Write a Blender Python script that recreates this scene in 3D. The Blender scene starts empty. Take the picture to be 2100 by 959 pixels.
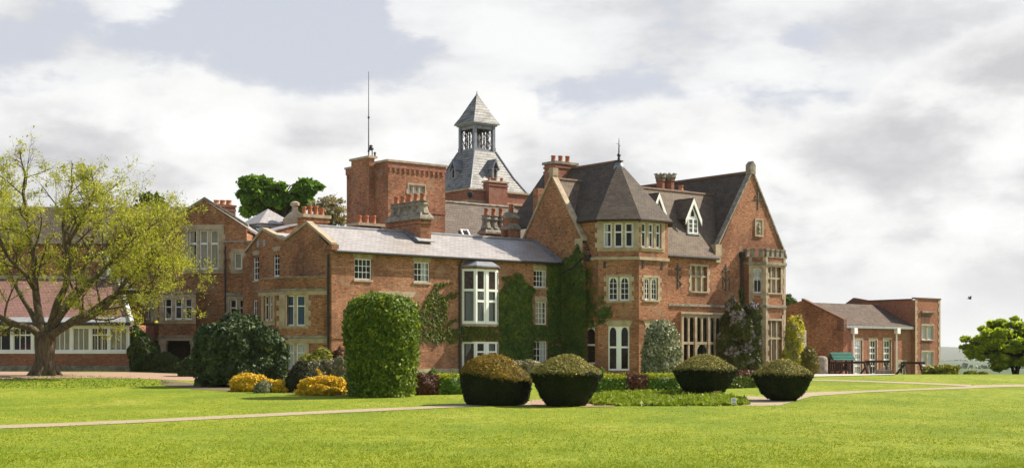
import bpy, math, random
import numpy as np
from mathutils import Vector, noise as mnoise

SC = bpy.context.scene
COL = SC.collection
RNG = np.random.default_rng(7)
R = math.radians

# ------------------------------------------------------------------ camera
F, HX, HY, EYE = 2917.0, 1050.0, 735.0, 1.7          # focal length in photo pixels, horizon row, eye height
cam_d = bpy.data.cameras.new('camera')
cam = bpy.data.objects.new('camera', cam_d)
COL.objects.link(cam)
cam.location = (0, 0, EYE)
cam.rotation_euler = (R(90), 0, 0)
cam_d.sensor_fit = 'HORIZONTAL'
cam_d.sensor_width = 36.0
cam_d.lens = F / 2100.0 * 36.0
cam_d.shift_y = (HY - 479.5) / 2100.0
cam_d.clip_start = 0.5
cam_d.clip_end = 30000
SC.camera = cam

# ------------------------------------------------------------------ light and exposure
SUN_EL, SUN_AZ = R(41), R(-22)                         # azimuth measured from +X towards the camera
SKY_STRENGTH = 0.1
sun_d = bpy.data.lights.new('sun', 'SUN')
sun_d.energy = 5.0
sun_d.angle = R(0.6)
sun_d.color = (1.0, 0.91, 0.76)
sun = bpy.data.objects.new('sun', sun_d)
COL.objects.link(sun)
TO_SUN = Vector((math.cos(SUN_EL) * math.cos(SUN_AZ), -math.cos(SUN_EL) * math.sin(SUN_AZ), math.sin(SUN_EL)))
sun.rotation_euler = TO_SUN.to_track_quat('Z', 'Y').to_euler()
sun.location = (60, -20, 80)
SC.view_settings.view_transform = 'Standard'
SC.view_settings.look = 'None'
SC.view_settings.exposure = 0.78
SC.view_settings.gamma = 1.0
SC.view_settings.use_curve_mapping = False
SC.render.engine = 'CYCLES'
SC.cycles.use_denoising = True
SC.cycles.denoising_prefilter = 'NONE'
SC.cycles.denoising_input_passes = 'RGB_ALBEDO_NORMAL'
SC.cycles.max_bounces = 6
SC.cycles.diffuse_bounces = 3
SC.cycles.glossy_bounces = 3
SC.cycles.transmission_bounces = 4
SC.cycles.transparent_max_bounces = 12
SC.cycles.volume_bounces = 1
SC.cycles.caustics_reflective = False
SC.cycles.caustics_refractive = False
SC.cycles.sample_clamp_indirect = 6.0


class NT:
    """small helper round a node tree"""
    def __init__(self, tree):
        self.t = tree
        self.n = tree.nodes
        self.l = tree.links

    def node(self, kind, **kw):
        nd = self.n.new(kind)
        for k, val in kw.items():
            setattr(nd, k, val)
        return nd

    def put(self, sock, val):
        if hasattr(val, 'is_output'):
            self.l.new(val, sock)
        elif val is not None:
            sock.default_value = val

    def math(self, op, a, b=None, c=None, clamp=False):
        nd = self.node('ShaderNodeMath', operation=op, use_clamp=clamp)
        self.put(nd.inputs[0], a)
        if b is not None:
            self.put(nd.inputs[1], b)
        if c is not None:
            self.put(nd.inputs[2], c)
        return nd.outputs[0]

    def smooth(self, x, lo, hi, a=0.0, b=1.0):
        nd = self.node('ShaderNodeMapRange', interpolation_type='SMOOTHSTEP')
        self.put(nd.inputs[0], x)
        for i, val in enumerate((lo, hi, a, b)):
            self.put(nd.inputs[i + 1], val)
        return nd.outputs[0]

    def mix(self, f, a, b, blend='MIX'):
        nd = self.node('ShaderNodeMix', data_type='RGBA', blend_type=blend)
        nd.clamp_factor = True
        self.put(nd.inputs[0], f)
        for i, val in ((6, a), (7, b)):
            if isinstance(val, (tuple, list)) and len(val) == 3:
                val = (*val, 1.0)
            self.put(nd.inputs[i], val)
        return nd.outputs[2]

    def noise(self, vec, scale, detail=4.0, rough=0.55, dist=0.0, out=0):
        nd = self.node('ShaderNodeTexNoise')
        if vec is not None:
            self.l.new(vec, nd.inputs['Vector'])
        nd.inputs['Scale'].default_value = scale
        nd.inputs['Detail'].default_value = detail
        nd.inputs['Roughness'].default_value = rough
        nd.inputs['Distortion'].default_value = dist
        return nd.outputs[out]

    def mapping(self, vec, scale=(1, 1, 1), rot=(0, 0, 0), loc=(0, 0, 0)):
        nd = self.node('ShaderNodeMapping')
        self.l.new(vec, nd.inputs[0])
        nd.inputs['Scale'].default_value = scale
        nd.inputs['Rotation'].default_value = rot
        nd.inputs['Location'].default_value = loc
        return nd.outputs[0]

    def ramp(self, f, stops, interp='LINEAR'):
        nd = self.node('ShaderNodeValToRGB')
        nd.color_ramp.interpolation = interp
        el = nd.color_ramp.elements
        while len(el) < len(stops):
            el.new(0.5)
        for e, (p, c) in zip(el, stops):
            e.position = p
            e.color = (*c, 1.0) if len(c) == 3 else c
        self.put(nd.inputs[0], f)
        return nd.outputs[0]

    def curve(self, x, pts):
        nd = self.node('ShaderNodeFloatCurve')
        cv = nd.mapping.curves[0]
        cv.points[0].location = pts[0]
        cv.points[1].location = pts[-1]
        for p in pts[1:-1]:
            cv.points.new(*p)
        nd.mapping.update()
        self.put(nd.inputs['Value'], x)
        return nd.outputs[0]


# ------------------------------------------------------------------ sky
world = bpy.data.worlds.new('World')
SC.world = world
world.use_nodes = True
w = NT(world.node_tree)
w.n.clear()
sky = w.node('ShaderNodeTexSky', sky_type='NISHITA')
sky.sun_disc = False
sky.sun_elevation = SUN_EL
sky.sun_rotation = R(90) + SUN_AZ
sky.air_density = 1.0
sky.dust_density = 1.5
tc = w.node('ShaderNodeTexCoord')
sp = w.node('ShaderNodeSeparateXYZ')
w.l.new(tc.outputs['Generated'], sp.inputs[0])
dx, dy, dz = sp.outputs
ady = w.math('MAXIMUM', w.math('ABSOLUTE', dy), 0.06)
az = w.math('DIVIDE', dx, ady)                         # tangent of the azimuth
hor = w.math('SQRT', w.math('ADD', w.math('MULTIPLY', dx, dx), w.math('MULTIPLY', dy, dy)))
el = w.math('DIVIDE', dz, w.math('MAXIMUM', hor, 0.02))  # tangent of the elevation
cb = w.node('ShaderNodeCombineXYZ')
w.put(cb.inputs[0], w.math('MULTIPLY', az, 5.0))
w.put(cb.inputs[1], w.math('MULTIPLY', el, 8.5))
w.put(cb.inputs[2], w.math('MULTIPLY', dy, 0.5))
cv = cb.outputs[0]
n_big = w.noise(cv, 1.7, 9.0, 0.56, 0.1)
n_mid = w.noise(w.mapping(cv, (1, 1.15, 1), loc=(3.1, 1.7, 0)), 2.8, 9.0, 0.58, 0.15)
n_str = w.noise(w.mapping(cv, (0.8, 1.3, 1), rot=(0, 0, R(-6)), loc=(8, 2, 0)), 1.9, 9.0, 0.58, 0.1)
azn = w.math('ADD', w.math('MULTIPLY', az, 1.25), 0.5)   # -0.4..0.4 -> 0..1


def AZ(px):
    return (px - HX) / F * 1.25 + 0.5


def EL(py):
    return (HY - py) / F / 0.3


bank = w.curve(azn, [(0, EL(215))] + [(AZ(a), EL(b)) for a, b in (
    (0, 215), (190, 172), (330, 140), (430, 124), (520, 158), (640, 186), (760, 186), (860, 172), (1000, 168),
    (1085, 180), (1115, 232), (1230, 222), (1350, 190), (1600, 205), (1750, 208), (1800, 160), (1900, 90), (2100, 40))] + [(1, EL(20))])
edge = w.math('SUBTRACT', w.math('ADD', w.math('MULTIPLY', bank, 0.3), w.math('MULTIPLY', w.math('SUBTRACT', n_mid, 0.5), 0.075)), el)
m_bank = w.smooth(edge, -0.006, 0.014)
cov = w.curve(azn, [(0, .62)] + [(AZ(a), b) for a, b in ((0, .62), (250, .60), (420, .42), (520, .26), (720, .30), (820, .56), (1000, .64), (1300, .62), (1600, .60), (2000, .66))] + [(1, .66)])
hi_n = w.math('ADD', w.math('MULTIPLY', n_big, 0.45), w.math('MULTIPLY', n_str, 0.55))
hi_in = w.math('SUBTRACT', w.math('ADD', hi_n, cov), 1.06)
hi_in = w.math('ADD', hi_in, w.math('MULTIPLY', w.math('SUBTRACT', el, 0.215), 1.6))
m_hi = w.smooth(hi_in, -0.035, 0.055)
m_cloud = w.math('MAXIMUM', m_bank, w.math('MULTIPLY', m_hi, 0.85))
n_puff = w.noise(w.mapping(cv, (1, 1.3, 1), loc=(5.3, .4, 0)), 1.5, 8.0, 0.55, 0.1)
cl_n = w.mix(m_bank, w.math('ADD', w.math('MULTIPLY', n_puff, 0.5), w.math('MULTIPLY', n_str, 0.5)), n_puff)
c_cloud = w.ramp(cl_n, [(0.37, (.36, .36, .372)), (0.46, (.44, .44, .446)), (0.53, (.535, .535, .533)), (.61, (.59, .59, .584))])
c_cloud = w.mix(1.0, c_cloud, (10, 10, 10), 'MULTIPLY')
c_gap = w.mix(0.93, sky.outputs[0], (3.7, 3.84, 4.28))
rim = w.math('MULTIPLY', w.smooth(edge, .002, .045, 1, 0), w.math('MULTIPLY', m_bank, .85))
c_cloud = w.mix(rim, c_cloud, (5.7, 5.7, 5.66))
low = w.smooth(el, 0.0, 0.09)
c_cloud = w.mix(low, (5.0, 5.0, 5.06), c_cloud)
c_view = w.mix(m_cloud, c_gap, c_cloud)
zen = w.smooth(el, 0.34, 0.80)
zen_cl = w.smooth(n_big, 0.48, 0.66)
c_zen = w.mix(w.math('MULTIPLY', zen_cl, 0.75), sky.outputs[0], (4.4, 4.4, 4.4))
back = w.smooth(dy, -.25, .25)                          # broken cloud and more blue behind the viewer
c_back = w.mix(w.smooth(n_big, .40, .56, .35, .95), sky.outputs[0], (4.7, 4.65, 4.5))
c_view = w.mix(back, c_back, c_view)
c_all = w.mix(zen, c_view, c_zen)
bg = w.node('ShaderNodeBackground')
w.l.new(c_all, bg.inputs[0])
bg.inputs[1].default_value = SKY_STRENGTH
wo = w.node('ShaderNodeOutputWorld')
w.l.new(bg.outputs[0], wo.inputs[0])

# ------------------------------------------------------------------ materials
MATS = {}


def new_mat(name):
    m = bpy.data.materials.new(name)
    m.use_nodes = True
    t = NT(m.node_tree)
    t.n.clear()
    out = t.node('ShaderNodeOutputMaterial')
    p = t.node('ShaderNodeBsdfPrincipled')
    t.l.new(p.outputs[0], out.inputs[0])
    MATS[name] = m
    return m, t, p, out


def bump(t, p, h, strength=0.4, dist=0.02):
    b = t.node('ShaderNodeBump')
    b.inputs['Strength'].default_value = strength
    b.inputs['Distance'].default_value = dist
    t.l.new(h, b.inputs['Height'])
    t.l.new(b.outputs[0], p.inputs['Normal'])


def m_brick(name, c1, c2, dark, mortar, blotch=0.55, stain=0.35):
    m, t, p, o = new_mat(name)
    uv = t.node('ShaderNodeUVMap').outputs[0]
    br = t.node('ShaderNodeTexBrick')
    t.l.new(uv, br.inputs['Vector'])
    br.offset = 0.5
    for k, val in (('Scale', 1.0), ('Brick Width', 0.235), ('Row Height', 0.080), ('Mortar Size', 0.009), ('Bias', 0.0)):
        br.inputs[k].default_value = val
    br.inputs['Color1'].default_value = (*c1, 1)
    br.inputs['Color2'].default_value = (*c2, 1)
    br.inputs['Mortar'].default_value = (*mortar, 1)
    n1 = t.noise(t.mapping(uv, (2.6, 7.5, 1)), 1.0, 3.0, 0.6)      # patches a few bricks long
    n2 = t.noise(uv, 0.45, 5.0, 0.6)                                # weathering
    n3 = t.noise(t.mapping(uv, (4.4, 12.5, 1), loc=(5, 3, 0)), 1.0, 1.0, 0.5)
    c = t.mix(t.smooth(n1, 0.50, 0.68, 0, blotch), br.outputs[0], dark)
    c = t.mix(t.smooth(n3, 0.58, 0.68, 0, 0.7), c, tuple(min(1, x * 1.75 + .04) for x in c1))
    n4 = t.noise(t.mapping(uv, (1.6, 0.22, 1), loc=(1, 7, 0)), 1.0, 4.0, 0.6)   # rain streaks
    c = t.mix(t.smooth(n4, 0.56, 0.76, 0, stain * .8), c, tuple(x * .45 for x in dark))
    c = t.mix(t.smooth(n2, 0.44, 0.60, 0, stain), c, tuple(x * .7 for x in dark))
    n5 = t.noise(uv, 0.9, 3.0, 0.55)                                # lighter re-pointed areas
    c = t.mix(t.smooth(n5, 0.56, 0.66, 0, .35), c, tuple(x * .9 for x in mortar))
    t.l.new(c, p.inputs['Base Color'])
    p.inputs['Roughness'].default_value = 0.9
    p.inputs['Specular IOR Level'].default_value = 0.2
    h = t.math('ADD', t.math('MULTIPLY', br.outputs['Fac'], -0.6), n1)
    bump(t, p, h, 0.5, 0.02)
    return m


m_brick('brick_orange', (.36, .139, .068), (.245, .083, .042), (.13, .050, .028), (.46, .33, .21), .8, .5)
m_brick('brick_pink', (.37, .148, .078), (.26, .097, .052), (.16, .066, .038), (.47, .34, .23), .8, .5)
m_brick('brick_brown', (.38, .162, .072), (.25, .098, .046), (.11, .050, .030), (.40, .28, .17), .8, .5)
m_brick('brick_dark', (.20, .088, .055), (.15, .066, .042), (.09, .045, .032), (.18, .13, .10), .5, .4)
m_brick('brick_red', (.33, .115, .062), (.26, .085, .048), (.18, .065, .042), (.34, .24, .18), .5, .25)


def m_tile(name, c1, c2, c3, row=0.20, width=0.24, lichen=(.30, .28, .22), lich=0.3, rough=0.75, spec=0.3, stain=.5):
    m, t, p, o = new_mat(name)
    uv = t.node('ShaderNodeUVMap').outputs[0]
    br = t.node('ShaderNodeTexBrick')
    t.l.new(uv, br.inputs['Vector'])
    for k, val in (('Scale', 1.0), ('Brick Width', width), ('Row Height', row), ('Mortar Size', 0.012), ('Bias', -0.1)):
        br.inputs[k].default_value = val
    br.inputs['Color1'].default_value = (*c1, 1)
    br.inputs['Color2'].default_value = (*c2, 1)
    br.inputs['Mortar'].default_value = (*[x * .45 for x in c2], 1)
    n1 = t.noise(t.mapping(uv, (1.2, 2.4, 1)), 1.0, 5.0, 0.65)
    n2 = t.noise(uv, 0.55, 4.0, 0.6)
    c = t.mix(t.smooth(n1, 0.46, 0.64, 0, stain), br.outputs[0], c3)
    c = t.mix(t.smooth(n2, 0.50, 0.70, 0, lich), c, lichen)
    sxy = t.node('ShaderNodeSeparateXYZ')
    t.l.new(uv, sxy.inputs[0])
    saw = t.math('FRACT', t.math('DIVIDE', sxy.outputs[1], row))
    c = t.mix(t.smooth(saw, 0.0, 0.30, .75, 0), c, tuple(x * .30 for x in c2))  # shadow at each tile course, painted into the colour
    t.l.new(c, p.inputs['Base Color'])
    p.inputs['Roughness'].default_value = rough
    p.inputs['Specular IOR Level'].default_value = spec
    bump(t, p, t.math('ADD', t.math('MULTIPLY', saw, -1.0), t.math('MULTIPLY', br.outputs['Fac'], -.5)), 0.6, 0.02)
    return m


m_tile('slate_grey', (.42, .385, .36), (.33, .30, .285), (.24, .205, .19), .26, .34, (.54, .50, .455), .35, .36, .8, .5)
m_tile('tile_brown', (.165, .120, .090), (.105, .080, .062), (.22, .160, .118), .19, .24, (.18, .155, .105), .45, .8, .25, .45)
m_tile('tile_dark', (.105, .080, .061), (.062, .050, .042), (.140, .105, .078), .19, .24, (.13, .115, .075), .40, .8, .25, .45)
m_tile('tile_grey', (.165, .130, .104), (.11, .088, .073), (.085, .068, .056), .20, .26, (.21, .185, .15), .4, .8, .3, .5)
m_tile('tile_pink', (.28, .155, .125), (.225, .118, .096), (.18, .10, .082), .24, .24, (.24, .16, .13), .3, .8, .2, .5)
m_tile('shingle_lead', (.27, .27, .265), (.18, .18, .18), (.075, .072, .068), .26, .34, (.36, .35, .32), .5, .6, .4, .9)
m_tile('tile_mottled', (.17, .122, .092), (.095, .070, .056), (.06, .045, .038), .17, .2, (.18, .14, .105), .5, .85, .2, .5)


def m_plain(name, c, rough=0.6, spec=0.3, var=0.15, scale=3.0, metallic=0.0, c2=None, streak=0.0, bmp=0.0):
    m, t, p, o = new_mat(name)
    tcn = t.node('ShaderNodeTexCoord').outputs['Object']
    n1 = t.noise(tcn, scale, 5.0, 0.6)
    c2 = c2 or tuple(x * (1 - 2.2 * var) for x in c)
    col = t.mix(t.smooth(n1, 0.38, 0.68), c, c2)
    if streak:
        n2 = t.noise(t.mapping(tcn, (3.0, 3.0, .35)), 1.0, 4.0, 0.65)
        col = t.mix(t.smooth(n2, 0.5, 0.75, 0, streak), col, tuple(x * .45 for x in c))
    t.l.new(col, p.inputs['Base Color'])
    p.inputs['Roughness'].default_value = rough
    p.inputs['Specular IOR Level'].default_value = spec
    p.inputs['Metallic'].default_value = metallic
    if bmp:
        bump(t, p, t.noise(tcn, scale * 6, 4.0, .6), bmp, .03)
    return m


m_plain('stone', (.46, .375, .265), .85, .2, .14, 2.2, c2=(.33, .255, .175), streak=.35, bmp=.25)
m_plain('stone_grey', (.33, .29, .235), .9, .2, .2, 3.0, c2=(.17, .15, .12), streak=.6, bmp=.4)
m_plain('white_paint', (.88, .88, .87), .45, .4, .03, 1.5)
m_plain('lead', (.24, .255, .29), .5, .4, .15, 3.0, metallic=.2, streak=.3)
m_plain('lead_pale', (.36, .37, .38), .6, .3, .12, 3.0, streak=.4)
m_plain('black_iron', (.025, .026, .03), .45, .4, .1)
m_plain('grey_iron', (.10, .095, .09), .6, .4, .2, 6.0)
m_plain('terracotta', (.40, .145, .075), .8, .2, .12, 4.0)
m_plain('terracotta_pale', (.52, .235, .12), .8, .2, .12, 4.0)
m_plain('curtain_white', (.82, .82, .82), .9, .1, .05, 2.0)
m_plain('curtain_cream', (.62, .56, .46), .9, .1, .07, 2.0)
m_plain('blind_blue', (.050, .12, .205), .8, .2, .05, 2.0)
m_plain('timber_dark', (.055, .034, .025), .8, .2, .2, 4.0)
m_plain('green_roof', (.030, .165, .12), .6, .3, .10, 2.0)
m_plain('card_orange', (.62, .33, .17), .8, .2, .05)
m_plain('ridge_tile', (.19, .125, .09), .8, .2, .15, 3.0)
m_plain('ink_grey', (.20, .20, .21), .8, .2, .05)
m_plain('red_cloth', (.42, .02, .025), .8, .2, .1)
m_plain('grass_core', (.045, .07, .015), .9, .1, .2, 2.0)


def m_glass(name, tint=(.52, .55, .55)):
    m, t, p, o = new_mat(name)
    t.n.remove(p)
    tr = t.node('ShaderNodeBsdfTransparent')
    tr.inputs[0].default_value = (*tint, 1)
    gl = t.node('ShaderNodeBsdfGlossy')
    gl.inputs['Roughness'].default_value = 0.03
    gl.inputs[0].default_value = (.9, .93, .95, 1)
    fr = t.node('ShaderNodeFresnel')
    fr.inputs['IOR'].default_value = 1.5
    mx = t.node('ShaderNodeMixShader')
    tcn = t.node('ShaderNodeTexCoord').outputs['Object']
    b = t.node('ShaderNodeBump')
    b.inputs['Strength'].default_value = 0.12
    b.inputs['Distance'].default_value = 0.05
    t.l.new(t.noise(tcn, 1.3, 2.0, .5), b.inputs['Height'])
    t.l.new(b.outputs[0], gl.inputs['Normal'])
    t.l.new(t.math('MULTIPLY', fr.outputs[0], .5), mx.inputs[0])
    t.l.new(tr.outputs[0], mx.inputs[1])
    t.l.new(gl.outputs[0], mx.inputs[2])
    t.l.new(mx.outputs[0], o.inputs[0])
    return m


m_glass('glass', (.50, .53, .53))
m_glass('glass_clear', (.86, .88, .88))


def m_leaf(name, stops, trans=0.28, rough=0.55, spec=0.25, clump=0.35, cscale=1.2):
    """leaf colour varies from leaf to leaf and, more slowly, from spray to spray"""
    m, t, p, o = new_mat(name)
    geo = t.node('ShaderNodeNewGeometry')
    rnd = geo.outputs['Random Per Island']
    tcn = t.node('ShaderNodeTexCoord').outputs['Object']
    n1 = t.smooth(t.noise(tcn, cscale, 3.0, .6), 0.3, 0.7)
    f = t.math('ADD', t.math('MULTIPLY', rnd, 1 - clump), t.math('MULTIPLY', n1, clump))
    c = t.ramp(f, stops)
    t.l.new(c, p.inputs['Base Color'])
    p.inputs['Roughness'].default_value = rough
    p.inputs['Specular IOR Level'].default_value = spec
    tl = t.node('ShaderNodeBsdfTranslucent')
    t.l.new(t.mix(.5, c, (1.0, .9, .35), 'MULTIPLY'), tl.inputs[0])
    mx = t.node('ShaderNodeMixShader')
    mx.inputs[0].default_value = trans
    t.l.new(p.outputs[0], mx.inputs[1])
    t.l.new(tl.outputs[0], mx.inputs[2])
    t.l.new(mx.outputs[0], o.inputs[0])
    return m


m_leaf('leaf_yew_shaded', [(0, (.010, .018, .006)), (.6, (.022, .034, .010)), (1, (.05, .055, .014))], .06, .75, .15)  # yew flanks, with their shade put into the leaf colour
m_leaf('leaf_yew_gold_lit', [(0, (.09, .075, .011)), (.4, (.21, .15, .016)), (.75, (.33, .21, .022)), (1, (.42, .26, .03))], .15, .7)
m_leaf('leaf_yew_olive_lit', [(0, (.12, .115, .022)), (.4, (.23, .21, .045)), (.75, (.31, .27, .065)), (1, (.40, .32, .08))], .15, .7)  # lighter leaf colours for the lit yew domes
m_leaf('leaf_yew_dark', [(0, (.018, .030, .010)), (.6, (.036, .050, .014)), (1, (.075, .085, .018))], .10, .7)
m_leaf('leaf_column', [(0, (.040, .085, .010)), (.45, (.105, .175, .016)), (.8, (.23, .30, .024)), (1, (.40, .42, .05))], .32, .5, .22, .3, 2.5)
m_leaf('leaf_box', [(0, (.045, .11, .012)), (.6, (.10, .20, .018)), (1, (.21, .29, .025))], .28)
m_leaf('leaf_copper', [(0, (.05, .022, .014)), (.5, (.105, .042, .026)), (.85, (.19, .075, .045)), (1, (.13, .12, .03))], .2)
m_leaf('leaf_limehedge', [(0, (.20, .27, .015)), (.6, (.36, .40, .02)), (1, (.50, .46, .03))], .3)
m_leaf('leaf_rhodo', [(0, (.020, .038, .012)), (.55, (.046, .075, .022)), (.85, (.11, .15, .05)), (1, (.22, .25, .11))], .15, .55, .22)
m_leaf('leaf_azalea', [(0, (.50, .29, .012)), (.45, (.74, .48, .016)), (.75, (.80, .58, .05)), (.88, (.20, .21, .02)), (1, (.14, .17, .02))], .2)
m_leaf('leaf_variegated', [(0, (.07, .09, .04)), (.4, (.15, .18, .09)), (.65, (.32, .33, .19)), (.85, (.60, .57, .42)), (1, (.70, .66, .5))], .15)
m_leaf('leaf_creamshrub', [(0, (.13, .13, .05)), (.4, (.30, .27, .14)), (.8, (.52, .45, .29)), (1, (.6, .5, .38))], .15)
m_leaf('leaf_pinkshrub', [(0, (.10, .10, .05)), (.4, (.22, .20, .12)), (.8, (.42, .36, .25)), (1, (.5, .38, .3))], .15)
m_leaf('leaf_yellowshrub', [(0, (.10, .12, .015)), (.5, (.26, .27, .03)), (.85, (.42, .38, .05)), (1, (.5, .42, .08))], .2)
m_leaf('leaf_ivy', [(0, (.026, .058, .008)), (.5, (.075, .130, .013)), (.85, (.15, .195, .018)), (1, (.22, .22, .025))], .2, .5, .25, .5, .8)
m_leaf('leaf_creeper', [(0, (.05, .070, .010)), (.5, (.10, .125, .014)), (.85, (.165, .18, .018)), (1, (.22, .18, .02))], .18, .6, .2, .5, .8)
m_leaf('leaf_wisteria', [(0, (.028, .042, .010)), (.5, (.062, .075, .014)), (.85, (.12, .11, .02)), (1, (.17, .14, .03))], .18)
m_leaf('flower_lilac', [(0, (.20, .17, .22)), (.6, (.32, .27, .34)), (1, (.46, .40, .46))], .2)
m_leaf('leaf_goldclimber', [(0, (.26, .28, .02)), (.4, (.50, .48, .04)), (.8, (.68, .60, .10)), (1, (.72, .62, .3))], .45)
m_leaf('leaf_cherry', [(0, (.24, .29, .028)), (.45, (.40, .43, .040)), (.8, (.55, .55, .065)), (1, (.50, .34, .06))], .40)
m_leaf('leaf_oak', [(0, (.04, .11, .010)), (.4, (.11, .23, .016)), (.8, (.25, .41, .028)), (1, (.38, .50, .05))], .42, .55, .25, .3, .5)
m_leaf('leaf_maple', [(0, (.16, .25, .014)), (.4, (.32, .44, .022)), (.75, (.44, .54, .03)), (1, (.66, .68, .10))], .62, .55, .25, .3, .8)
m_leaf('leaf_budding', [(0, (.20, .17, .08)), (.6, (.33, .28, .13)), (1, (.42, .36, .2))], .3)
m_leaf('leaf_darkgreen', [(0, (.025, .045, .012)), (.6, (.055, .085, .022)), (1, (.12, .15, .045))], .2)  # dark green leaves of the shrubs by the annexe and loggia
m_leaf('leaf_fern', [(0, (.04, .085, .015)), (.6, (.08, .15, .02)), (1, (.14, .20, .03))], .25)
m_leaf('leaf_cover', [(0, (.13, .20, .014)), (.6, (.25, .33, .02)), (1, (.36, .42, .04))], .3)
m_leaf('leaf_goldconifer', [(0, (.06, .065, .01)), (.5, (.15, .13, .018)), (1, (.30, .23, .03))], .15)
m_leaf('leaf_grass', [(0, (.10, .165, .010)), (.5, (.165, .235, .015)), (.9, (.24, .29, .025)), (1, (.30, .29, .07))], .25, .6, .2, .5, .5)
m_leaf('leaf_lawn', [(0, (.18, .255, .010)), (.5, (.25, .315, .014)), (.85, (.33, .37, .025)), (1, (.40, .39, .07))], .3, .6, .2, .45, .4)
m_leaf('leaf_darkcone', [(0, (.020, .026, .009)), (.6, (.040, .046, .014)), (1, (.085, .075, .02))], .08, .7)
m_leaf('leaf_valley', [(0, (.03, .05, .02)), (1, (.07, .09, .03))], .1)


def m_bark(name, c1, c2):
    m, t, p, o = new_mat(name)
    tcn = t.node('ShaderNodeTexCoord').outputs['Object']
    n1 = t.noise(t.mapping(tcn, (5, 5, 1.1)), 1.5, 6.0, .7)
    n2 = t.noise(tcn, .9, 4.0, .6)
    c = t.mix(t.smooth(n1, .35, .65), c1, c2)
    c = t.mix(t.smooth(n2, .52, .68, 0, .5), c, (.10, .115, .035))
    t.l.new(c, p.inputs['Base Color'])
    p.inputs['Roughness'].default_value = .95
    p.inputs['Specular IOR Level'].default_value = .1
    bump(t, p, n1, 1.0, .06)
    return m


m_bark('bark', (.17, .13, .085), (.065, .048, .032))
m_bark('bark_dark', (.075, .058, .042), (.032, .026, .020))


def m_ground():
    m, t, p, o = new_mat('lawn')
    tcn = t.node('ShaderNodeTexCoord').outputs['Object']
    sxy = t.node('ShaderNodeSeparateXYZ')
    t.l.new(tcn, sxy.inputs[0])
    y = sxy.outputs[1]
    n1 = t.noise(t.mapping(tcn, (.55, .30, 1)), .55, 5.0, .6)
    n2 = t.noise(t.mapping(tcn, (2.6, 1.0, 1)), 1.4, 5.0, .68)
    n3 = t.noise(t.mapping(tcn, (9, 4.5, 1)), 2.6, 4.0, .7)
    n4 = t.noise(t.mapping(tcn, (3.2, 1.1, 1), loc=(7, 3, 0)), 4.5, 3.0, .7)
    c = t.ramp(n1, [(.32, (.155, .225, .008)), (.45, (.235, .290, .010)), (.56, (.310, .345, .016)), (.68, (.41, .395, .060))])
    c = t.mix(t.smooth(n2, .46, .64, 0, .75), c, (.125, .195, .010))
    c = t.mix(t.smooth(n2, .30, .46, .60, 0), c, (.36, .34, .075))
    c = t.mix(t.smooth(n3, .44, .60, 0, .70), c, (.10, .155, .010))
    c = t.mix(t.smooth(n3, .32, .43, .55, 0), c, (.42, .39, .11))
    c = t.mix(t.smooth(n4, .50, .66, 0, .65), c, (.095, .150, .010))
    c = t.mix(t.smooth(n4, .30, .42, .5, 0), c, (.40, .38, .09))
    # farmland of the valley beyond the lawn
    f1 = t.node('ShaderNodeTexVoronoi')
    t.l.new(t.mapping(tcn, (.0035, .0016, 1)), f1.inputs['Vector'])
    f1.inputs['Scale'].default_value = 1.0
    fc = t.ramp(f1.outputs['Distance'], [(0, (.045, .088, .030)), (.35, (.058, .105, .032)), (.6, (.075, .10, .040)), (1, (.040, .075, .028))])
    c = t.mix(t.smooth(y, 124, 135), c, fc)
    t.l.new(c, p.inputs['Base Color'])
    p.inputs['Roughness'].default_value = .9
    p.inputs['Specular IOR Level'].default_value = .15
    bump(t, p, t.math('ADD', n3, t.math('MULTIPLY', n2, .6)), .9, .05)
    return m


m_ground()


def m_gravel(name, c1, c2, c3):
    m, t, p, o = new_mat(name)
    tcn = t.node('ShaderNodeTexCoord').outputs['Object']
    n1 = t.noise(tcn, 9.0, 5.0, .75)
    n2 = t.noise(tcn, .8, 4.0, .6)
    c = t.mix(t.smooth(n1, .38, .62), c1, c2)
    c = t.mix(t.smooth(n2, .46, .7, 0, .6), c, c3)
    t.l.new(c, p.inputs['Base Color'])
    p.inputs['Roughness'].default_value = .95
    bump(t, p, n1, .8, .03)
    return m


m_gravel('gravel', (.40, .315, .215), (.31, .24, .155), (.27, .24, .09))
m_gravel('gravel_pink', (.40, .265, .185), (.30, .19, .13), (.34, .25, .16))
m_gravel('soil', (.16, .115, .07), (.11, .08, .05), (.13, .12, .04))
m_gravel('paving', (.50, .46, .42), (.42, .38, .34), (.46, .40, .36))
m_gravel('hill_wood', (.050, .066, .030), (.032, .046, .022), (.075, .095, .035))
MATS['gravel'].use_nodes = True
# ------------------------------------------------------------------ geometry helpers
def tag(o, label=None, cat=None, group=None, kind=None):
    for k, val in (('label', label), ('category', cat), ('group', group), ('kind', kind)):
        if val:
            o[k] = val
    return o


def link(o, parent=None):
    COL.objects.link(o)
    if parent is not None:
        o.parent = parent
    return o


def empty(name, loc=(0, 0, 0), rz=0.0):
    o = bpy.data.objects.new(name, None)
    o.location = loc
    o.rotation_euler = (0, 0, rz)
    o.empty_display_size = 0.3
    return link(o)


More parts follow.
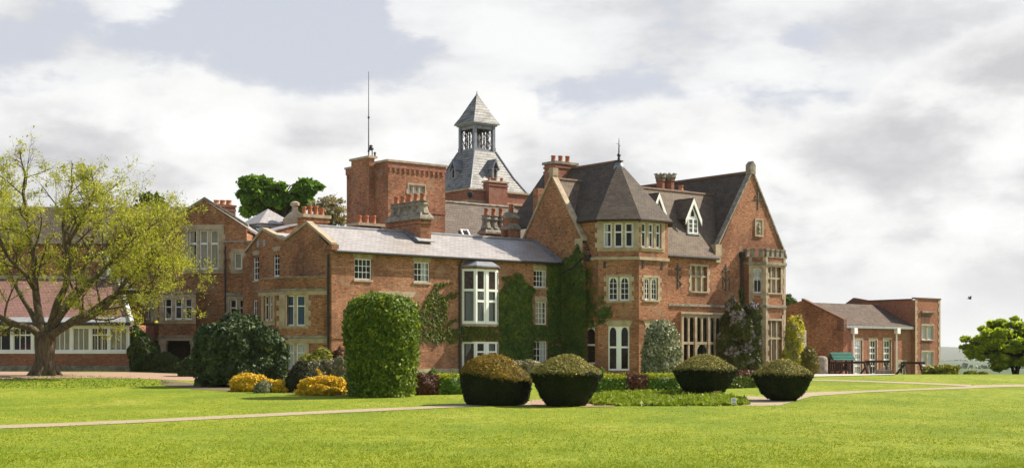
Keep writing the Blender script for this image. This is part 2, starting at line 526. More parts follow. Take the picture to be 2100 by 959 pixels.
def set_uv(me):
    nl = len(me.loops)
    if nl == 0:
        return
    vi = np.empty(nl, np.int32)
    me.loops.foreach_get('vertex_index', vi)
    co = np.empty(len(me.vertices) * 3, np.float32)
    me.vertices.foreach_get('co', co)
    co = co.reshape(-1, 3)[vi]
    npoly = len(me.polygons)
    nr = np.empty(npoly * 3, np.float32)
    me.polygons.foreach_get('normal', nr)
    tot = np.empty(npoly, np.int32)
    me.polygons.foreach_get('loop_total', tot)
    nr = np.repeat(nr.reshape(-1, 3), tot, axis=0)
    t = np.stack([-nr[:, 1], nr[:, 0], np.zeros(nl)], 1)
    ln = np.linalg.norm(t, axis=1)
    flat = ln < .05
    t[flat] = (1, 0, 0)
    ln[flat] = 1
    t /= ln[:, None]
    s = np.cross(nr, t)
    uv = np.stack([(co * t).sum(1), (co * s).sum(1)], 1).astype(np.float32)
    lay = me.uv_layers.new(name='UVMap')
    lay.data.foreach_set('uv', uv.ravel())


class MB:
    """collects faces and links them as one mesh object"""
    def __init__(self):
        self.v = []
        self.f = []

    def poly(self, pts):
        i = len(self.v)
        self.v += [tuple(p) for p in pts]
        self.f.append(tuple(range(i, i + len(pts))))

    def hexa(self, a, b):
        """two quads (bottom and top, both counter-clockwise from above)"""
        i = len(self.v)
        self.v += [tuple(p) for p in a] + [tuple(p) for p in b]
        n = len(a)
        self.f.append(tuple(i + k for k in reversed(range(n))))
        self.f.append(tuple(i + n + k for k in range(n)))
        for k in range(n):
            q = (k + 1) % n
            self.f.append((i + k, i + q, i + n + q, i + n + k))

    def box(self, x0, y0, z0, x1, y1, z1):
        b = [(x0, y0), (x1, y0), (x1, y1), (x0, y1)]
        self.hexa([(x, y, z0) for x, y in b], [(x, y, z1) for x, y in b])

    def prism(self, pts, z0, z1, top=None):
        top = top or pts
        self.hexa([(x, y, z0) for x, y in pts], [(x, y, z1) for x, y in top])

    def slab(self, pts, t):
        """polygon given by its upper face, thickened downwards along its normal"""
        p = [Vector(q) for q in pts]
        n = (p[1] - p[0]).cross(p[2] - p[0]).normalized()
        if n.z < 0:
            p.reverse()
            n = -n
        self.hexa([q - n * t for q in p], p)

    def sbox(self, seg, s0, s1, z0, z1, n0, n1):
        """box on a wall segment: along it, up it and out of it"""
        c = [(s0, n1), (s1, n1), (s1, n0), (s0, n0)]
        self.hexa([seg.P(s, z0, n) for s, n in c], [seg.P(s, z1, n) for s, n in c])

    def spoly(self, seg, pts, n0, n1):
        """polygon of (s, z) points on a wall segment, given thickness"""
        a = [seg.P(s, z, n0) for s, z in pts]
        b = [seg.P(s, z, n1) for s, z in pts]
        self.hexa(a, b)

    def bar(self, a, b, w, h=None):
        """square bar from a to b"""
        a, b = Vector(a), Vector(b)
        h = h or w
        d = (b - a).normalized()
        sd = d.cross(Vector((0, 0, 1)))
        if sd.length < .01:
            sd = Vector((1, 0, 0))
        sd.normalize()
        up = sd.cross(d)
        c = [sd * (-w / 2) - up * (h / 2), sd * (w / 2) - up * (h / 2), sd * (w / 2) + up * (h / 2), sd * (-w / 2) + up * (h / 2)]
        self.hexa([a + q for q in c], [b + q for q in c])

    def tube(self, pts, rad, n=6, cap=True):
        pts = [Vector(p) for p in pts]
        i0 = len(self.v)
        ref = Vector((.31, .52, .79))
        for k, p in enumerate(pts):
            d = (pts[min(k + 1, len(pts) - 1)] - pts[max(k - 1, 0)]).normalized()
            a = d.cross(ref)
            if a.length < .1:
                a = d.cross(Vector((1, 0, 0)))
            a.normalize()
            b = d.cross(a)
            r = rad[k] if hasattr(rad, '__len__') else rad
            for j in range(n):
                th = 2 * math.pi * j / n
                self.v.append(tuple(p + a * (r * math.cos(th)) + b * (r * math.sin(th))))
        for k in range(len(pts) - 1):
            for j in range(n):
                q = (j + 1) % n
                self.f.append((i0 + k * n + j, i0 + k * n + q, i0 + (k + 1) * n + q, i0 + (k + 1) * n + j))
        if cap:
            e = i0 + (len(pts) - 1) * n
            self.f.append(tuple(e + j for j in range(n)))
            self.f.append(tuple(i0 + j for j in reversed(range(n))))

    def lathe(self, c, prof, n=12, ph=0.0):
        """profile of (radius, height) turned about a vertical axis"""
        i0 = len(self.v)
        for r, z in prof:
            for j in range(n):
                th = 2 * math.pi * j / n + ph
                self.v.append((c[0] + r * math.cos(th), c[1] + r * math.sin(th), c[2] + z))
        for k in range(len(prof) - 1):
            for j in range(n):
                q = (j + 1) % n
                self.f.append((i0 + k * n + j, i0 + k * n + q, i0 + (k + 1) * n + q, i0 + (k + 1) * n + j))
        e = i0 + (len(prof) - 1) * n
        self.f.append(tuple(e + j for j in range(n)))
        self.f.append(tuple(i0 + j for j in reversed(range(n))))

    def ico(self, c, r, sub=1, squash=(1, 1, 1), rng=None, amp=0.0):
        import bmesh
        bm = bmesh.new()
        bmesh.ops.create_icosphere(bm, subdivisions=sub, radius=1.0)
        i0 = len(self.v)
        for q in bm.verts:
            k = 1.0 + (rng.normal(0, amp) if rng is not None and amp else 0)
            self.v.append((c[0] + q.co.x * r * squash[0] * k, c[1] + q.co.y * r * squash[1] * k, c[2] + q.co.z * r * squash[2] * k))
        for fc in bm.faces:
            self.f.append(tuple(i0 + q.index for q in fc.verts))
        bm.free()

    def build(self, name, mat, parent=None, smooth=False):
        me = bpy.data.meshes.new(name)
        me.from_pydata(self.v, [], self.f)
        me.update()
        set_uv(me)
        if smooth:
            me.polygons.foreach_set('use_smooth', [True] * len(me.polygons))
        me.materials.append(MATS[mat] if isinstance(mat, str) else mat)
        return link(bpy.data.objects.new(name, me), parent)


class Frame:
    """local axes of a building: x along its front, y into it"""
    def __init__(self, px, Y, ang):
        self.ox, self.oy, self.a = (px - HX) / F * Y, Y, ang
        self.c, self.s = math.cos(ang), math.sin(ang)

    def world(self, u, v):
        return self.ox + u * self.c - v * self.s, self.oy + u * self.s + v * self.c

    def loc(self, x, y):
        x, y = x - self.ox, y - self.oy
        return x * self.c + y * self.s, -x * self.s + y * self.c

    def pxloc(self, px, Y):
        return self.loc((px - HX) / F * Y, Y)

    def empty(self, name, z=0.0):
        return empty(name, (self.ox, self.oy, z), self.a)

    def along(self, px, v):
        return Seg(self, (0, v), (1, v)).at(px, HY)[0]       # u where a view through column px meets the plane y = v

    def across(self, px, u):
        return Seg(self, (u, 0), (u, 1)).at(px, HY)[0]       # v where it meets the plane x = u

    def z(self, py, u, v):
        return EYE + (HY - py) / F * self.world(u, v)[1]

    def hit(self, px, py, p0, n):
        """point of a plane (local point and normal) seen at a pixel of the photograph"""
        o = Vector((*self.loc(0, 0), EYE))
        q = Vector((*self.loc((px - HX) / F * 100, 100), EYE + (HY - py) / F * 100))
        d = q - o
        n = Vector(n)
        return o + d * ((Vector(p0) - o).dot(n) / d.dot(n))


class Seg:
    """a straight stretch of wall; the outside is on the right hand of p0 -> p1"""
    def __init__(self, fr, p0, p1):
        self.fr, self.p0, self.p1 = fr, p0, p1
        ex, ey = p1[0] - p0[0], p1[1] - p0[1]
        self.L = math.hypot(ex, ey)
        self.d = (ex / self.L, ey / self.L)
        self.n = (self.d[1], -self.d[0])

    def P(self, s, z, n=0.0):
        return (self.p0[0] + self.d[0] * s + self.n[0] * n, self.p0[1] + self.d[1] * s + self.n[1] * n, z)

    def at(self, px, py):
        ax, ay = self.fr.world(*self.p0)
        bx, by = self.fr.world(self.p0[0] + self.d[0], self.p0[1] + self.d[1])
        ex, ey = bx - ax, by - ay
        t = (px - HX) / F
        s = (t * ay - ax) / (ex - t * ey)
        return s, EYE + (HY - py) / F * (ay + s * ey)

    def rect(self, x0, y0, x1, y1):
        xm = (x0 + x1) / 2
        return self.at(x0, y0)[0], self.at(x1, y0)[0], self.at(xm, y1)[1], self.at(xm, y0)[1]


def wall(mb, seg, z0, z1, holes=(), rev=.2, s0=0.0, s1=None):
    """wall sheet with openings and their reveals"""
    s1 = seg.L if s1 is None else s1
    ss = sorted({s0, s1, *[q for h in holes for q in h[:2] if s0 < q < s1]})
    zs = sorted({z0, z1, *[q for h in holes for q in h[2:4] if z0 < q < z1]})
    for a, b in zip(ss, ss[1:]):
        for c, d in zip(zs, zs[1:]):
            ms, mz = (a + b) / 2, (c + d) / 2
            if any(h[0] < ms < h[1] and h[2] < mz < h[3] for h in holes):
                continue
            mb.poly([seg.P(a, c), seg.P(b, c), seg.P(b, d), seg.P(a, d)])
    for h in holes:
        a, b, c, d = h[:4]
        P = seg.P
        mb.poly([P(a, c), P(a, d), P(a, d, -rev), P(a, c, -rev)])
        mb.poly([P(b, c, -rev), P(b, d, -rev), P(b, d), P(b, c)])
        mb.poly([P(a, d), P(b, d), P(b, d, -rev), P(a, d, -rev)])
        mb.poly([P(a, c, -rev), P(b, c, -rev), P(b, c), P(a, c)])


def arch_fill(mb, seg, a, b, z, h, n0, n1, pts=6):
    """the two spandrels that turn a square head into an arched one of rise h below z"""
    m = (a + b) / 2
    r = m - a
    for sgn in (-1, 1):
        x0 = a if sgn < 0 else b
        arc = []
        for k in range(pts + 1):
            th = math.pi / 2 * k / pts
            arc.append((m + sgn * r * math.cos(th), z - h + h * math.sin(th) ** .9))
        poly = [(x0, z)] + [q for q in arc]
        for i in range(1, len(poly) - 1):
            tri = [poly[0], poly[i], poly[i + 1]]
            mb.spoly(seg, tri, n0, n1)


def window(par, seg, r, lights=1, mull=.10, mullmat='stone', fw=.06, cols=1, rows=1, trans=(), arch=0, rec=.10,
           sur=None, sill=.0, lintel=None, curtain=None, blind=None, tb=None, archmat='white_paint', bar=.034, frame='white_paint', stonetrans=None):
    """a window in the opening r = (s0, s1, z0, z1): white frame with its panes, stone dressings and curtains"""
    s0, s1, z0, z1 = r
    fr, st, gl, ct, bl = MB(), MB(), MB(), MB(), MB()
    if mullmat == 'white':
        st = fr
    wl = ((s1 - s0) - (lights - 1) * mull) / lights
    for i in range(lights):
        a = s0 + i * (wl + mull)
        b = a + wl
        if i:
            st.sbox(seg, a - mull, a, z0, z1, -rec - .06, -.03 if mullmat != 'white' else -rec + .03)
        zsp = [(z0, z1)]
        if stonetrans is not None:
            zt = z0 + (z1 - z0) * stonetrans
            st.sbox(seg, a, b, zt - .07, zt + .07, -rec - .06, -.035)
            zsp = [(z0, zt - .07), (zt + .07, z1)]
        for za, zb in zsp:
            top = zb == z1
            if fw:
                n0, n1 = -rec - .05, -rec
                fr.sbox(seg, a, a + fw, za, zb, n0, n1)
                fr.sbox(seg, b - fw, b, za, zb, n0, n1)
                fr.sbox(seg, a + fw, b - fw, za, za + fw * 1.35, n0, n1)
                fr.sbox(seg, a + fw, b - fw, zb - fw, zb, n0, n1)
            ia, ib, ja, jb = a + fw, b - fw, za + fw * 1.35, zb - fw
            cuts = [ja + (jb - ja) * q for q in trans] if stonetrans is None else []
            for q in cuts:
                hh = (tb or fw * .9) / 2
                fr.sbox(seg, ia, ib, q - hh, q + hh, -rec - .045, -rec + .004)
            if stonetrans is None or top or True:
                for k in range(1, cols):
                    q = ia + (ib - ia) * k / cols
                    fr.sbox(seg, q - bar / 2, q + bar / 2, ja, jb, -rec - .04, -rec - .006)
                for k in range(1, rows):
                    q = ja + (jb - ja) * k / rows
                    fr.sbox(seg, ia, ib, q - bar / 2, q + bar / 2, -rec - .041, -rec - .007)
            if arch and top:
                arch_fill(st if archmat == 'stone' else fr, seg, ia if fw else a, ib if fw else b, jb, arch, -rec - .052, -rec + (.03 if archmat == 'stone' else .002))
            gl.poly([seg.P(ia, ja, -rec - .03), seg.P(ib, ja, -rec - .03), seg.P(ib, jb, -rec - .03), seg.P(ia, jb, -rec - .03)])
        if curtain:
            kind, parts = curtain
            sp = parts[i % len(parts)]
            for (f0, f1) in sp:
                nf = max(3, int((f1 - f0) * wl / .07))
                for k in range(nf):
                    q0 = a + wl * (f0 + (f1 - f0) * k / nf)
                    q1 = a + wl * (f0 + (f1 - f0) * (k + 1) / nf)
                    d0, d1 = (.10, .135) if k % 2 else (.135, .10)
                    ct.poly([seg.P(q0, z0, -rec - d0), seg.P(q1, z0, -rec - d1), seg.P(q1, z1, -rec - d1), seg.P(q0, z1, -rec - d0)])
        if blind:
            kind, f0, f1 = blind
            za, zb = z0 + (z1 - z0) * f0, z0 + (z1 - z0) * f1
            bl.poly([seg.P(a, za, -rec - .09), seg.P(b, za, -rec - .09), seg.P(b, zb, -rec - .09), seg.P(a, zb, -rec - .09)])
    if fr.f:
        o = fr.build('window', frame, par)
    else:
        o = st.build('window', 'stone', par)
    gl.build('pane', 'glass_clear' if (curtain or blind) else 'glass', o)
    if mullmat != 'white' and st.f and fr.f:
        st.build('mullion', 'stone', o)
    if ct.f:
        ct.build('curtain', curtain[0], o)
    if bl.f:
        bl.build('blind', blind[0], o)
    if sur:
        l, rr, t, b = sur[:4]
        q = sur[4] if len(sur) > 4 else 0
        sb = MB()
        e0, e1 = .003, .028
        if t:
            sb.sbox(seg, s0 - l, s1 + rr, z1, z1 + t, e0, e1)
        if b:
            sb.sbox(seg, s0 - l, s1 + rr, z0 - b, z0, e0, e1)
            sb.sbox(seg, s0 - l * .6, s1 + rr * .6, z0 - .09, z0 - .001, e1 - .001, e1 + .07)
        nb = max(2, round((z1 - z0) / .32))
        for k in range(nb):
            za, zb = z0 + (z1 - z0) * k / nb, z0 + (z1 - z0) * (k + 1) / nb
            ex = q if k % 2 == 0 else 0
            if l:
                sb.sbox(seg, s0 - l - ex, s0, za + .002, zb - .002, e0, e1)
            if rr:
                sb.sbox(seg, s1, s1 + rr + ex, za + .002, zb - .002, e0, e1)
        sb.build('surround', 'stone', o)
    if sill:
        sb = MB()
        sb.sbox(seg, s0 - .08, s1 + .08, z0 - sill, z0 - .003, -.05, .07)
        sb.build('sill', 'stone', o)
    if lintel:
        h, fl = lintel
        sb = MB()
        sb.spoly(seg, [(s0 - .04, z1 + .003), (s1 + .04, z1 + .003), (s1 + .04 + fl, z1 + h), (s0 - .04 - fl, z1 + h)], .003, .026)
        m = (s0 + s1) / 2
        sb.spoly(seg, [(m - .09, z1 + .004), (m + .09, z1 + .004), (m + .12, z1 + h + .03), (m - .12, z1 + h + .03)], .02, .034)
        sb.build('lintel', 'stone', o)
    return o


def wallset(par, seg, z0, z1, wins, mat, s0=0.0, s1=None, gable=None, rev=.2, extra=None):
    """a wall and the windows in it; each window = (pixel rectangle, options)"""
    mb = MB()
    rs = [(seg.rect(*q), o) for q, o in wins]
    wall(mb, seg, z0, z1, [q for q, o in rs], rev, s0, s1)
    if gable:
        mb.poly([seg.P(s, z) for s, z in gable])
    o = mb.build('wall', mat, par)
    for q, opt in rs:
        window(par, seg, q, **opt)
    return o


def coping(par, seg, pts, th=.2, n0=-.3, n1=.12, mat='stone', name='coping'):
    """stone strip along the top of a wall, through the (s, z) points"""
    mb = MB()
    for (a, za), (b, zb) in zip(pts, pts[1:]):
        mb.spoly(seg, [(a, za), (b, zb), (b, zb + th), (a, za + th)], n0, n1)
    return mb.build(name, mat, par)


def chimney(par, u0, v0, u1, v1, z0, z1, pots, mat='brick_orange', potmat='terracotta', poth=.7, potr=.16, cap='stone_grey', capov=.12, caph=.22, along='u', shaped=0):
    """a stack with its cap and every pot"""
    mb = MB()
    mb.box(u0, v0, z0, u1, v1, z1 - caph)
    mb.box(u0 - capov * .5, v0 - capov * .5, z1 - caph - .28, u1 + capov * .5, v1 + capov * .5, z1 - caph - .14)
    o = mb.build('chimney', mat, par)
    cb = MB()
    if not shaped:
        cb.box(u0 - capov, v0 - capov, z1 - caph, u1 + capov, v1 + capov, z1)
    else:                                                  # moulded stone shafts in a row
        x0, x1, y0, y1 = u0 - capov, u1 + capov, v0 - capov, v1 + capov
        b0 = [(x0, y0), (x1, y0), (x1, y1), (x0, y1)]
        k = .22
        b1 = [(x0 + k, y0 + k), (x1 - k, y0 + k), (x1 - k, y1 - k), (x0 + k, y1 - k)]
        cb.prism(b0, z1 - caph, z1 - caph + .12)
        cb.prism(b0, z1 - caph + .12, z1 - caph + .45, b1)
    for i in range(pots):
        f = (i + .5) / pots
        c = (u0 + (u1 - u0) * f, (v0 + v1) / 2) if along == 'u' else ((u0 + u1) / 2, v0 + (v1 - v0) * f)
        zb = z1
        if shaped:
            rr = (((u1 - u0) if along == 'u' else (v1 - v0)) / pots) * .56
            cb.lathe((c[0], c[1], z1 - caph + .40), [(rr * 1.18, 0), (rr * 1.0, .12), (rr * .78, shaped * .45), (rr * .80, shaped * .58), (rr * 1.02, shaped * .66), (rr * 1.02, shaped * .74), (rr * .8, shaped * .86), (rr * 1.0, shaped * .95), (rr, shaped)], 8, math.pi / 8)
            zb = z1 - caph + .40 + shaped
        pb = MB()
        hh = poth * (1 + .08 * ((i * 7) % 3 - 1))
        pb.lathe((c[0], c[1], zb), [(potr * 1.12, 0), (potr * 1.12, .06), (potr * .98, .09), (potr * .88, hh * .8), (potr * 1.05, hh * .86), (potr * 1.05, hh), (potr * .8, hh), (potr * .75, hh * .7)], 12)
        pb.build('chimney_pot', potmat, o, True)
    cb.build('chimney_cap', cap, o)
    return o


def pipe(par, pts, r=.055, mat='black_iron', name='drainpipe'):
    mb = MB()
    mb.tube(pts, r, 8)
    return mb.build(name, mat, par)


# ------------------------------------------------------------------ ground
GY = np.array([-60, 0, 22, 36, 50, 56, 62, 70, 75, 80, 85, 90, 100, 118, 128, 150, 250, 450, 1000, 2000, 3000, 5600, 7600.])
GZ = np.array([0, 0, 0, .02, .10, .22, .35, .50, .60, .68, .72, .72, .60, .38, .20, -1.2, -5, -8, -9, -8.5, -6, 0, 6.])


def gz(x, y):
    x, y = np.asarray(x, float), np.asarray(y, float)
    z = np.zeros(np.broadcast(x, y).shape)
    for k in (-.06, -.04, -.02, 0, .02, .04, .06):
        z = z + np.interp(y * (1 + k), GY, GZ)
    z /= 7
    t = np.clip((-x - 11) / 12, 0, 1)
    t = t * t * (3 - 2 * t)
    q = np.clip((y - 66) / 18, 0, 1) * np.clip((130 - y) / 25, 0, 1)
    return z + .22 * t * q


def G(x, y):
    return float(gz(x, y))


_YS = np.concatenate([np.arange(14, 130, .25)])


def gpt(px, py):
    """point of the ground seen at a pixel of the photograph"""
    x = (px - HX) / F * _YS
    d = EYE + (HY - py) / F * _YS - gz(x, _YS)
    i = int(np.argmax(d <= 0)) if (d <= 0).any() else len(_YS) - 1
    if i == 0:
        y = _YS[0]
    else:
        k = d[i - 1] / (d[i - 1] - d[i]) if d[i - 1] != d[i] else 0
        y = _YS[i - 1] + k * (_YS[i] - _YS[i - 1])
    x = (px - HX) / F * y
    return float(x), float(y), G(x, y)


def build_ground():
    ys = np.concatenate([np.linspace(-60, 14, 12), np.arange(16, 60, 1.0), np.arange(60, 130, 1.5), np.geomspace(132, 7600, 70)])
    k = np.linspace(-1, 1, 91)
    verts, faces = [], []
    for y in ys:
        hw = 70 + 1.0 * max(0, y)
        xs = hw * (k * .35 + .65 * k ** 3)
        zs = gz(xs, np.full_like(xs, y))
        verts += [(a, float(y), b) for a, b in zip(xs, zs)]
    n = len(k)
    for i in range(len(ys) - 1):
        for j in range(n - 1):
            faces.append((i * n + j, i * n + j + 1, (i + 1) * n + j + 1, (i + 1) * n + j))
    mb = MB()
    mb.v, mb.f = verts, faces
    o = mb.build('ground', 'lawn', None, True)
    tag(o, kind='structure', label='mown lawn sloping gently up to the house, farmland beyond')


build_ground()


def ribbon(name, mat, far, near, label, lift=.012, nsub=6, cross=4, kind='structure'):
    """sheet on the ground between two edges given as pixel polylines of equal length"""
    mb = MB()
    rows = []
    for i in range(len(far) - 1):
        for k in range(nsub):
            t = k / nsub
            a = [far[i][j] + (far[i + 1][j] - far[i][j]) * t for j in (0, 1)]
            b = [near[i][j] + (near[i + 1][j] - near[i][j]) * t for j in (0, 1)]
            rows.append((a, b))
    rows.append((far[-1], near[-1]))
    pts = []
    for a, b in rows:
        A, B = gpt(*a), gpt(*b)
        line = []
        for c in range(cross + 1):
            t = c / cross
            x, y = A[0] + (B[0] - A[0]) * t, A[1] + (B[1] - A[1]) * t
            line.append((x, y, G(x, y) + lift))
        pts.append(line)
    for r0, r1 in zip(pts, pts[1:]):
        for c in range(cross):
            mb.poly([r0[c], r0[c + 1], r1[c + 1], r1[c]])
    o = mb.build(name, mat)
    return tag(o, label, kind=kind)


ribbon('path', 'gravel', [(-60, 875), (0, 871.5), (120, 867.5), (300, 860), (520, 849), (700, 840.5), (860, 833.5), (960, 827.5), (1030, 823), (1110, 822)],
       [(-60, 882), (0, 878.5), (120, 874), (300, 866), (520, 855), (700, 846), (860, 838.5), (960, 833.5), (1030, 831), (1110, 831)],
       'thin gravel path crossing the lawn to the clipped yews')
ribbon('path', 'gravel', [(1528, 812), (1560, 813), (1600, 812), (1660, 804), (1780, 800.5), (1900, 796), (1985, 792), (2000, 789.5), (2060, 788.5), (2180, 787)],
       [(1520, 831), (1560, 832), (1600, 831), (1665, 812), (1780, 803.8), (1900, 799), (1990, 796), (2005, 795), (2060, 793), (2180, 791)],
       'gravel path leading from the last yew to the right across the lawn')
ribbon('path', 'gravel', [(1655, 777.4), (1750, 779.5), (1860, 783), (1940, 786), (1992, 788.6)], [(1655, 779.6), (1750, 782), (1860, 786), (1940, 789.4), (1992, 792.4)],
       'upper narrow gravel path from the terrace to the fork')
ribbon('gravel_bed', 'gravel_pink', [(1090, 819), (1140, 821), (1200, 824), (1260, 826)], [(1090, 831), (1140, 833), (1200, 834), (1260, 833.5)],
       'gravel round the foot of the middle yews', lift=.02)
ribbon('drive', 'gravel_pink', [(-80, 761), (60, 762), (180, 763), (290, 763), (420, 766)], [(-80, 779), (60, 776), (180, 774.5), (290, 776), (420, 782)],
       'pinkish gravel drive in front of the annexe', lift=.012)
ribbon('terrace', 'paving', [(1655, 766.4), (1750, 766), (1835, 766)], [(1655, 772.5), (1750, 770.6), (1835, 768.4)], 'pale paved terrace beside the hall', lift=.03)
ribbon('soil_bed', 'soil', [(330, 779), (400, 786), (480, 794), (600, 795), (720, 796)], [(330, 788), (400, 798), (480, 801), (600, 806), (720, 812)], 'planting bed under the shrubs', lift=.01)

# far wooded hills
def build_hills():
    mb = MB()
    for y0, hts, seed in ((4300, 50, 1), (5300, 84, 5)):
        n = 170
        xs = np.linspace(-6000, 6000, n)
        rows = []
        for dy_, hf in ((0, 0), (260, .45), (560, .85), (820, 1.0), (1300, .6), (2000, 0)):
            line = []
            for i, x in enumerate(xs):
                h = hts * (.75 + .5 * mnoise.noise((x * .0011, seed, 0)) + .18 * mnoise.noise((x * .006, seed + 3, dy_ * .01)) + .06 * mnoise.noise((x * .03, seed, dy_)))
                line.append((x, y0 + dy_ + 120 * mnoise.noise((x * .002, 9, seed)), -6 + h * hf))
            rows.append(line)
        i0 = len(mb.v)
        for l in rows:
            mb.v += l
        for r in range(len(rows) - 1):
            for j in range(n - 1):
                mb.f.append((i0 + r * n + j, i0 + r * n + j + 1, i0 + (r + 1) * n + j + 1, i0 + (r + 1) * n + j))
    o = mb.build('hills', 'hill_wood', None, True)
    tag(o, 'distant wooded hills across the valley', kind='structure')


build_hills()

# ------------------------------------------------------------------ the air
hz_m = bpy.data.materials.new('haze')
hz_m.use_nodes = True
ht_ = NT(hz_m.node_tree)
ht_.n.clear()
ho = ht_.node('ShaderNodeOutputMaterial')
pv = ht_.node('ShaderNodeVolumePrincipled')
pv.inputs['Color'].default_value = (.88, .91, .97, 1)
pv.inputs['Density'].default_value = .00006
pv.inputs['Anisotropy'].default_value = .2
ht_.l.new(pv.outputs[0], ho.inputs['Volume'])
MATS['haze'] = hz_m
mb = MB()
mb.box(-7800, -120, -11, 7800, 7700, 118)
tag(mb.build('haze', 'haze'), 'thin summer haze over the valley', kind='stuff')
# ------------------------------------------------------------------ the mansion
H = Frame(680, 85.0, math.atan2(2917, 3600))
man = H.empty('brick_mansion')
tag(man, 'large red brick mansion with gables, bay windows and polygonal tower bay behind the clipped yews', 'mansion')
ZB = -.6                                               # walls start below the ground
VM = -2.2                                              # plane of the main front
UK = 18.13                                             # plane of the left gable of the main range

# --- the lower wing with twin ranges
WE = 8.25                                              # eaves
WS = Seg(H, (0, 0), (UK, 0))
BR = dict(cols=4, rows=3, fw=.06, rec=.07, bar=.036, sill=.13, lintel=(.30, .10))
wallset(man, WS, ZB, WE, [
    ((727, 530.5, 762, 573), dict(BR)),
    ((849, 537.5, 881, 578), dict(BR, curtain=('curtain_white', [[(.55, .9)]]))),
    ((1094.5, 554, 1120.5, 589), dict(BR, cols=4, rows=3, lintel=(.34, .04), curtain=('curtain_white', [[(.78, .95)]]))),
    ((1098, 618.5, 1120.5, 665), dict(BR, cols=3, rows=4, sill=0, lintel=(.36, .03), curtain=('curtain_cream', [[(.1, .9)]]))),
    ((1094.5, 699, 1121.5, 745), dict(BR, cols=4, rows=3, sill=0, lintel=(.2, -.12), curtain=('curtain_white', [[(.62, .95)]]))),
    ((783, 609, 845, 672), dict(lights=3, mull=.1, mullmat='white', fw=.08, trans=(.6,), rec=.1, sill=.12, lintel=(.36, .25), curtain=('curtain_white', [[(.1, .9)]]))),
], 'brick_pink', rev=.25)
RV, RZ = 2.75, 9.85                                    # front ridge
VV, VZ = 5.5, 9.0                                      # valley
R2 = 8.25
WL = Seg(H, (0, 11.0), (0, 0))
wallset(man, WL, ZB, WE, [
    ((520, 523, 531, 575), dict(cols=2, rows=4, fw=.07, rec=.06, sill=.1, lintel=(.28, .08))),
    ((561, 515, 573, 567), dict(cols=2, rows=4, fw=.07, rec=.06, sill=.1, lintel=(.28, .08))),
    ((519.5, 615, 528, 649), dict(cols=2, rows=2, fw=.07, rec=.06)),
], 'brick_brown', gable=[(0, WE), (11.0, WE), (11.0 - RV, RZ + .1), (11.0 - VV, VZ + .05), (11.0 - R2, RZ + .1)])
coping(man, WL, [(11.0 - R2 - 2.4, WE + .35), (11.0 - R2, RZ + .1), (11.0 - VV, VZ + .06), (11.0 - RV, RZ + .1), (11.12, WE + .22)], .17, -.32, .1)
mb = MB()
mb.box(-.1, -.18, WE - .05, .4, .25, WE + .28)
mb.build('kneeler', 'brick_brown', man)
wallset(man, Seg(H, (UK, 11.0), (0, 11.0)), ZB, WE, [], 'brick_pink')
mb = MB()
mb.slab([(.25, -.32, WE - .08), (UK + .02, -.32, WE - .08), (UK + .02, RV, RZ), (.25, RV, RZ)], .1)
mb.slab([(.25, VV, VZ - .02), (UK, VV, VZ - .02), (UK, RV, RZ), (.25, RV, RZ)], .1)
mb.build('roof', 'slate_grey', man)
mb = MB()
mb.slab([(.25, VV, VZ - .02), (UK, VV, VZ - .02), (UK, R2, RZ), (.25, R2, RZ)], .1)
mb.slab([(.25, 11.2, WE), (UK, 11.2, WE), (UK, R2, RZ), (.25, R2, RZ)], .1)
mb.build('roof', 'slate_grey', man)
mb = MB()
mb.tube([(.2, RV, RZ + .02), (UK - .1, RV, RZ + .02)], .09, 8)
mb.build('ridge', 'lead', man)
mb = MB()
mb.tube([(.0, -.38, WE - .16), (UK - .1, -.38, WE - .16)], .075, 8)
mb.build('gutter', 'black_iron', man)
mb = MB()                                              # lead flashing of the roof against the tall gable
mb.slab([(UK - .5, -.3, WE - .02), (UK, -.3, WE + .06), (UK, RV, RZ + .12), (UK - .25, RV, RZ + .05)], .06)
mb.build('flashing', 'lead', man)
u = WS.at(941.5, 600)[0]
pipe(man, [(u, -.38, WE - .2), (u, -.1, WE - .55), (u, -.1, ZB)], .07)
u = H.across(673.5, 0)
pipe(man, [(-.09, u - .1, WE - .3), (-.09, u - .1, ZB)], .06)
mb = MB()
for a, b in ((527, 493), (540, 491)):
    s, z = WL.at(a + 3, b + 7)
    mb.sbox(WL, s - .16, s + .16, z - .2, z + .2, .004, .04)
mb.build('vent', 'lead_pale', man)
# brick joints and the plat band of the front
mb = MB()
zb1 = WS.at(690, 692)[1]
mb.sbox(WS, 0.02, UK - .1, zb1 - .06, zb1 + .06, .002, .05)
mb.build('string_course', 'brick_brown', man)
mb = MB()
q = WS.rect(830, 752, 940, 790)
mb.sbox(WS, 4.0, UK - .3, ZB, q[3] - .1, .003, .06)
mb.build('plinth', 'stone', man)

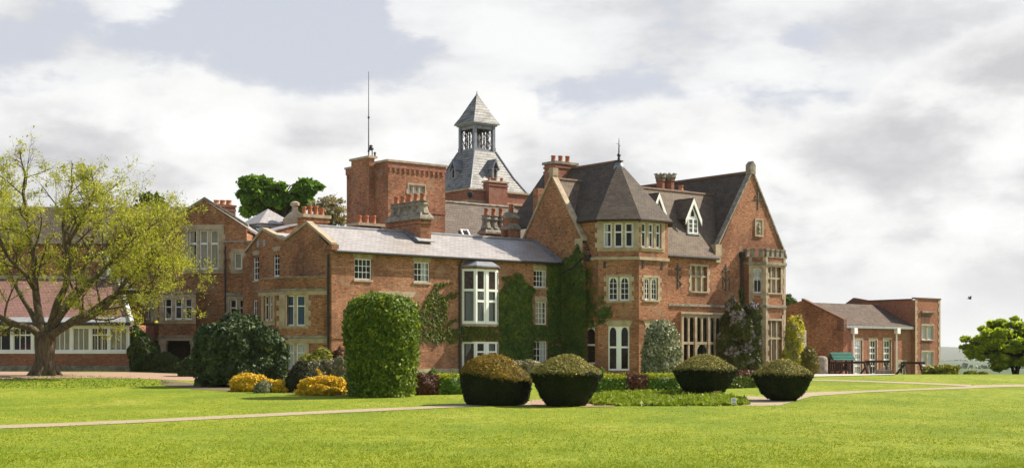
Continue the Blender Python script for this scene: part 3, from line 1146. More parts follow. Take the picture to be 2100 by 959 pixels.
# --- canted bay of the wing: glazed upper part, creeper between, garden window below
s = WS.at(947.5, 600)[0]
bp = [(s, 0), (s + .63, -.63), (s + 2.36, -.63), (s + 2.99, 0)]
BS = [Seg(H, bp[i], bp[i + 1]) for i in range(3)]
zt, zbm = BS[1].at(1000, 552)[1], BS[1].at(1000, 664)[1]
zg = BS[1].at(1000, 700)[1]
for i, sg in enumerate(BS):
    lg = 2 if i == 1 else 1
    mb = MB()
    top = (0.001, sg.L - .001, zbm, zt)
    low_ = (0.001, sg.L - .001, ZB + .7, zg)
    wall(mb, sg, ZB, zt + .15, [top, low_], .16)
    mb.build('wall', 'brick_pink', man)
    cur = ('curtain_white', [[(.05, .95)]])
    window(man, sg, top, lights=lg, mull=.12, mullmat='white', fw=.14, trans=(.62,) if i != 1 else (.40, .62), tb=.15, rec=.005, curtain=None, blind=None)
    if i < 2:
        mb = MB()
        zc = zbm + (zt - zbm) * .6
        for k in range(18):
            q0, q1 = .1 + (sg.L - .2) * k / 18, .1 + (sg.L - .2) * (k + 1) / 18
            d0, d1 = (.2, .25) if k % 2 else (.25, .2)
            mb.poly([sg.P(q0, zbm, -d0), sg.P(q1, zbm, -d1), sg.P(q1, zc, -d1), sg.P(q0, zc, -d0)])
        mb.build('curtain', 'curtain_white', man)
    wn = window(man, sg, low_, lights=lg, mull=.15, mullmat='white', fw=.13, trans=(.78,) if i == 1 else (), tb=.1, rec=.005)
    if i < 2:
        mb = MB()
        zc0, zc1 = zg - 1.15, zg
        for a0, a1 in ((.12, .62),) if i == 0 else ((.55, .95),):
            for k in range(7):
                f0, f1 = k / 7, (k + 1) / 7
                q0, q1 = sg.L * (a0 + (a1 - a0) * f0), sg.L * (a0 + (a1 - a0) * f1)
                low0 = zc0 + (.75 * f0 if i == 0 else .75 * (1 - f0))
                low1 = zc0 + (.75 * f1 if i == 0 else .75 * (1 - f1))
                mb.poly([sg.P(q0, low0, -.2), sg.P(q1, low1, -.22), sg.P(q1, zc1, -.22), sg.P(q0, zc1, -.2)])
        mb.build('curtain', 'curtain_white', wn)
mb = MB()
ob = [(s - .15, .02), (s + .58, -.80), (s + 2.41, -.80), (s + 3.15, .02)]
ot = [(s + .75, .02), (s + 1.0, -.2), (s + 2.0, -.2), (s + 2.25, .02)]
mb.prism(ob, zt + .13, zt + .22)
mb.prism(ob, zt + .22, zt + .66, ot)
mb.build('bay_roof', 'lead', man)
mb = MB()
mb.prism([(s - .05, 0.02), (s + .6, -.7), (s + 2.39, -.7), (s + 3.04, .02)], zbm - .16, zbm - .03)
mb.build('sill', 'stone', man)

# --- big stacks of the wing
v0 = RV - 1.35
u1 = H.along(884, v0)
u0 = H.along(862.5, v0)
chimney(man, u0, v0, u1, v0 + 3.7, 8.6, H.z(451, u0, v0 + 1) + .35, 5, 'brick_orange', 'terracotta', .5, .17, 'stone_grey', .16, .35, 'v', .82)
mb = MB()
mb.slab([(u0 - .35, v0 - .3, 9.2), (u1 + .1, v0 - .3, 9.2), (u1 + .1, v0 + .2, 9.5), (u0 - .35, v0 + .2, 9.5)], .06)
mb.build('flashing', 'lead_pale', man)
mb = MB()
mb.slab([(u0 - .42, v0 - .1, 9.22), (u0, v0 - .1, 9.2), (u0, RV, RZ + .1), (u0 - .42, RV, RZ + .08)], .06)
mb.build('flashing', 'lead', man)
uu = H.along(752, 6.6)
chimney(man, uu - .95, 6.0, uu + .75, 7.0, 8.6, H.z(459, uu, 6.4), 3, 'brick_brown', 'terracotta', .55, .17, 'stone', .2, .18, 'u')
uu = H.along(635, 5.6)
chimney(man, uu - .75, 5.0, uu + 1.0, 5.8, 8.4, H.z(441, uu, 5.4), 4, 'brick_brown', 'terracotta', .55, .15, 'stone', .15, .2, 'u')
uu = H.along(1012, 8.2)
chimney(man, uu - 1.0, 7.8, uu + 1.0, 8.6, 8.6, H.z(478, uu, 8.2) + .2, 3, 'brick_orange', 'terracotta', .55, .16, 'stone_grey', .1, .3, 'u', .95)
# stepped stone stack against the left of the tall gable
mb = MB()
vv = 4.75
for k, (dw, z_) in enumerate(((.72, 9.7), (.5, 10.7), (.3, 11.5))):
    mb.box(UK - 1.0, vv - dw, 8.5 + k * .01, UK - .05 + k * .01, vv + dw, z_)
o = mb.build('chimney', 'brick_orange', man)
mb = MB()
for k, (dw, z_) in enumerate(((.8, 9.7), (.57, 10.7), (.38, 11.5))):
    a, b = [(UK - 1.08, vv - dw), (UK - .02, vv - dw), (UK - .02, vv + dw), (UK - 1.08, vv + dw)], [(UK - .9, vv - dw + .25), (UK - .1, vv - dw + .25), (UK - .1, vv + dw - .25), (UK - .9, vv + dw - .25)]
    mb.prism(a, z_, z_ + .1)
    mb.prism(a, z_ + .1, z_ + .45, b)
mb.build('chimney_cap', 'stone_grey', o)
for k, q in enumerate((0.0,)):
    mb = MB()
    mb.lathe((UK - .5, vv + q, 11.9), [(.19, 0), (.15, .5), (.17, .55), (.17, .62), (.12, .62)], 12)
    mb.build('chimney_pot', 'terracotta', o, True)

# --- the left canted bay of the wing
b0 = (0, .42)
k = math.sqrt(.5)
Lf = 2.42
b1 = (b0[0] - Lf * k, b0[1] + Lf * k)
b2 = (b1[0] - .25, H.across(531, b1[0] - .25))
PS = [Seg(H, (0, b2[1]), b2), Seg(H, b2, b1), Seg(H, b1, b0)]
PZ = PS[2].at(630, 569)[1]
zc0, zc1 = PS[2].at(630, 604)[1], PS[2].at(630, 595)[1]
zl = PS[2].at(630, 690)[1]
opt = dict(lights=2, mull=.13, fw=.075, trans=(.66,), rec=.12)
wallset(man, PS[0], ZB, PZ, [], 'brick_brown')
wallset(man, PS[1], ZB, PZ, [((541, 606, 559, 657), dict(opt, sur=(.25, .25, .3, .3)))], 'brick_brown')
wallset(man, PS[2], ZB, PZ, [
    ((584.5, 605, 626, 668), dict(opt, blind=('blind_blue', .0, 1.0), sur=(.36, .20, .05, .18, .16))),
    ((584.5, 704, 626, 757), dict(opt, curtain=('curtain_white', [[(.05, .95)]]), sur=(.3, .22, .22, 0)))], 'brick_brown')
mb = MB()
for sg in PS[1:]:
    mb.sbox(sg, -.01, sg.L + .01, zc0, zc1, .004, .05)
mb.build('frieze', 'stone', man)
mb = MB()
for sg in PS[1:]:
    mb.sbox(sg, -.06, sg.L + .04, zc1 + .002, zc1 + .11, .002, .13)
    mb.sbox(sg, -.06, sg.L + .06, PZ, PZ + .09, -.25, .06)
    mb.sbox(sg, -.05, sg.L + .04, zl - .08, zl + .08, .003, .09)
mb.build('cornice', 'stone_grey', man)
mb = MB()
mb.sbox(PS[2], .02, PS[2].L - .02, PS[2].at(630, 703)[1], zl - .09, .005, .03)
mb.build('string_course', 'stone', man)
mb = MB()
mb.poly([(*b0, PZ - .4), (0, b2[1], PZ - .4), (*b2, PZ - .4), (*b1, PZ - .4)])
mb.build('flat_roof', 'lead', man)

# --- the main range: left gable, front, roof
ME = 9.4
MR, MRZ = .87, 13.95
KB = 4.3                                               # back foot of the gable
KS = Seg(H, (UK, KB), (UK, VM))
wallset(man, KS, ZB, ME, [], 'brick_brown', gable=[(0, ME), (KS.L, ME), (KB - MR, MRZ + .15)])
coping(man, KS, [(-.12, ME - .1), (KB - MR, MRZ + .18), (KS.L + .1, ME + .15)], .2, -.35, .12)
mb = MB()
mb.sbox(KS, KB - MR - .2, KB - MR + .2, MRZ + .2, MRZ + .75, -.36, .13)
mb.sbox(KS, KB - MR - .3, KB - MR + .12, MRZ + .45, MRZ + .62, -.37, .14)
mb.build('gable_stone', 'stone', man)
mb = MB()
for i, z_ in enumerate((8.0, 8.45, 8.9, 9.3, 7.3)):    # quoins and kneeler at the foot of the gable
    mb.sbox(KS, KS.L - (.75 if i % 2 else .45), KS.L + .02, z_, z_ + .42, .003, .04 + .002 * i)
mb.build('quoin', 'stone', man)
mb = MB()
zq = H.z(386, UK + .3, 3.2)
mb.box(UK + .4, H.across(1103, UK + .4), 9.2, UK + 1.0, H.across(1093, UK + .4), zq)
mb.build('chimney', 'brick_orange', man)
MS = Seg(H, (UK, VM), (31.2, VM))
PIECES = dict(fw=.0)
wallset(man, MS, ZB, ME, [
    ((1417.5, 546, 1450, 597), dict(lights=3, mull=.16, fw=.04, stonetrans=.60, arch=.22, archmat='stone', rec=.32, sur=(.16, .16, .16, .16, .12), blind=('curtain_white', .03, .97))),
], 'brick_orange', s0=.0, rev=.4)
# garden window of the hall: three bays of two lights under stone tracery, proud of the wall
q = MS.rect(1396, 650, 1477, 757)
sh = MB()
zt_ = q[3]
mb = MB()
mb.sbox(MS, q[0] - .12, q[1] + .1, q[3] - .02, q[3] + .22, .003, .16)
mb.sbox(MS, q[0] - .2, q[1] + .2, q[3] + .20, q[3] + .34, .002, .26)
nb = 3
bw = (q[1] - q[0]) / nb
zm = MS.at(1436, 703)[1]
for i in range(nb + 1):
    x = q[0] + bw * i
    mb.sbox(MS, x - .11, x + .11, ZB, q[3], .003, .20)
for i in range(nb):
    a, b = q[0] + bw * i + .11, q[0] + bw * (i + 1) - .11
    mb.sbox(MS, a, b, zm - .09, zm + .09, .004, .17)
    mb.sbox(MS, a, b, zm - 3.3, ZB + 1.4, .004, .17)
    mid = (a + b) / 2
    mb.sbox(MS, mid - .075, mid + .075, zm + .09, q[3] - .02, .005, .15)
    if i != 1:
        mb.sbox(MS, mid - .075, mid + .075, ZB + 1.4, zm - .09, .005, .15)
        arch_fill(mb, MS, a, mid - .075, zm - .09, .1, .006, .13)
        arch_fill(mb, MS, mid + .075, b, zm - .09, .1, .006, .13)
    else:
        arch_fill(mb, MS, a, b, zm - .09, .75, .006, .15)
    arch_fill(mb, MS, a, mid - .075, q[3] - .02, .3, .006, .13)
    arch_fill(mb, MS, mid + .075, b, q[3] - .02, .3, .006, .13)
hw = mb.build('window', 'stone', man)
tag(hw, 'tall stone mullioned garden window with a pointed doorway')
mb = MB()
mb.poly([MS.P(q[0], ZB, .03), MS.P(q[1], ZB, .03), MS.P(q[1], q[3], .03), MS.P(q[0], q[3], .03)])
mb.build('pane', 'glass', hw)
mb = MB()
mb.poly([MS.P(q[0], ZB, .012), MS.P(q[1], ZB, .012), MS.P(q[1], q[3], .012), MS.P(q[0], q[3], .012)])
mb.build('dark_backing', 'timber_dark', hw)  # dark sheet behind all the glass, in place of an unlit room
mb = MB()                                              # string course over it
for x0, x1 in ((1369, 1500),):
    a, z_ = MS.at(x0, 624)
    b, _ = MS.at(x1, 624)
    mb.sbox(MS, a, b, z_ - .08, z_ + .08, .003, .12)
mb.build('string_course', 'stone_grey', man)
wallset(man, Seg(H, (38.7, KB), (UK, KB)), ZB, ME, [], 'brick_orange')
# iron wall ties: a cross over the letters B and M
def strokes(seg, lines, name, wd=.075, label=None, n=.03):
    mb = MB()
    for ln in lines:
        for (x0, y0), (x1, y1) in zip(ln, ln[1:]):
            mb.bar(seg.P(*seg.at(x0, y0), n), seg.P(*seg.at(x1, y1), n), wd, .045)
    o = mb.build(name, 'grey_iron', man)
    if label:
        o['label'] = label
    return o


strokes(MS, [[(1390, 541), (1390, 592)], [(1383.5, 550), (1397.5, 552)], [(1387, 546), (1393, 546.6)], [(1390, 561), (1397, 567), (1391, 574)], [(1390, 574), (1397.5, 583), (1391, 590)],
             [(1387.5, 548), (1387.5, 554)], [(1394.5, 549), (1394.5, 555)]], 'wall_tie', label='iron cross over the letter B')
strokes(MS, [[(1488.5, 543), (1488.5, 596)], [(1481, 555.5), (1496, 557.5)], [(1484.5, 549.5), (1493, 550.5)], [(1482, 592), (1482, 568), (1488.5, 577), (1495.5, 569), (1495.5, 594)],
             [(1482, 553), (1482, 559)], [(1495.5, 554), (1495.5, 560)], [(1485, 594), (1492, 595)]], 'wall_tie', label='iron cross over the letter M')
# roof of the main range, running into the roof of the right gable
pit = (MRZ - ME) / (MR - VM)
mb = MB()
mb.slab([(UK + .2, VM - .3, ME - .3 * pit), (31.2, VM - .3, ME - .3 * pit), (34.2, MR, MRZ), (UK + .2, MR, MRZ)], .12)
mb.slab([(UK + .2, KB + .3, ME - .2), (34.2, KB + .3, ME - .2), (34.2, MR, MRZ), (UK + .2, MR, MRZ)], .12)
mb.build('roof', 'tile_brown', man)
mb = MB()
mb.tube([(UK + .2, MR, MRZ + .03), (34.0, MR, MRZ + .03)], .11, 8)
mb.build('ridge', 'ridge_tile', man)
mb = MB()
mb.tube([(25.0, VM - .38, ME - .52), (31.0, VM - .38, ME - .52)], .08, 8)
mb.build('gutter', 'black_iron', man)
RN = Vector((0, -pit, 1)).normalized()


def dormer(px0, px1, ybot, yeav, yap, pxa):
    base = H.hit((px0 + px1) / 2, ybot + 3, (25, VM, ME), RN)
    vd = base.y + .05
    sg = Seg(H, (0, vd), (1, vd))
    a, zb_ = sg.at(px0, ybot)
    b, _ = sg.at(px1, ybot)
    zu = sg.at((px0 + px1) / 2, yeav)[1]
    za = sg.at(pxa, yap)[1]
    m_ = (a + b) / 2
    sg = Seg(H, (a, vd), (b, vd))
    L = sg.L
    o = wallset(man, sg, zb_ - .3, zu, [], 'white_paint', gable=[(0, zu), (L, zu), (L / 2, za - .1)])
    o.name = 'dormer'
    # opening is shown by a framed casement set just proud of the front
    fr, gl = MB(), MB()
    for i in range(2):
        x0, x1 = .06 + i * (L - .12) / 2, .06 + (i + 1) * (L - .12) / 2
        for c in ((x0, x0 + .07, zb_, zu - .05), (x1 - .07, x1, zb_, zu - .05), (x0 + .07, x1 - .07, zb_, zb_ + .08), (x0 + .07, x1 - .07, zu - .12, zu - .05)):
            fr.sbox(sg, *c, .02, .08)
        for k in (1, 2):
            q_ = zb_ + .08 + (zu - .2 - zb_) * k / 3
            fr.sbox(sg, x0 + .07, x1 - .07, q_ - .02, q_ + .02, .025, .07)
        gl.poly([sg.P(x0 + .05, zb_ + .05, .03), sg.P(x1 - .05, zb_ + .05, .03), sg.P(x1 - .05, zu - .1, .03), sg.P(x0 + .05, zu - .1, .03)])
    fr.build('casement', 'white_paint', o)
    gl.build('pane', 'glass', o)
    mb = MB()
    mb.sbox(sg, .05, L - .05, zb_, zu - .06, .004, .012)
    mb.build('interior', 'curtain_white', o)
    # little dark trefoil light in the gable
    mb = MB()
    mb.spoly(sg, [(L / 2 - .16, zu + .12), (L / 2 + .16, zu + .12), (L / 2 + .14, zu + .4), (L / 2, zu + .65), (L / 2 - .14, zu + .4)], .004, .02)
    mb.build('gable_light', 'timber_dark', o)
    # barge boards
    ov = .28
    sl = (za - zu) / (L / 2)
    mb = MB()
    for sx in (-1, 1):
        e = (L / 2 + sx * (L / 2 + ov), zu - ov * sl)
        t_ = (L / 2, za)
        mb.spoly(sg, [e, (e[0], e[1] + .42), (t_[0], t_[1] + .42), (t_[0], t_[1])] if sx < 0 else [t_, (t_[0], t_[1] + .42), (e[0], e[1] + .42), e], .10, .17)
    mb.build('barge_board', 'white_paint', o)
    # roof and cheeks
    mb = MB()
    back = 3.2
    for sx in (-1, 1):
        x = L / 2 + sx * (L / 2 + ov)
        mb.slab([sg.P(x, zu - ov * sl + .42, .16), sg.P(L / 2, za + .45, .16), sg.P(L / 2, za + .45, -back), sg.P(x, zu - ov * sl + .42, -back)], .09)
    mb.build('roof', 'tile_brown', o)
    mb = MB()
    for x in (0, L):
        mb.poly([sg.P(x, zb_ - .3), sg.P(x, zu + .1), sg.P(x, zu + .1, -2), sg.P(x, zb_ + 2.0, -2)])
    mb.build('cheek', 'tile_dark', o)
    mb = MB()
    mb.sbox(sg, -.1, L + .1, zb_ - .1, zb_, -.05, .16)
    mb.build('sill', 'lead_pale', o)
    return o


dormer(1409, 1431, 478, 447, 418, 1420.5)
dormer(1339, 1359, 467, 435, 407, 1347)
mb = MB()
q0 = H.hit(1405, 489, (25, VM, ME), RN)
q1 = H.hit(1437, 489, (25, VM, ME), RN)
q2 = H.hit(1440, 512, (25, VM, ME), RN)
q3 = H.hit(1398, 512, (25, VM, ME), RN)
# paired stacks behind the ridge
for pxa, pxb in ((1354, 1367), (1371, 1386)):
    va = 3.2
    ua, ub = H.along(pxa, va), H.along(pxb, va)
    w_ = ub - ua
    cz = H.z(357, ua, va)
    mb = MB()
    mb.lathe(((ua + ub) / 2, va + .3, 0), [(w_ * .5, 10.5), (w_ * .5, cz - .55), (w_ * .58, cz - .5), (w_ * .58, cz - .4)], 8, math.pi / 8)
    o = mb.build('chimney', 'brick_red', man)
    mb = MB()
    mb.lathe(((ua + ub) / 2, va + .3, 0), [(w_ * .55, cz - .4), (w_ * .68, cz - .2), (w_ * .68, cz), (w_ * .45, cz)], 8, math.pi / 8)
    for k in range(8):
        th = k * math.pi / 4
        c = ((ua + ub) / 2 + w_ * .6 * math.cos(th), va + .3 + w_ * .6 * math.sin(th))
        mb.box(c[0] - .07, c[1] - .07, cz - .002, c[0] + .07, c[1] + .07, cz + .09)
    mb.build('chimney_cap', 'stone_grey', o)
ua, ub = H.along(1388, 3.4), H.along(1410, 3.4)
chimney(man, ua, 3.2, ub, 3.9, 10.5, H.z(390, ua, 3.4), 1, 'brick_brown', 'terracotta_pale', .45, .2, 'stone_grey', .1, .18)

# --- right gable
GU0, GU1 = 31.2, 38.7
GM = (GU0 + GU1) / 2
GA = 15.45
GS = Seg(H, (GU0, VM), (GU1, VM))
wallset(man, GS, ZB, ME, [], 'brick_orange', gable=[(0, ME), (GS.L, ME), (GS.L / 2, GA)])
coping(man, GS, [(-.15, ME + .1), (GS.L / 2, GA + .05), (GS.L + .12, ME - .15)], .22, -.35, .1, 'stone_grey')
mb = MB()
mb.sbox(GS, GS.L / 2 - .28, GS.L / 2 + .28, GA - .1, GA + .55, -.36, .13)
mb.spoly(GS, [(GS.L / 2 - .3, GA + .55), (GS.L / 2 + .3, GA + .55), (GS.L / 2, GA + .85)], -.37, .14)
mb.build('gable_stone', 'stone_grey', man)
mb = MB()
mb.sbox(GS, -.32, .3, ME - .25, ME + .55, -.4, .16)
mb.sbox(GS, -.26, .24, ME - .75, ME - .25, -.38, .13)
mb.build('kneeler', 'stone', man)
mb = MB()
zz = ZB + 1
k = 0
while zz < ME - .3:
    mb.sbox(GS, GS.L - (.75 if k % 2 else .42), GS.L + .03, zz, zz + .36, .004, .04)
    zz += .37
    k += 1
mb.build('quoin', 'stone', man)
mb = MB()
mb.slab([(GU0 - .2, VM + .2, ME - .3), (GM, VM + .2, GA), (GM, 10, GA), (GU0 - .2, 10, ME - .3)], .12)
mb.slab([(GU1 + .2, VM + .2, ME - .3), (GM, VM + .2, GA), (GM, 10, GA), (GU1 + .2, 10, ME - .3)], .12)
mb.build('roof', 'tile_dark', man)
mb = MB()
mb.tube([(GM, VM + .3, GA + .05), (GM, 10, GA + .05)], .12, 8)
mb.build('ridge', 'ridge_tile', man)
wallset(man, Seg(H, (GU1, VM), (GU1, 10)), ZB, ME, [], 'brick_orange')
wallset(man, Seg(H, (GU1, 10), (GU0, 10)), ZB, ME, [], 'brick_orange', gable=[(0, ME), (GS.L, ME), (GS.L / 2, GA - .1)])
wallset(man, Seg(H, (GU0, 10), (GU0, KB)), ZB, ME, [], 'brick_orange')
strokes(GS, [[(1554, 390), (1554, 430)], [(1546, 408), (1562, 409.5)], [(1549.5, 400), (1549.5, 405)], [(1558.5, 401), (1558.5, 406)]], 'wall_tie', .08, 'iron cross high in the right gable')
# carved panel
q = GS.rect(1549, 451, 1562, 482)
mb = MB()
mb.sbox(GS, q[0] - .1, q[0], q[2], q[3], .003, .08)
mb.sbox(GS, q[1], q[1] + .1, q[2], q[3], .003, .08)
mb.sbox(GS, q[0] - .1, q[1] + .1, q[3], q[3] + .1, .003, .08)
mb.sbox(GS, q[0] - .12, q[1] + .12, q[2] - .12, q[2], .003, .1)
mb.sbox(GS, q[0], q[1], q[2], q[3], .002, .02)
arch_fill(mb, GS, q[0], q[1], q[3], .25, .021, .06)
pn = mb.build('carved_panel', 'stone', man)
mb = MB()
c = ((q[0] + q[1]) / 2, q[2])
for (s_, z_, r_) in ((c[0], q[2] + .22, .15), (c[0], q[2] + .5, .16), (c[0], q[2] + .8, .10)):
    p_ = GS.P(s_, z_, .05)
    mb.ico(p_, r_, 2, (1, .6, 1.2))
mb.build('relief', 'stone_grey', pn, True)

# --- two-storey crenellated bay on the right gable
s0_ = GS.at(1523, 600)[0]
u0 = GU0 + s0_
v1 = H.across(1536, u0)
p0, p1 = (u0, VM), (u0, v1)
kk = math.sqrt(.5)
sgd = Seg(H, p1, (p1[0] + kk, p1[1] - kk))
Ld = sgd.at(1570, 600)[0]
p2 = sgd.P(Ld, 0)[:2]
sgf = Seg(H, p2, (p2[0] + 1, p2[1]))
Lq = sgf.at(1610, 600)[0]
p3 = sgf.P(Lq, 0)[:2]
p4 = (p3[0] + (p1[1] - p2[1]), p1[1])
p5 = (min(p4[0], GU1 + .3), VM)
BSS = [Seg(H, p0, p1), Seg(H, p1, p2), Seg(H, p2, p3), Seg(H, p3, p4), Seg(H, p4, p5)]
zP = BSS[2].at(1590, 527)[1]
stw = dict(mull=.13, fw=.0, rec=.16)
wins = {1: [((1545, 549, 1562, 600), dict(lights=1, fw=.07, arch=.3, trans=(.6,), cols=2, rec=.14, sur=(.22, .20, .2, .2), blind=('curtain_white', .5, .95))),
            ((1541, 656, 1560, 747), dict(stw, lights=2, stonetrans=.55, fw=.03, sur=(.2, .2, .2, 0), curtain=('curtain_white', [[(.05, .95)]])))],
        2: [((1573.5, 547, 1601, 600), dict(stw, lights=3, stonetrans=.56, fw=.02, arch=.25, archmat='stone', rec=.25, sur=(.1, .25, .15, .15), blind=('curtain_white', .02, .98))),
            ((1573.5, 657, 1603, 739), dict(stw, lights=3, stonetrans=.56, fw=.02, arch=.2, archmat='stone', rec=.25, sur=(.1, .2, .15, .3), curtain=('curtain_white', [[], [(.2, .95)], [(.05, .95)]])))]}
for i, sg in enumerate(BSS):
    wallset(man, sg, ZB, zP, wins.get(i, []), 'brick_orange', rev=.35)
mb = MB()
for sg in BSS[:4]:
    z_ = BSS[2].at(1590, 541)[1]
    mb.sbox(sg, -.06, sg.L + .06, z_ - .09, z_ + .10, .003, .13)
    z_ = BSS[2].at(1590, 628)[1]
    mb.sbox(sg, -.06, sg.L + .06, z_ - .09, z_ + .09, .003, .13)
mb.build('string_course', 'stone_grey', man)
mb = MB()
for sg in BSS[1:3]:
    for s_ in (0, sg.L):
        a, b = (s_, s_ + .2) if s_ == 0 else (s_ - .2, s_)
        mb.sbox(sg, a - .012, b + .012, ZB, zP, .005, .045)
        zz, k = ZB + 1, 0
        while zz < zP - .4:
            if k % 2:
                a2, b2 = (s_, s_ + .36) if s_ == 0 else (s_ - .36, s_)
                mb.sbox(sg, a2, b2, zz, zz + .36, .003, .04)
            zz += .38
            k += 1
mb.build('quoin', 'stone', man)
mb = MB()
for sg in BSS[:4]:
    n_ = max(1, round(sg.L / .62))
    for i in range(n_):
        a = sg.L * (i + .18) / n_
        b = sg.L * (i + .70) / n_
        mb.sbox(sg, a, b, zP + .02, zP + .48, -.2, .02)
        mb.sbox(sg, a - .05, b + .05, zP + .48, zP + .58, -.24, .06)
    mb.sbox(sg, -.04, sg.L + .04, zP - .05, zP + .02, -.22, .06)
mb.build('battlement', 'stone_grey', man)
mb = MB()
mb.poly([(*p, zP - .3) for p in (p0, p1, p2, p3, p4, p5)])
mb.build('flat_roof', 'lead', man)
s_, z_ = GS.at(1518.5, 525)
mb = MB()
mb.tube([GS.P(s_, z_, .12), GS.P(s_, ZB, .12)], .075, 8)
mb.sbox(GS, s_ - .16, s_ + .16, z_ - .1, z_ + .3, .02, .3)
mb.build('drainpipe', 'black_iron', man)
mb = MB()
a, z_ = GS.at(1612, 631)
mb.sbox(GS, a, GS.L + .1, z_ - .09, z_ + .09, .005, .12)
mb.build('string_course', 'stone_grey', man)

# --- polygonal tower bay
TU = 18.5
c_ = (21.75, -1.99)
ap = 3.25
h_ = ap * math.tan(math.pi / 8)
tp = [(c_[0] - ap, 1.5), (c_[0] - ap, c_[1] - h_), (c_[0] - h_, c_[1] - ap), (c_[0] + h_, c_[1] - ap), (c_[0] + ap, c_[1] - h_), (c_[0] + ap, 1.5)]
TS = [Seg(H, tp[i], tp[i + 1]) for i in range(5)]
TE = TS[1].at(1268, 446)[1]
top3 = dict(lights=3, mull=.16, fw=.085, trans=(.64,), tb=.09, rec=.12)
goth = dict(lights=2, mull=.14, mullmat='stone', fw=.075, cols=2, rows=4, arch=.42, rec=.10)
frn = dict(lights=2, mull=.16, mullmat='white', fw=.085, trans=(.52,), tb=.12, arch=.38, rec=.10)
TW = {0: [((1199, 671, 1220, 746), dict(frn, lights=1, lintel=(.3, .05)))],
      1: [((1237.5, 457, 1299, 507), dict(top3, sur=(.42, .36, .26, .24, .14), curtain=('curtain_white', [[(.1, .55)], [], [(.72, .95)]]))),
          ((1248, 567, 1290.5, 616), dict(goth, sur=(.16, .16, .14, .14, .15))),
          ((1247.5, 668, 1290.5, 759), dict(frn, lintel=(.46, .26)))],
      2: [((1316, 458, 1356, 508), dict(top3, mull=.2, sur=(.13, .33, .26, .24), curtain=('curtain_white', [[(.05, .5)], [(.1, .7)], [(.05, .6)]]))),
          ((1322, 569, 1349, 615), dict(goth, sur=(.14, .18, .14, .14, .15))),
          ((1324, 668, 1352, 759), dict(frn, lintel=(.42, .2)))]}
for i, sg in enumerate(TS):
    wallset(man, sg, ZB, TE, TW.get(i, []), 'brick_orange' if i else 'brick_brown', rev=.24)
mb = MB()
for sg in TS[:4]:
    z_ = TS[1].at(1268, 529)[1]
    mb.sbox(sg, -.05, sg.L + .05, z_ - .11, z_ + .09, .003, .12)
mb.build('string_course', 'stone', man)
mb = MB()
for i, px, py in ((1, 1240, 543), (2, 1319, 542), (2, 1357, 545)):
    s_, z_ = TS[i].at(px, py)
    mb.sbox(TS[i], s_ - .09, s_ + .09, z_ - .22, z_ + .22, .003, .03)
mb.build('vent', 'black_iron', man)
mb = MB()
for sg in TS[:4]:
    z_ = TS[1].at(1268, 655)[1]
    mb.sbox(sg, -.04, sg.L + .04, z_ - .02, z_ + .07, .030, .09)
mb.build('string_course', 'brick_brown', man)
ae = ap + .32
he = ae * math.tan(math.pi / 8)
TA = TS[1].fr.z(331, c_[0], c_[1] + .2)
ze = TE - .12
rp = [(c_[0] - ae, 6.0), (c_[0] - ae, c_[1] - he), (c_[0] - he, c_[1] - ae), (c_[0] + he, c_[1] - ae), (c_[0] + ae, c_[1] - he), (c_[0] + ae, 6.0)]
apx = (c_[0], c_[1] + .1, TA)
bk = (c_[0], 6.0, TA)
mb = MB()
for i in range(5):
    a, b = (*rp[i], ze), (*rp[i + 1], ze)
    pts = [a, b, apx]
    if i == 0:
        pts = [a, b, apx, bk]
    if i == 4:
        pts = [a, b, bk, apx]
    mb.slab(pts, .1)
mb.build('roof', 'tile_dark', man)
mb = MB()
for i in range(5):
    mb.slab([(*rp[i], ze - .03), (*rp[i + 1], ze - .03), (*tp[i + 1], ze - .05), (*tp[i], ze - .05)], .07)
mb.build('eaves_board', 'timber_dark', man)
mb = MB()
mb.tube([apx, bk], .11, 8)
mb.build('ridge', 'ridge_tile', man)
fb = MB()
za = TA - .25
fb.lathe((apx[0], apx[1], za), [(.55, -.42), (.30, 0), (.16, .22), (.13, .26)], 10)
fo = fb.build('finial', 'lead', man, True)
fb = MB()
fb.lathe((apx[0], apx[1], za), [(.30, .22), (.32, .27), (.11, .32), (.07, .55), (.13, .62), (.13, .70), (.05, .80), (.035, 1.3), (.012, 1.85)], 10)
for th in (0.3, 2.0, 4.1):
    c = (apx[0], apx[1], za + 1.2)
    fb.bar((c[0], c[1], c[2] + th * .1), (c[0] + .2 * math.cos(th), c[1] + .2 * math.sin(th), c[2] + .16 + th * .06), .025)
fb.build('finial_spike', 'black_iron', fo)
# valley flashing and rainwater goods beside the gable
pipe(man, [(UK - .1, VM - .1, 8.35), (UK - .05, -1.2, 7.75), (UK - .15, -.3, 7.5)], .08)
mb = MB()
mb.box(UK + .05, VM - .5, 8.2, UK + .35, VM - .2, 8.6)
mb.build('rain_hopper', 'black_iron', man)
ua = H.along(1131, 3.3)
ub = H.along(1183, 3.3)
chimney(man, ua + .1, 3.0, ub - .3, 4.2, 10, H.z(333, ua + 1, 3.3), 3, 'brick_red', 'terracotta', .5, .17, 'stone_grey', .12, .18, 'u')
mb = MB()
a, z_ = TS[3].P(.2, 0)[:2], MS.at(1372, 632)[1]
mb.ico((25.6, VM - .25, z_), .22, 2, (1, 1, .8))
o = mb.build('wall_light', 'white_paint', None, True)
for v_ in o.data.vertices:
    x_, y_ = H.world(v_.co.x, v_.co.y)
    v_.co.x, v_.co.y = x_, y_
tag(o, 'white globe light fixed to the wall at the right edge of the polygonal tower bay', 'wall light')
# --- left block of the mansion, turned towards the lawn
A = Frame(1050, 0, 0)                                  # world axes


def hl(px, Y):
    return H.pxloc(px, Y)


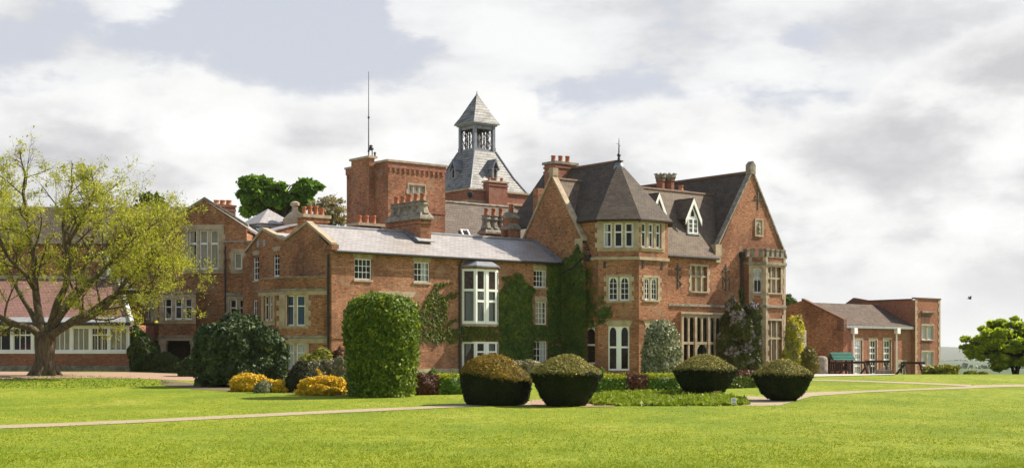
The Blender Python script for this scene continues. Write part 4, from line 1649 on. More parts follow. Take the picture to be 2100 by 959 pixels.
YL = 95.0
LS = Seg(H, hl(330, YL), hl(506, YL))
LF = Seg(H, hl(235, YL + .02), hl(330, YL + .02))
LE = LS.at(503, 466)[1]
apx_s, LA = LS.at(420, 410)
st3 = dict(lights=3, mull=.16, fw=.085, rec=.16)
wallset(man, LS, ZB, LE, [
    ((387, 471, 448, 552), dict(st3, trans=(.66,), tb=.14, sur=(.42, .35, .34, .26, .1), curtain=('curtain_cream', [[(.05, .6)], [(.05, .95)], [(.05, .95)]]))),
], 'brick_brown', gable=[(0, LE - .0), (LS.L, LE), (apx_s, LA)], rev=.3)
coping(man, LS, [(0, LE + .0), (apx_s, LA), (LS.L + .1, LE)], .2, -.3, .12, 'stone_grey')
wallset(man, LF, ZB, LE, [], 'brick_brown')
# lower canted bay
bs = [hl(296, YL), hl(326, YL - 1.0), hl(402, YL - 1.0), hl(412, YL)]
BL = [Seg(H, bs[i], bs[i + 1]) for i in range(3)]
zB1 = BL[1].at(364, 601)[1]
zW = BL[1].at(364, 690)[1]
wallset(man, BL[0], zW, zB1, [((301, 611, 321, 655), dict(lights=3, mull=.14, fw=.05, rec=.1, sur=(.1, .1, .22, .24)))], 'brick_brown')
wallset(man, BL[1], zW, zB1, [((337, 611, 394, 655), dict(st3, mull=.17, trans=(.6,), sur=(.32, .25, .25, .26)))], 'brick_brown')
wallset(man, BL[2], zW, zB1, [], 'brick_brown')
mb = MB()
mb.poly([(*p, zB1) for p in bs])
mb.build('flat_roof', 'lead', man)
mb = MB()
for sg in BL:
    mb.sbox(sg, -.04, sg.L + .04, zB1, zB1 + .14, -.2, .1)
    mb.sbox(sg, -.04, sg.L + .04, zW - .05, zW + .10, -.05, .1)
mb.build('string_course', 'stone_grey', man)
mb = MB()
zU = BL[1].at(364, 698)[1]
for sg in BL:
    mb.sbox(sg, -.0, sg.L, zU, zW - .06, -.4, .03)
sg = BL[1]
for px in (327, 391):
    a, _ = sg.at(px, 700)
    mb.sbox(sg, a, a + .42, ZB, zU - .003, -.42, .02)
    mb.sbox(sg, a - .06, a + .48, zU - .22, zU - .02, -.44, .06)
mb.build('loggia', 'stone', man)
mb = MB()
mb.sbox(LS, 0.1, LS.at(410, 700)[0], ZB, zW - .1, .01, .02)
mb.build('opening', 'timber_dark', man)  # dark sheet on the wall standing for the shade of the undercroft
# flat link
YK = 94.6
KS2 = Seg(H, hl(461, YK), hl(521, YK))
kz = KS2.at(495, 497)[1]
wallset(man, KS2, ZB, kz, [
    ((480, 518, 496.5, 552), dict(lights=1, fw=.09, rec=.12, sur=(.22, .2, .26, .26, .1), curtain=('curtain_cream', [[(0, 1)]]))),
    ((471, 613, 504, 657), dict(lights=2, mull=.15, fw=.08, trans=(.6,), rec=.14, sur=(.26, .28, .28, .2)))], 'brick_brown', rev=.25)
wallset(man, Seg(H, hl(521, YK), hl(519, YK + 3)), ZB, kz, [], 'brick_brown')
wallset(man, Seg(H, hl(461, YK + 1), hl(461, YK)), ZB, kz, [], 'brick_brown')
mb = MB()
mb.sbox(KS2, -.05, KS2.L + .05, kz, kz + .12, -.25, .1)
z_ = KS2.at(495, 603)[1]
mb.sbox(KS2, -.02, KS2.L + .02, z_ - .08, z_ + .08, .004, .12)
mb.build('coping', 'stone_grey', man)
mb = MB()
mb.poly([(*hl(461, YK), kz - .1), (*hl(521, YK), kz - .1), (*hl(519, YK + 4), kz - .1), (*hl(461, YK + 4), kz - .1)])
mb.build('flat_roof', 'lead', man)
u = KS2.at(462.5, 500)[0]
pipe(man, [KS2.P(u, kz - .2, .1), KS2.P(u, ZB, .1)], .05)
# range running off to the left behind the tree
YR = 97.0
RS = Seg(H, hl(-90, YR), hl(332, YR))
re_ = RS.at(200, 497)[1]
wallset(man, RS, ZB, re_, [((215, 520, 262, 566), dict(st3, sur=(.25, .25, .25, .25)))], 'brick_brown')
q_ = [hl(-90, YR - .3), hl(420, YR - .3)]
rz_ = EYE + (HY - 424) / F * (YR + 4.5)
r_ = [((-90 - HX) / F * YR, YR + 4.5), ((420 - HX) / F * YR, YR + 4.5)]
rl = [H.loc(*p) for p in r_]
bl_ = [H.loc(p[0], YR + 9) for p in r_]
mb = MB()
mb.slab([(*q_[0], re_ - .1), (*q_[1], re_ - .1), (*rl[1], rz_), (*rl[0], rz_)], .12)
mb.slab([(*bl_[0], re_ - .1), (*bl_[1], re_ - .1), (*rl[1], rz_), (*rl[0], rz_)], .12)
mb.build('roof', 'tile_dark', man)
# roof of the left gable
fr_, bk_ = YL + .2, YL + 12
def wl(s, Y):
    p = H.world(*LS.P(s, 0)[:2])
    return H.loc(p[0], Y)
mb = MB()
mb.slab([(*wl(-.2, fr_), LE - .15), (*wl(apx_s, fr_), LA - .03), (*wl(apx_s, bk_), LA - .03), (*wl(-.2, bk_), LE - .15)], .12)
mb.slab([(*wl(LS.L + .2, fr_), LE - .15), (*wl(apx_s, fr_), LA - .03), (*wl(apx_s, bk_), LA - .03), (*wl(LS.L + .2, bk_), LE - .15)], .12)
mb.build('roof', 'slate_grey', man)
wallset(man, Seg(H, hl(506, YL), H.loc(H.world(*hl(506, YL))[0], YL + 12)), ZB, LE, [], 'brick_brown')
wallset(man, Seg(H, H.loc(H.world(*hl(506, YL))[0], YL + 12), H.loc(H.world(*hl(235, YL))[0], YL + 12)), ZB, LE, [], 'brick_brown')
# its chimney
p_ = hl(457, YL + 3)
cx = H.loc((458 - HX) / F * (YL + 3), YL + 3)
chimney(man, cx[0] - .75, cx[1] - .55, cx[0] + .65, cx[1] + .55, 9, EYE + (HY - 421) / F * (YL + 3), 3, 'brick_dark', 'terracotta_pale', .35, .2, 'brick_dark', .05, .15, 'u')

# --- things standing on the roofs between the blocks: a glazed lantern, a stone finial
LX = Frame(535, 103.0, H.a)
ln_ = LX.empty('roof_lantern', 9.0)
tag(ln_, 'glazed roof lantern with shallow pyramid slate roof, between the left gables', 'roof lantern')
ze_ = LX.z(458, 0, 0) - 9
za_ = LX.z(431, 2, 2) - 9
zb_ = LX.z(484, 0, 0) - 9 - .6
wA, wB = 2.6, 2.6
mb = MB()
for (x, y) in ((0, 0), (wA, 0), (wA, wB), (0, wB)):
    mb.box(x - .08, y - .08, -2, x + .08, y + .08, ze_)
for k in (1, 2):
    mb.box(wA * k / 3 - .04, -.05, -2, wA * k / 3 + .04, .05, ze_)
    mb.box(-.05, wB * k / 3 - .04, -2, .05, wB * k / 3 + .04, ze_)
mb.box(-.12, -.12, ze_ - .22, wA + .12, .0, ze_ + .0)
mb.box(-.121, -.0, ze_ - .22, -.0, wB + .12, ze_ + .001)
mb.box(-.1, -.1, -2, wA + .1, wB + .1, zb_ - .7)
mb.build('frame', 'lead_pale', ln_)
mb = MB()
for a, b in (((0, 0), (wA, 0)), ((wA, 0), (wA, wB)), ((wA, wB), (0, wB)), ((0, wB), (0, 0))):
    mb.poly([(*a, -1.5), (*b, -1.5), (*b, ze_), (*a, ze_)])
mb.build('pane', 'glass', ln_)
mb = MB()
e = .3
cs = [(-e, -e), (wA + e, -e), (wA + e, wB + e), (-e, wB + e)]
for i in range(4):
    mb.slab([(*cs[i], ze_ + .02), (*cs[(i + 1) % 4], ze_ + .02), (wA / 2, wB / 2, za_)], .08)
mb.build('roof', 'slate_grey', ln_)
LG = Frame(598, 99.0, H.a)
sg_ = LG.empty('brick_gablet', 8.0)
tag(sg_, 'small brick gablet with slate roof beside the roof lantern', 'gable')
w0 = Seg(LG, (0, -2.2), (0, 0))
mb = MB()
z0_, z1_ = LG.z(482, 0, 0) - 8, LG.z(459, 0, 0) - 8
mb.hexa([(-2.6, 0, -1), (.35, 0, -1), (.35, 2.0, -1), (-2.6, 2.0, -1)], [(-2.6, 0, z0_ - .1), (.35, 0, z1_), (.35, 2, z1_), (-2.6, 2, z0_ - .1)])
mb.build('wall', 'brick_orange', sg_)
mb = MB()
mb.slab([(-2.8, -.1, z0_ - .1), (.4, -.1, z1_ + .05), (.4, 2.2, z1_ + .05), (-2.8, 2.2, z0_ - .1)], .1)
mb.build('roof', 'slate_grey', sg_)
FN = Frame(605, 104, 0)
fo = FN.empty('stone_finial', 9.0)
tag(fo, 'pale stone finial with ball top behind the four terracotta pots', 'finial')
mb = MB()
zt_ = FN.z(413, 0, 0) - 9
mb.lathe((0, 0, 0), [(.95, -2), (.9, zt_ - 1.3), (.55, zt_ - .95), (.25, zt_ - .7), (.2, zt_ - .4), (.34, zt_ - .3), (.34, zt_ - .1), (.15, zt_)], 8)
mb.build('shaft', 'stone', fo)

# ------------------------------------------------------------------ square brick tower behind
S = Frame(796, 101.0, H.a)
tw = S.empty('brick_tower')
tag(tw, 'square flat-topped brick tower with a three-light arched window, rising behind the wing', 'tower')
su = S.along(913, 0)
sv = S.across(711, 0)
sz = S.z(335, 0, 0)
zt_ = S.z(331, 0, 0)
wallset(tw, Seg(S, (0, 0), (su, 0)), 0, zt_, [((838, 380, 871, 418), dict(lights=3, mull=.16, fw=.06, arch=.35, archmat='stone', rows=3, cols=2, rec=.16, bar=.03, sur=(.1, .1, .14, .12, .1), blind=('curtain_white', .02, .98)))], 'brick_orange')
vs = S.across(768, 0)
vt = S.across(731, 0)
wallset(tw, Seg(S, (0, vs), (0, 0)), 0, zt_, [], 'brick_orange')
zl_ = S.z(348, 0, sv)
wallset(tw, Seg(S, (0, sv), (0, vt)), 0, zl_, [], 'brick_orange')
wallset(tw, Seg(S, (su, 0), (su, sv)), 0, zl_, [], 'brick_orange')
wallset(tw, Seg(S, (su, sv), (0, sv)), 0, zl_, [], 'brick_orange')
# stair turret on the side
zs_ = S.z(332, 0, vt)
tu = -.45
for a, b in (((0, vt), (tu, vt)), ((tu, vt), (tu, vs)), ((tu, vs), (0, vs))):
    wallset(tw, Seg(S, a, b), 0, zs_, [], 'brick_orange')
mb = MB()
mb.box(tu - .12, vs - .1, zs_, .2, vt + .1, zs_ + .16)
mb.box(-.14, -.14, zt_, su + .14, .3, zt_ + .15)
mb.box(-.141, .3, zt_, .3, vs - .1, zt_ + .149)
mb.box(su - .3, .3, zt_, su + .14, sv, zt_ + .148)
mb.box(-.13, vt + .1, zl_, .3, sv + .13, zl_ + .15)
mb.build('coping', 'stone', tw)
mb = MB()
mb.poly([(0, 0, zt_ - .3), (su, 0, zt_ - .3), (su, sv, zt_ - .3), (0, sv, zt_ - .3)])
mb.build('flat_roof', 'lead', tw)
mb = MB()                                              # corbelled brick frieze
sgR = Seg(S, (0, 0), (su, 0))
mb.sbox(sgR, -.05, su + .05, zt_ - .42, zt_, .003, .07)
k = 0
while .1 + k * .42 < su - .15:
    mb.sbox(sgR, .08 + k * .42, .25 + k * .42, zt_ - .68, zt_ - .425, .003, .065)
    k += 1
sgL = Seg(S, (0, sv), (0, vt))
mb.sbox(sgL, -.05, sgL.L, zl_ - .42, zl_, .003, .07)
k = 0
while .1 + k * .42 < sgL.L - .3:
    mb.sbox(sgL, .08 + k * .42, .25 + k * .42, zl_ - .68, zl_ - .425, .003, .065)
    k += 1
mb.build('frieze', 'brick_red', tw)
mb = MB()
for zz in (3.4, 5.4):
    mb.sbox(sgR, -.03, su + .03, zt_ - zz - .07, zt_ - zz + .07, .003, .035)
mb.build('string_course', 'brick_red', tw)
# mast and siren on its roof
mx, my = S.world(.0, vs + .5)
ma = empty('radio_mast', (mx, my, zs_ + .16))
ma.location.x = (756 - HX) / F * my
tag(ma, 'tall thin radio mast standing on the brick tower', 'mast')
zz = EYE + (HY - 147) / F * my - zs_ - .16
mb = MB()
mb.tube([(0, 0, 0), (0, 0, zz * .45), (0, 0, zz)], [.05, .035, .018], 6)
mb.build('pole', 'grey_iron', ma)
mb = MB()
for h in (0.35, zz * .45):
    mb.lathe((0, 0, h), [(.06, 0), (.075, .02), (.075, .12), (.06, .14)], 8)
mb.build('collar', 'black_iron', ma)
si = empty('siren', ((763.5 - HX) / F * my, my - .1, zs_ + .16))
tag(si, 'small black siren on a short post beside the mast', 'siren')
mb = MB()
mb.tube([(0, 0, 0), (0, 0, .5)], .04, 6)
mb.build('post', 'black_iron', si)
mb = MB()
mb.lathe((-.08, 0, .45), [(.06, 0), (.19, .06), (.19, .16), (.1, .26), (.14, .34), (.05, .4)], 10)
mb.build('horn', 'black_iron', si, True)
vc = empty('vent_cowl', ((769 - HX) / F * my, my - .1, zs_ + .16))
tag(vc, 'little dark cowl at the corner of the tower top', 'vent cowl')
mb = MB()
mb.lathe((0, 0, 0), [(.07, 0), (.06, .2), (.12, .24), (.04, .34)], 8)
mb.build('cap', 'black_iron', vc)

# ------------------------------------------------------------------ chapel roofs behind the wing
CH = Frame(905, 106.6, H.a)
ch = CH.empty('chapel')
tag(ch, 'long grey-brown tiled roof with skylight seen between the brick tower and the gable', 'chapel')
cr = 2.5
cu1 = CH.along(1052, cr)
cz = CH.z(411, .3, cr)
ce = cz - 3.6
mb = MB()
mb.slab([(-.3, -.6, ce), (cu1 + 3.5, -.6, ce), (cu1 + .2, cr, cz), (-.3, cr, cz)], .12)
mb.slab([(-.3, 5.6, ce), (cu1 + .2, 5.6, ce), (cu1 + .2, cr, cz), (-.3, cr, cz)], .12)
mb.build('roof', 'tile_grey', ch)
mb = MB()
cx1 = cu1 + 3.0
mb.slab([(cu1 - 1.4, -2.5, ce - .4), (cx1, -2.5, cz + .25), (cx1, 5, cz + .25), (cu1 - 1.4, 5, ce - .4)], .12)
mb.slab([(cx1 + 4, -2.5, ce - .2), (cx1, -2.5, cz + .25), (cx1, 5, cz + .25), (cx1 + 4, 5, ce - .2)], .12)
mb.build('roof', 'tile_dark', ch)
mb = MB()
mb.tube([(-.3, cr, cz + .04), (cu1, cr, cz + .04)], .11, 8)
mb.build('ridge', 'stone_grey', ch)
mb = MB()
for a, b in (((-.3, -.5), (-.3, 5.4)),):
    mb.hexa([(-.7, -.7, ce - .3), (-.25, -.7, ce - .3), (-.25, cr, cz - .2), (-.7, cr, cz - .2)], [(-.7, -.7, ce + .25), (-.25, -.7, ce + .25), (-.25, cr, cz + .3), (-.7, cr, cz + .3)])
mb.build('coping', 'stone', ch)
mb = MB()
mb.box(-.2, 0, 0, cx1 + 3, 5.0, ce + .1)
mb.build('wall', 'brick_orange', ch)
cn = Vector((0, -(cz - ce), cr + .6)).normalized()
p0, p1, p2, p3 = [CH.hit(a, b, (0, cr, cz), cn) for a, b in ((943.5, 473), (957, 473.5), (963, 487), (949.5, 486.5))]
mb = MB()
lift = cn * .12
for a, b in ((p0, p1), (p1, p2), (p2, p3), (p3, p0)):
    mb.bar(a + lift, b + lift, .11)
so = mb.build('skylight', 'white_paint', ch)
mb = MB()
mb.poly([p + cn * .09 for p in (p3, p2, p1, p0)])
mb.build('pane', 'glass', so)

# ------------------------------------------------------------------ bell tower
YB = 118.0
B = Frame(978, YB, H.a)
bt = B.empty('bell_tower')
tag(bt, 'bell tower with grey shingled spire, open timber belfry and brick base', 'bell tower')
mpp = YB / F
zz = lambda py: EYE + (HY - py) / F * (YB - 2)
a0, a1 = 3.55, 2.9
zp = zz(398)
wb = [(-a0, -a0), (a0, -a0), (a0, a0), (-a0, a0)]
for i in range(4):
    wallset(bt, Seg(B, wb[i], wb[(i + 1) % 4]), 0, zp, [], 'brick_red')
mb = MB()
for i in range(4):
    sg = Seg(B, wb[i], wb[(i + 1) % 4])
    mb.sbox(sg, -.1, sg.L + .1 - .001 * i, zp, zp + .16, -.4, .12)
    mb.sbox(sg, -.05, sg.L + .05, zp - .95 - .001 * i, zp - .78, .003, .10)
mb.build('coping', 'stone', bt)
z0_, z1_ = zz(397), zz(306)
t0, t1 = a1, 1.12
def sq(a):
    return [(-a, -a), (a, -a), (a, a), (-a, a)]
mb = MB()
q0, qm, q1 = sq(t0 + .15), sq(t0 * .60 + t1 * .40 - .03), sq(t1)
zm_ = z0_ * .60 + z1_ * .40
for i in range(4):
    j = (i + 1) % 4
    mb.slab([(*q0[i], z0_), (*q0[j], z0_), (*qm[j], zm_), (*qm[i], zm_)], .1)
    mb.slab([(*qm[i], zm_), (*qm[j], zm_), (*q1[j], z1_), (*q1[i], z1_)], .1)
mb.build('spire_skirt', 'shingle_lead', bt)
mb = MB()
for i in range(4):
    mb = MB()
    mb.tube([(*q0[i], z0_ + .02), (*qm[i], zm_ + .03), (*q1[i], z1_ + .03)], .075, 6)
    mb.build('hip_roll', 'lead', bt)
zc_ = zz(252)
mb = MB()
pw = .13
for i, (x, y) in enumerate(sq(t1 - .16)):
    mb.box(x - .16, y - .16, z1_ - .15, x + .16, y + .16, z1_ + .35)
    mb.box(x - pw, y - pw, z1_ + .35, x + pw, y + pw, zc_)
mb.build('corner_post', 'lead', bt)
mb = MB()
for i in range(4):
    c0, c1 = sq(t1 - .16)[i], sq(t1 - .16)[(i + 1) % 4]
    sg = Seg(B, c0, c1)
    mb.sbox(sg, .16, sg.L - .16, z1_ - .1, z1_ + .22, -.06, .06)
    mb.sbox(sg, .13, sg.L - .13, zc_ - .32, zc_ - .02, -.06, .06)
mb.build('rail', 'lead', bt)
for i in range(4):                                     # tracery of each side
    c0, c1 = sq(t1 - .16)[i], sq(t1 - .16)[(i + 1) % 4]
    sg = Seg(B, c0, c1)
    mb = MB()
    x0, x1 = .15, sg.L - .15
    for k in (1, 2):
        x = x0 + (x1 - x0) * k / 3
        mb.sbox(sg, x - .035, x + .035, z1_ + .22, zc_ - .3, -.04, .04)
    for k in range(3):
        xa, xb = x0 + (x1 - x0) * k / 3, x0 + (x1 - x0) * (k + 1) / 3
        for (za_, zb_) in ((z1_ + .25, z1_ + 1.15), (z1_ + 1.15, zc_ - .32)):
            mb.bar(sg.P(xa, za_), sg.P(xb, zb_), .028)
            mb.bar(sg.P(xb, za_), sg.P(xa, zb_), .028)
        arch_fill(mb, sg, xa + .03, xb - .03, zc_ - .31, .3, -.03, .03)
    mb.build('tracery', 'timber_dark', bt)
mb = MB()
qe, qi = sq(1.36), sq(1.2)
mb.prism(qi, zc_ - .02, zc_ + .10)
mb.prism(qe, zc_ + .10, zc_ + .18)
mb.build('cornice', 'lead_pale', bt)
mb = MB()
qs = [(1.36, zz(247)), (1.02, zz(233)), (.12, zz(188)), (.05, zz(185))]
for (ra, za_), (rb, zb_) in zip(qs, qs[1:]):
    A0, A1 = sq(ra), sq(rb)
    for i in range(4):
        j = (i + 1) % 4
        mb.poly([(*A0[i], za_), (*A0[j], za_), (*A1[j], zb_), (*A1[i], zb_)])
mb.build('spire', 'shingle_lead', bt)
mb = MB()
mb.lathe((0, 0, 0), [(.12, zz(189)), (.13, zz(187)), (.05, zz(184)), (.03, zz(180)), (.01, zz(177))], 8)
mb.build('spire_tip', 'grey_iron', bt)
# one gabled vent on each face of the skirt
for i in range(4):
    j = (i + 1) % 4
    m0 = ((qm[i][0] + qm[j][0]) / 2, (qm[i][1] + qm[j][1]) / 2)
    nrm = Vector((m0[0], m0[1], 0)).normalized()
    tn = Vector((-nrm.y, nrm.x, 0))
    r0 = zm_ + .35
    d0 = Vector(m0).length + .28
    c = nrm * d0
    mb = MB()
    hw_ = .42
    def pt(s, z, n):
        v = c + tn * s + nrm * n
        return (v.x, v.y, z)
    mb.hexa([pt(-hw_ * .6, r0 - .55, 0), pt(hw_ * .6, r0 - .55, 0), pt(hw_ * .6, r0 - .55, -1), pt(-hw_ * .6, r0 - .55, -1)],
            [pt(-hw_ * .6, r0 + .3, 0), pt(hw_ * .6, r0 + .3, 0), pt(hw_ * .6, r0 + .3, -1), pt(-hw_ * .6, r0 + .3, -1)])
    dm = mb.build('spire_dormer', 'lead_pale', bt)
    mb = MB()
    for sx in (-1, 1):
        mb.slab([pt(sx * hw_, r0 + .15, .12), pt(0, r0 + 1.05, .12), pt(0, r0 + 1.05, -1.1), pt(sx * hw_, r0 + .15, -1.1)], .08)
    mb.build('roof', 'lead', dm)
    mb = MB()
    mb.poly([pt(-.14, r0 - .45, .01), pt(.14, r0 - .45, .01), pt(.14, r0 + .1, .01), pt(0, r0 + .32, .01), pt(-.14, r0 + .1, .01)])
    mb.poly([pt(-.13, r0 + .35, .03), pt(.13, r0 + .35, .03), pt(0, r0 + .75, .03)])
    mb.build('louvre', 'timber_dark', dm)
ua, ub = B.along(1002, -a0 - .5), B.along(1040, -a0 - .5)
chimney(bt, ua, -a0 - .55, ub, -a0 + .2, 8, zz(377), 3, 'brick_red', 'terracotta', .3, .13, 'stone', .1, .14, 'u')
fl = empty('floodlight', (B.world(B.along(961, -a0), -a0 - .2)[0], B.world(B.along(961, -a0), -a0 - .2)[1], zz(408)))
tag(fl, 'dark floodlight fixed to the base of the bell tower', 'floodlight')
mb = MB()
mb.lathe((0, -.1, -.2), [(.12, 0), (.26, .12), (.26, .34), (.1, .45)], 8)
mb.build('housing', 'black_iron', fl)

# ------------------------------------------------------------------ annexe at the left
YA = 88.0
AN = Frame(265, YA, R(0.0))
an = AN.empty('garden_annexe')
tag(an, 'single-storey annexe with white window wall and pinkish tiled roof behind the spreading tree', 'annexe')
x0 = AN.along(-120, 0)
aw = Seg(AN, (x0, 0), (0, 0))
zq = lambda py: EYE + (HY - py) / F * YA
mb = MB()
mb.box(x0, -.14, -.3, .06, 0.05, zq(749))
mb.build('plinth', 'stone_grey', an)
mb = MB()
mb.sbox(aw, 0, aw.L, zq(749), zq(724.5), -.25, -.003)
mb.build('wall', 'brick_red', an)
sw = Seg(AN, (0, 0), (-.0, 8))
wallset(an, sw, -.3, zq(664), [], 'brick_red')
wallset(an, Seg(AN, (0, 8), (x0, 8)), -.3, zq(664), [], 'brick_red')
wallset(an, Seg(AN, (x0, 8), (x0, 0)), -.3, zq(664), [], 'brick_red')
mb = MB()
mb.sbox(aw, -.05, aw.L + .06, zq(724.5), zq(719), -.2, .08)
mb.sbox(aw, 0, aw.L, zq(671.5), zq(664), -.15, .02)
bays = [(-60, -22), (-18, 21), (28, 64), (69, 104), (111, 143), (150, 182), (188.5, 220), (226, 259)]
edges = [-70] + [(bays[i][1] + bays[i + 1][0]) / 2 for i in range(len(bays) - 1)] + [264.5]
for i, e in enumerate(edges):
    s_ = aw.at(e, 700)[0]
    wd = .10
    mb.sbox(aw, s_ - wd, min(s_ + wd, aw.L + .02), zq(719), zq(671.5), -.15, .022 + .001 * (i % 2))
mb.build('window_wall', 'white_paint', an)
for i, (pa, pb) in enumerate(bays):
    s0, s1 = aw.at(pa - 1, 700)[0], aw.at(pb + 1, 700)[0]
    opt = dict(lights=1, fw=.06, rec=.05, cols=3, rows=1, bar=.05)
    if i in (0, 2, 3, 6):
        opt['trans'] = (.70,)
        opt['tb'] = .09
    if i == 1:
        opt['cols'] = 2
    if i in (4, 5, 7):
        opt['curtain'] = ('curtain_cream', [[(.0, 1.0)]])
        opt['cols'] = 3
    if i == 6:
        opt['curtain'] = ('curtain_cream', [[(.1, .22), (.3, .42), (.5, .62), (.7, .82), (.9, 1)]])
    window(an, aw, (s0, s1, zq(719), zq(671.5)), **opt)
mb = MB()
p_ = aw.at(47, 712)[0]
for k, (px, py, rr) in enumerate(((44, 714, .22), (53, 712, .3), (60, 714, .2), (74, 708, .35))):
    c = AN.loc((px - HX) / F * (YA + .7), YA + .7)
    mb.ico((c[0], c[1], zq(py)), rr, 2, (1, .5, 1.1))
mb.build('seat_back', 'red_cloth', an, True)
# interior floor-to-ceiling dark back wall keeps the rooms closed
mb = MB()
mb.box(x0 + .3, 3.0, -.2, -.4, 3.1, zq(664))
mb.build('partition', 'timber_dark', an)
yr = 5.5
zr = EYE + (HY - 572) / F * (YA + yr)
xr = AN.along(241, yr)
ze_ = zq(661)
mb = MB()
mb.slab([(x0, -.35, ze_), (.25, -.35, ze_), (xr, yr, zr), (x0, yr, zr)], .14)
mb.slab([(x0, 8.3, ze_), (.25, 8.3, ze_), (xr, yr, zr), (x0, yr, zr)], .14)
mb.build('roof', 'tile_pink', an)
mb = MB()
e0, e1 = Vector((.28, -.42, ze_ - .02)), Vector((xr + .03, yr, zr + .1))
mb.bar(e0, e1, .22, .30)
mb.bar(Vector((.27, 8.3, ze_)), e1 + Vector((0, .05, 0)), .2, .28)
mb.build('barge_board', 'white_paint', an)
mb = MB()
mb.bar((x0, yr, zr + .12), (xr, yr, zr + .12), .26, .22)
mb.build('ridge', 'lead_pale', an)
mb = MB()
mb.slab([(x0, -.38, ze_ + .03), (.2, -.38, ze_ + .03), (.02, .15, ze_ + .34), (x0, .15, ze_ + .34)], .05)
mb.build('eaves_flashing', 'lead_pale', an)
mb = MB()
mb.tube([(x0, -.42, ze_ - .1), (.2, -.42, ze_ - .1)], .08, 8)
mb.build('gutter', 'black_iron', an)
lm = empty('wall_lamp', AN.world(.12, .1) + (zq(675),))
tag(lm, 'small black lantern on the right corner of the annexe', 'wall lamp')
mb = MB()
mb.lathe((0.02, -.1, -.25), [(.04, 0), (.12, .08), (.16, .32), (.05, .42)], 6)
mb.build('lantern', 'black_iron', lm)
mb = MB()
mb.bar((-.1, -.1, .1), (.05, -.1, .2), .05)
mb.build('bracket', 'black_iron', lm)

# ------------------------------------------------------------------ the hall at the right
HR = Frame(1718, 120.0, H.a)
ha = HR.empty('assembly_hall')
tag(ha, 'modern low brick hall with mottled tiled roof and three tall windows, at the right', 'hall')
hu = HR.along(1869, 0)
he_ = HR.z(668, 0, 0)
hs = Seg(HR, (0, 0), (hu, 0))
tall = dict(lights=1, fw=.10, cols=3, rows=1, trans=(.22, .42, .62, .8), rec=.14, bar=.05, sill=0, sur=(.14, .14, .24, 0), tb=.12)
wallset(ha, hs, -.4, he_, [
    ((1753, 697, 1768, 767), dict(tall)), ((1783, 697, 1798, 767), dict(tall)), ((1812, 697, 1827, 767), dict(tall)),
    ((1842, 743, 1855, 768), dict(lights=1, fw=.10, cols=2, trans=(.55,), rec=.14, sur=(.1, .25, .25, 0)))], 'brick_red')
hv = HR.across(1646, 0)
hz = HR.z(619, 0, hv)
hl_ = Seg(HR, (-.02, hv), (-.02, -.6))
zl0 = HR.z(660, 0, 0) + .12
zl1 = HR.z(618, 0, hv) + .1
wallset(ha, hl_, -.4, zl0, [], 'brick_brown', gable=[(0, zl0), (hl_.L, zl0), (0, zl1)])
mb = MB()
mb.spoly(hl_, [(0, zl1), (hl_.L + .1, zl0 - .05), (hl_.L + .1, zl0 + .13), (0, zl1 + .18)], -.3, .12)
mb.sbox(hl_, hl_.L - .6, hl_.L + .12, zl0 - .9, zl0 + .05, -.3, .10)
mb.build('coping', 'brick_dark', ha)
hl2 = Seg(HR, (-.02, hv + 8), (-.02, hv))
wallset(ha, hl2, -.4, zl0, [], 'brick_brown', gable=[(0, zl0), (hl2.L, zl0), (hl2.L, zl1)])
mb = MB()
mb.slab([(.0, -.35, he_ + .1), (hu, -.35, he_ + .1), (hu, hv, hz), (.0, hv, hz)], .14)
mb.slab([(.0, 2 * hv, he_ + .1), (hu, 2 * hv, he_ + .1), (hu, hv, hz), (.0, hv, hz)], .14)
mb.build('roof', 'tile_mottled', ha)
mb = MB()
mb.sbox(hs, .15, hu - .1, he_ - .15, he_ + .08, .02, .34)
mb.build('gutter', 'lead_pale', ha)
for px in (1748, 1836):
    s_, z_ = hs.at(px, 678)
    mb = MB()
    mb.tube([hs.P(s_, z_, .12), hs.P(s_, -.3, .12)], .075, 8)
    mb.tube([hs.P(s_, he_ - .1, .15), hs.P(s_, z_ + .3, .15)], .05, 8)
    mb.sbox(hs, s_ - .22, s_ + .22, z_ - .25, z_ + .25, .01, .4)
    mb.build('drainpipe', 'white_paint', ha)
# taller stair block
bu = HR.along(1928, -.4)
bz = HR.z(613, hu + 1, 0)
b0s = Seg(HR, (hu, -.4), (bu, -.4))
bay = dict(lights=2, mull=.14, fw=.05, rec=.08, sur=(.06, .1, .14, .1), blind=('curtain_white', .0, 1.0))
wallset(ha, b0s, -.4, bz, [((1890, 667, 1914, 696), dict(bay)), ((1890, 721, 1914, 749), dict(bay))], 'brick_red')
bv = HR.across(1768, hu)
wallset(ha, Seg(HR, (hu, bv), (hu, -.4)), -.4, bz - .1, [], 'brick_red', gable=None)
wallset(ha, Seg(HR, (bu, -.4), (bu, bv)), -.4, bz - .1, [], 'brick_red')
wallset(ha, Seg(HR, (bu, bv), (hu, bv)), -.4, bz - .1, [], 'brick_red')
mb = MB()
mb.sbox(b0s, -.08, b0s.L + .08, bz, bz + .12, -.3, .08)
mb.box(hu - .1, 0, bz - .1, hu + .2, bv, bz + .02)
mb.box(bu - .2, 0, bz - .1, bu + .1, bv, bz + .02)
mb.build('coping', 'brick_dark', ha)
mb = MB()
mb.poly([(hu, 0, bz - .2), (bu, 0, bz - .2), (bu, bv, bz - .2), (hu, bv, bz - .2)])
mb.build('flat_roof', 'lead', ha)
mb = MB()
for i, s_ in enumerate((0, b0s.L)):
    zz_, k = 0, 0
    while zz_ < bz - .3:
        wd = .32 if k % 2 else .2
        a, b = (s_ - .015, s_ + wd) if i == 0 else (s_ - wd, s_ + .015)
        mb.sbox(b0s, a, b, zz_, zz_ + .34, .003, .03)
        zz_ += .35
        k += 1
mb.build('quoin', 'stone', ha)
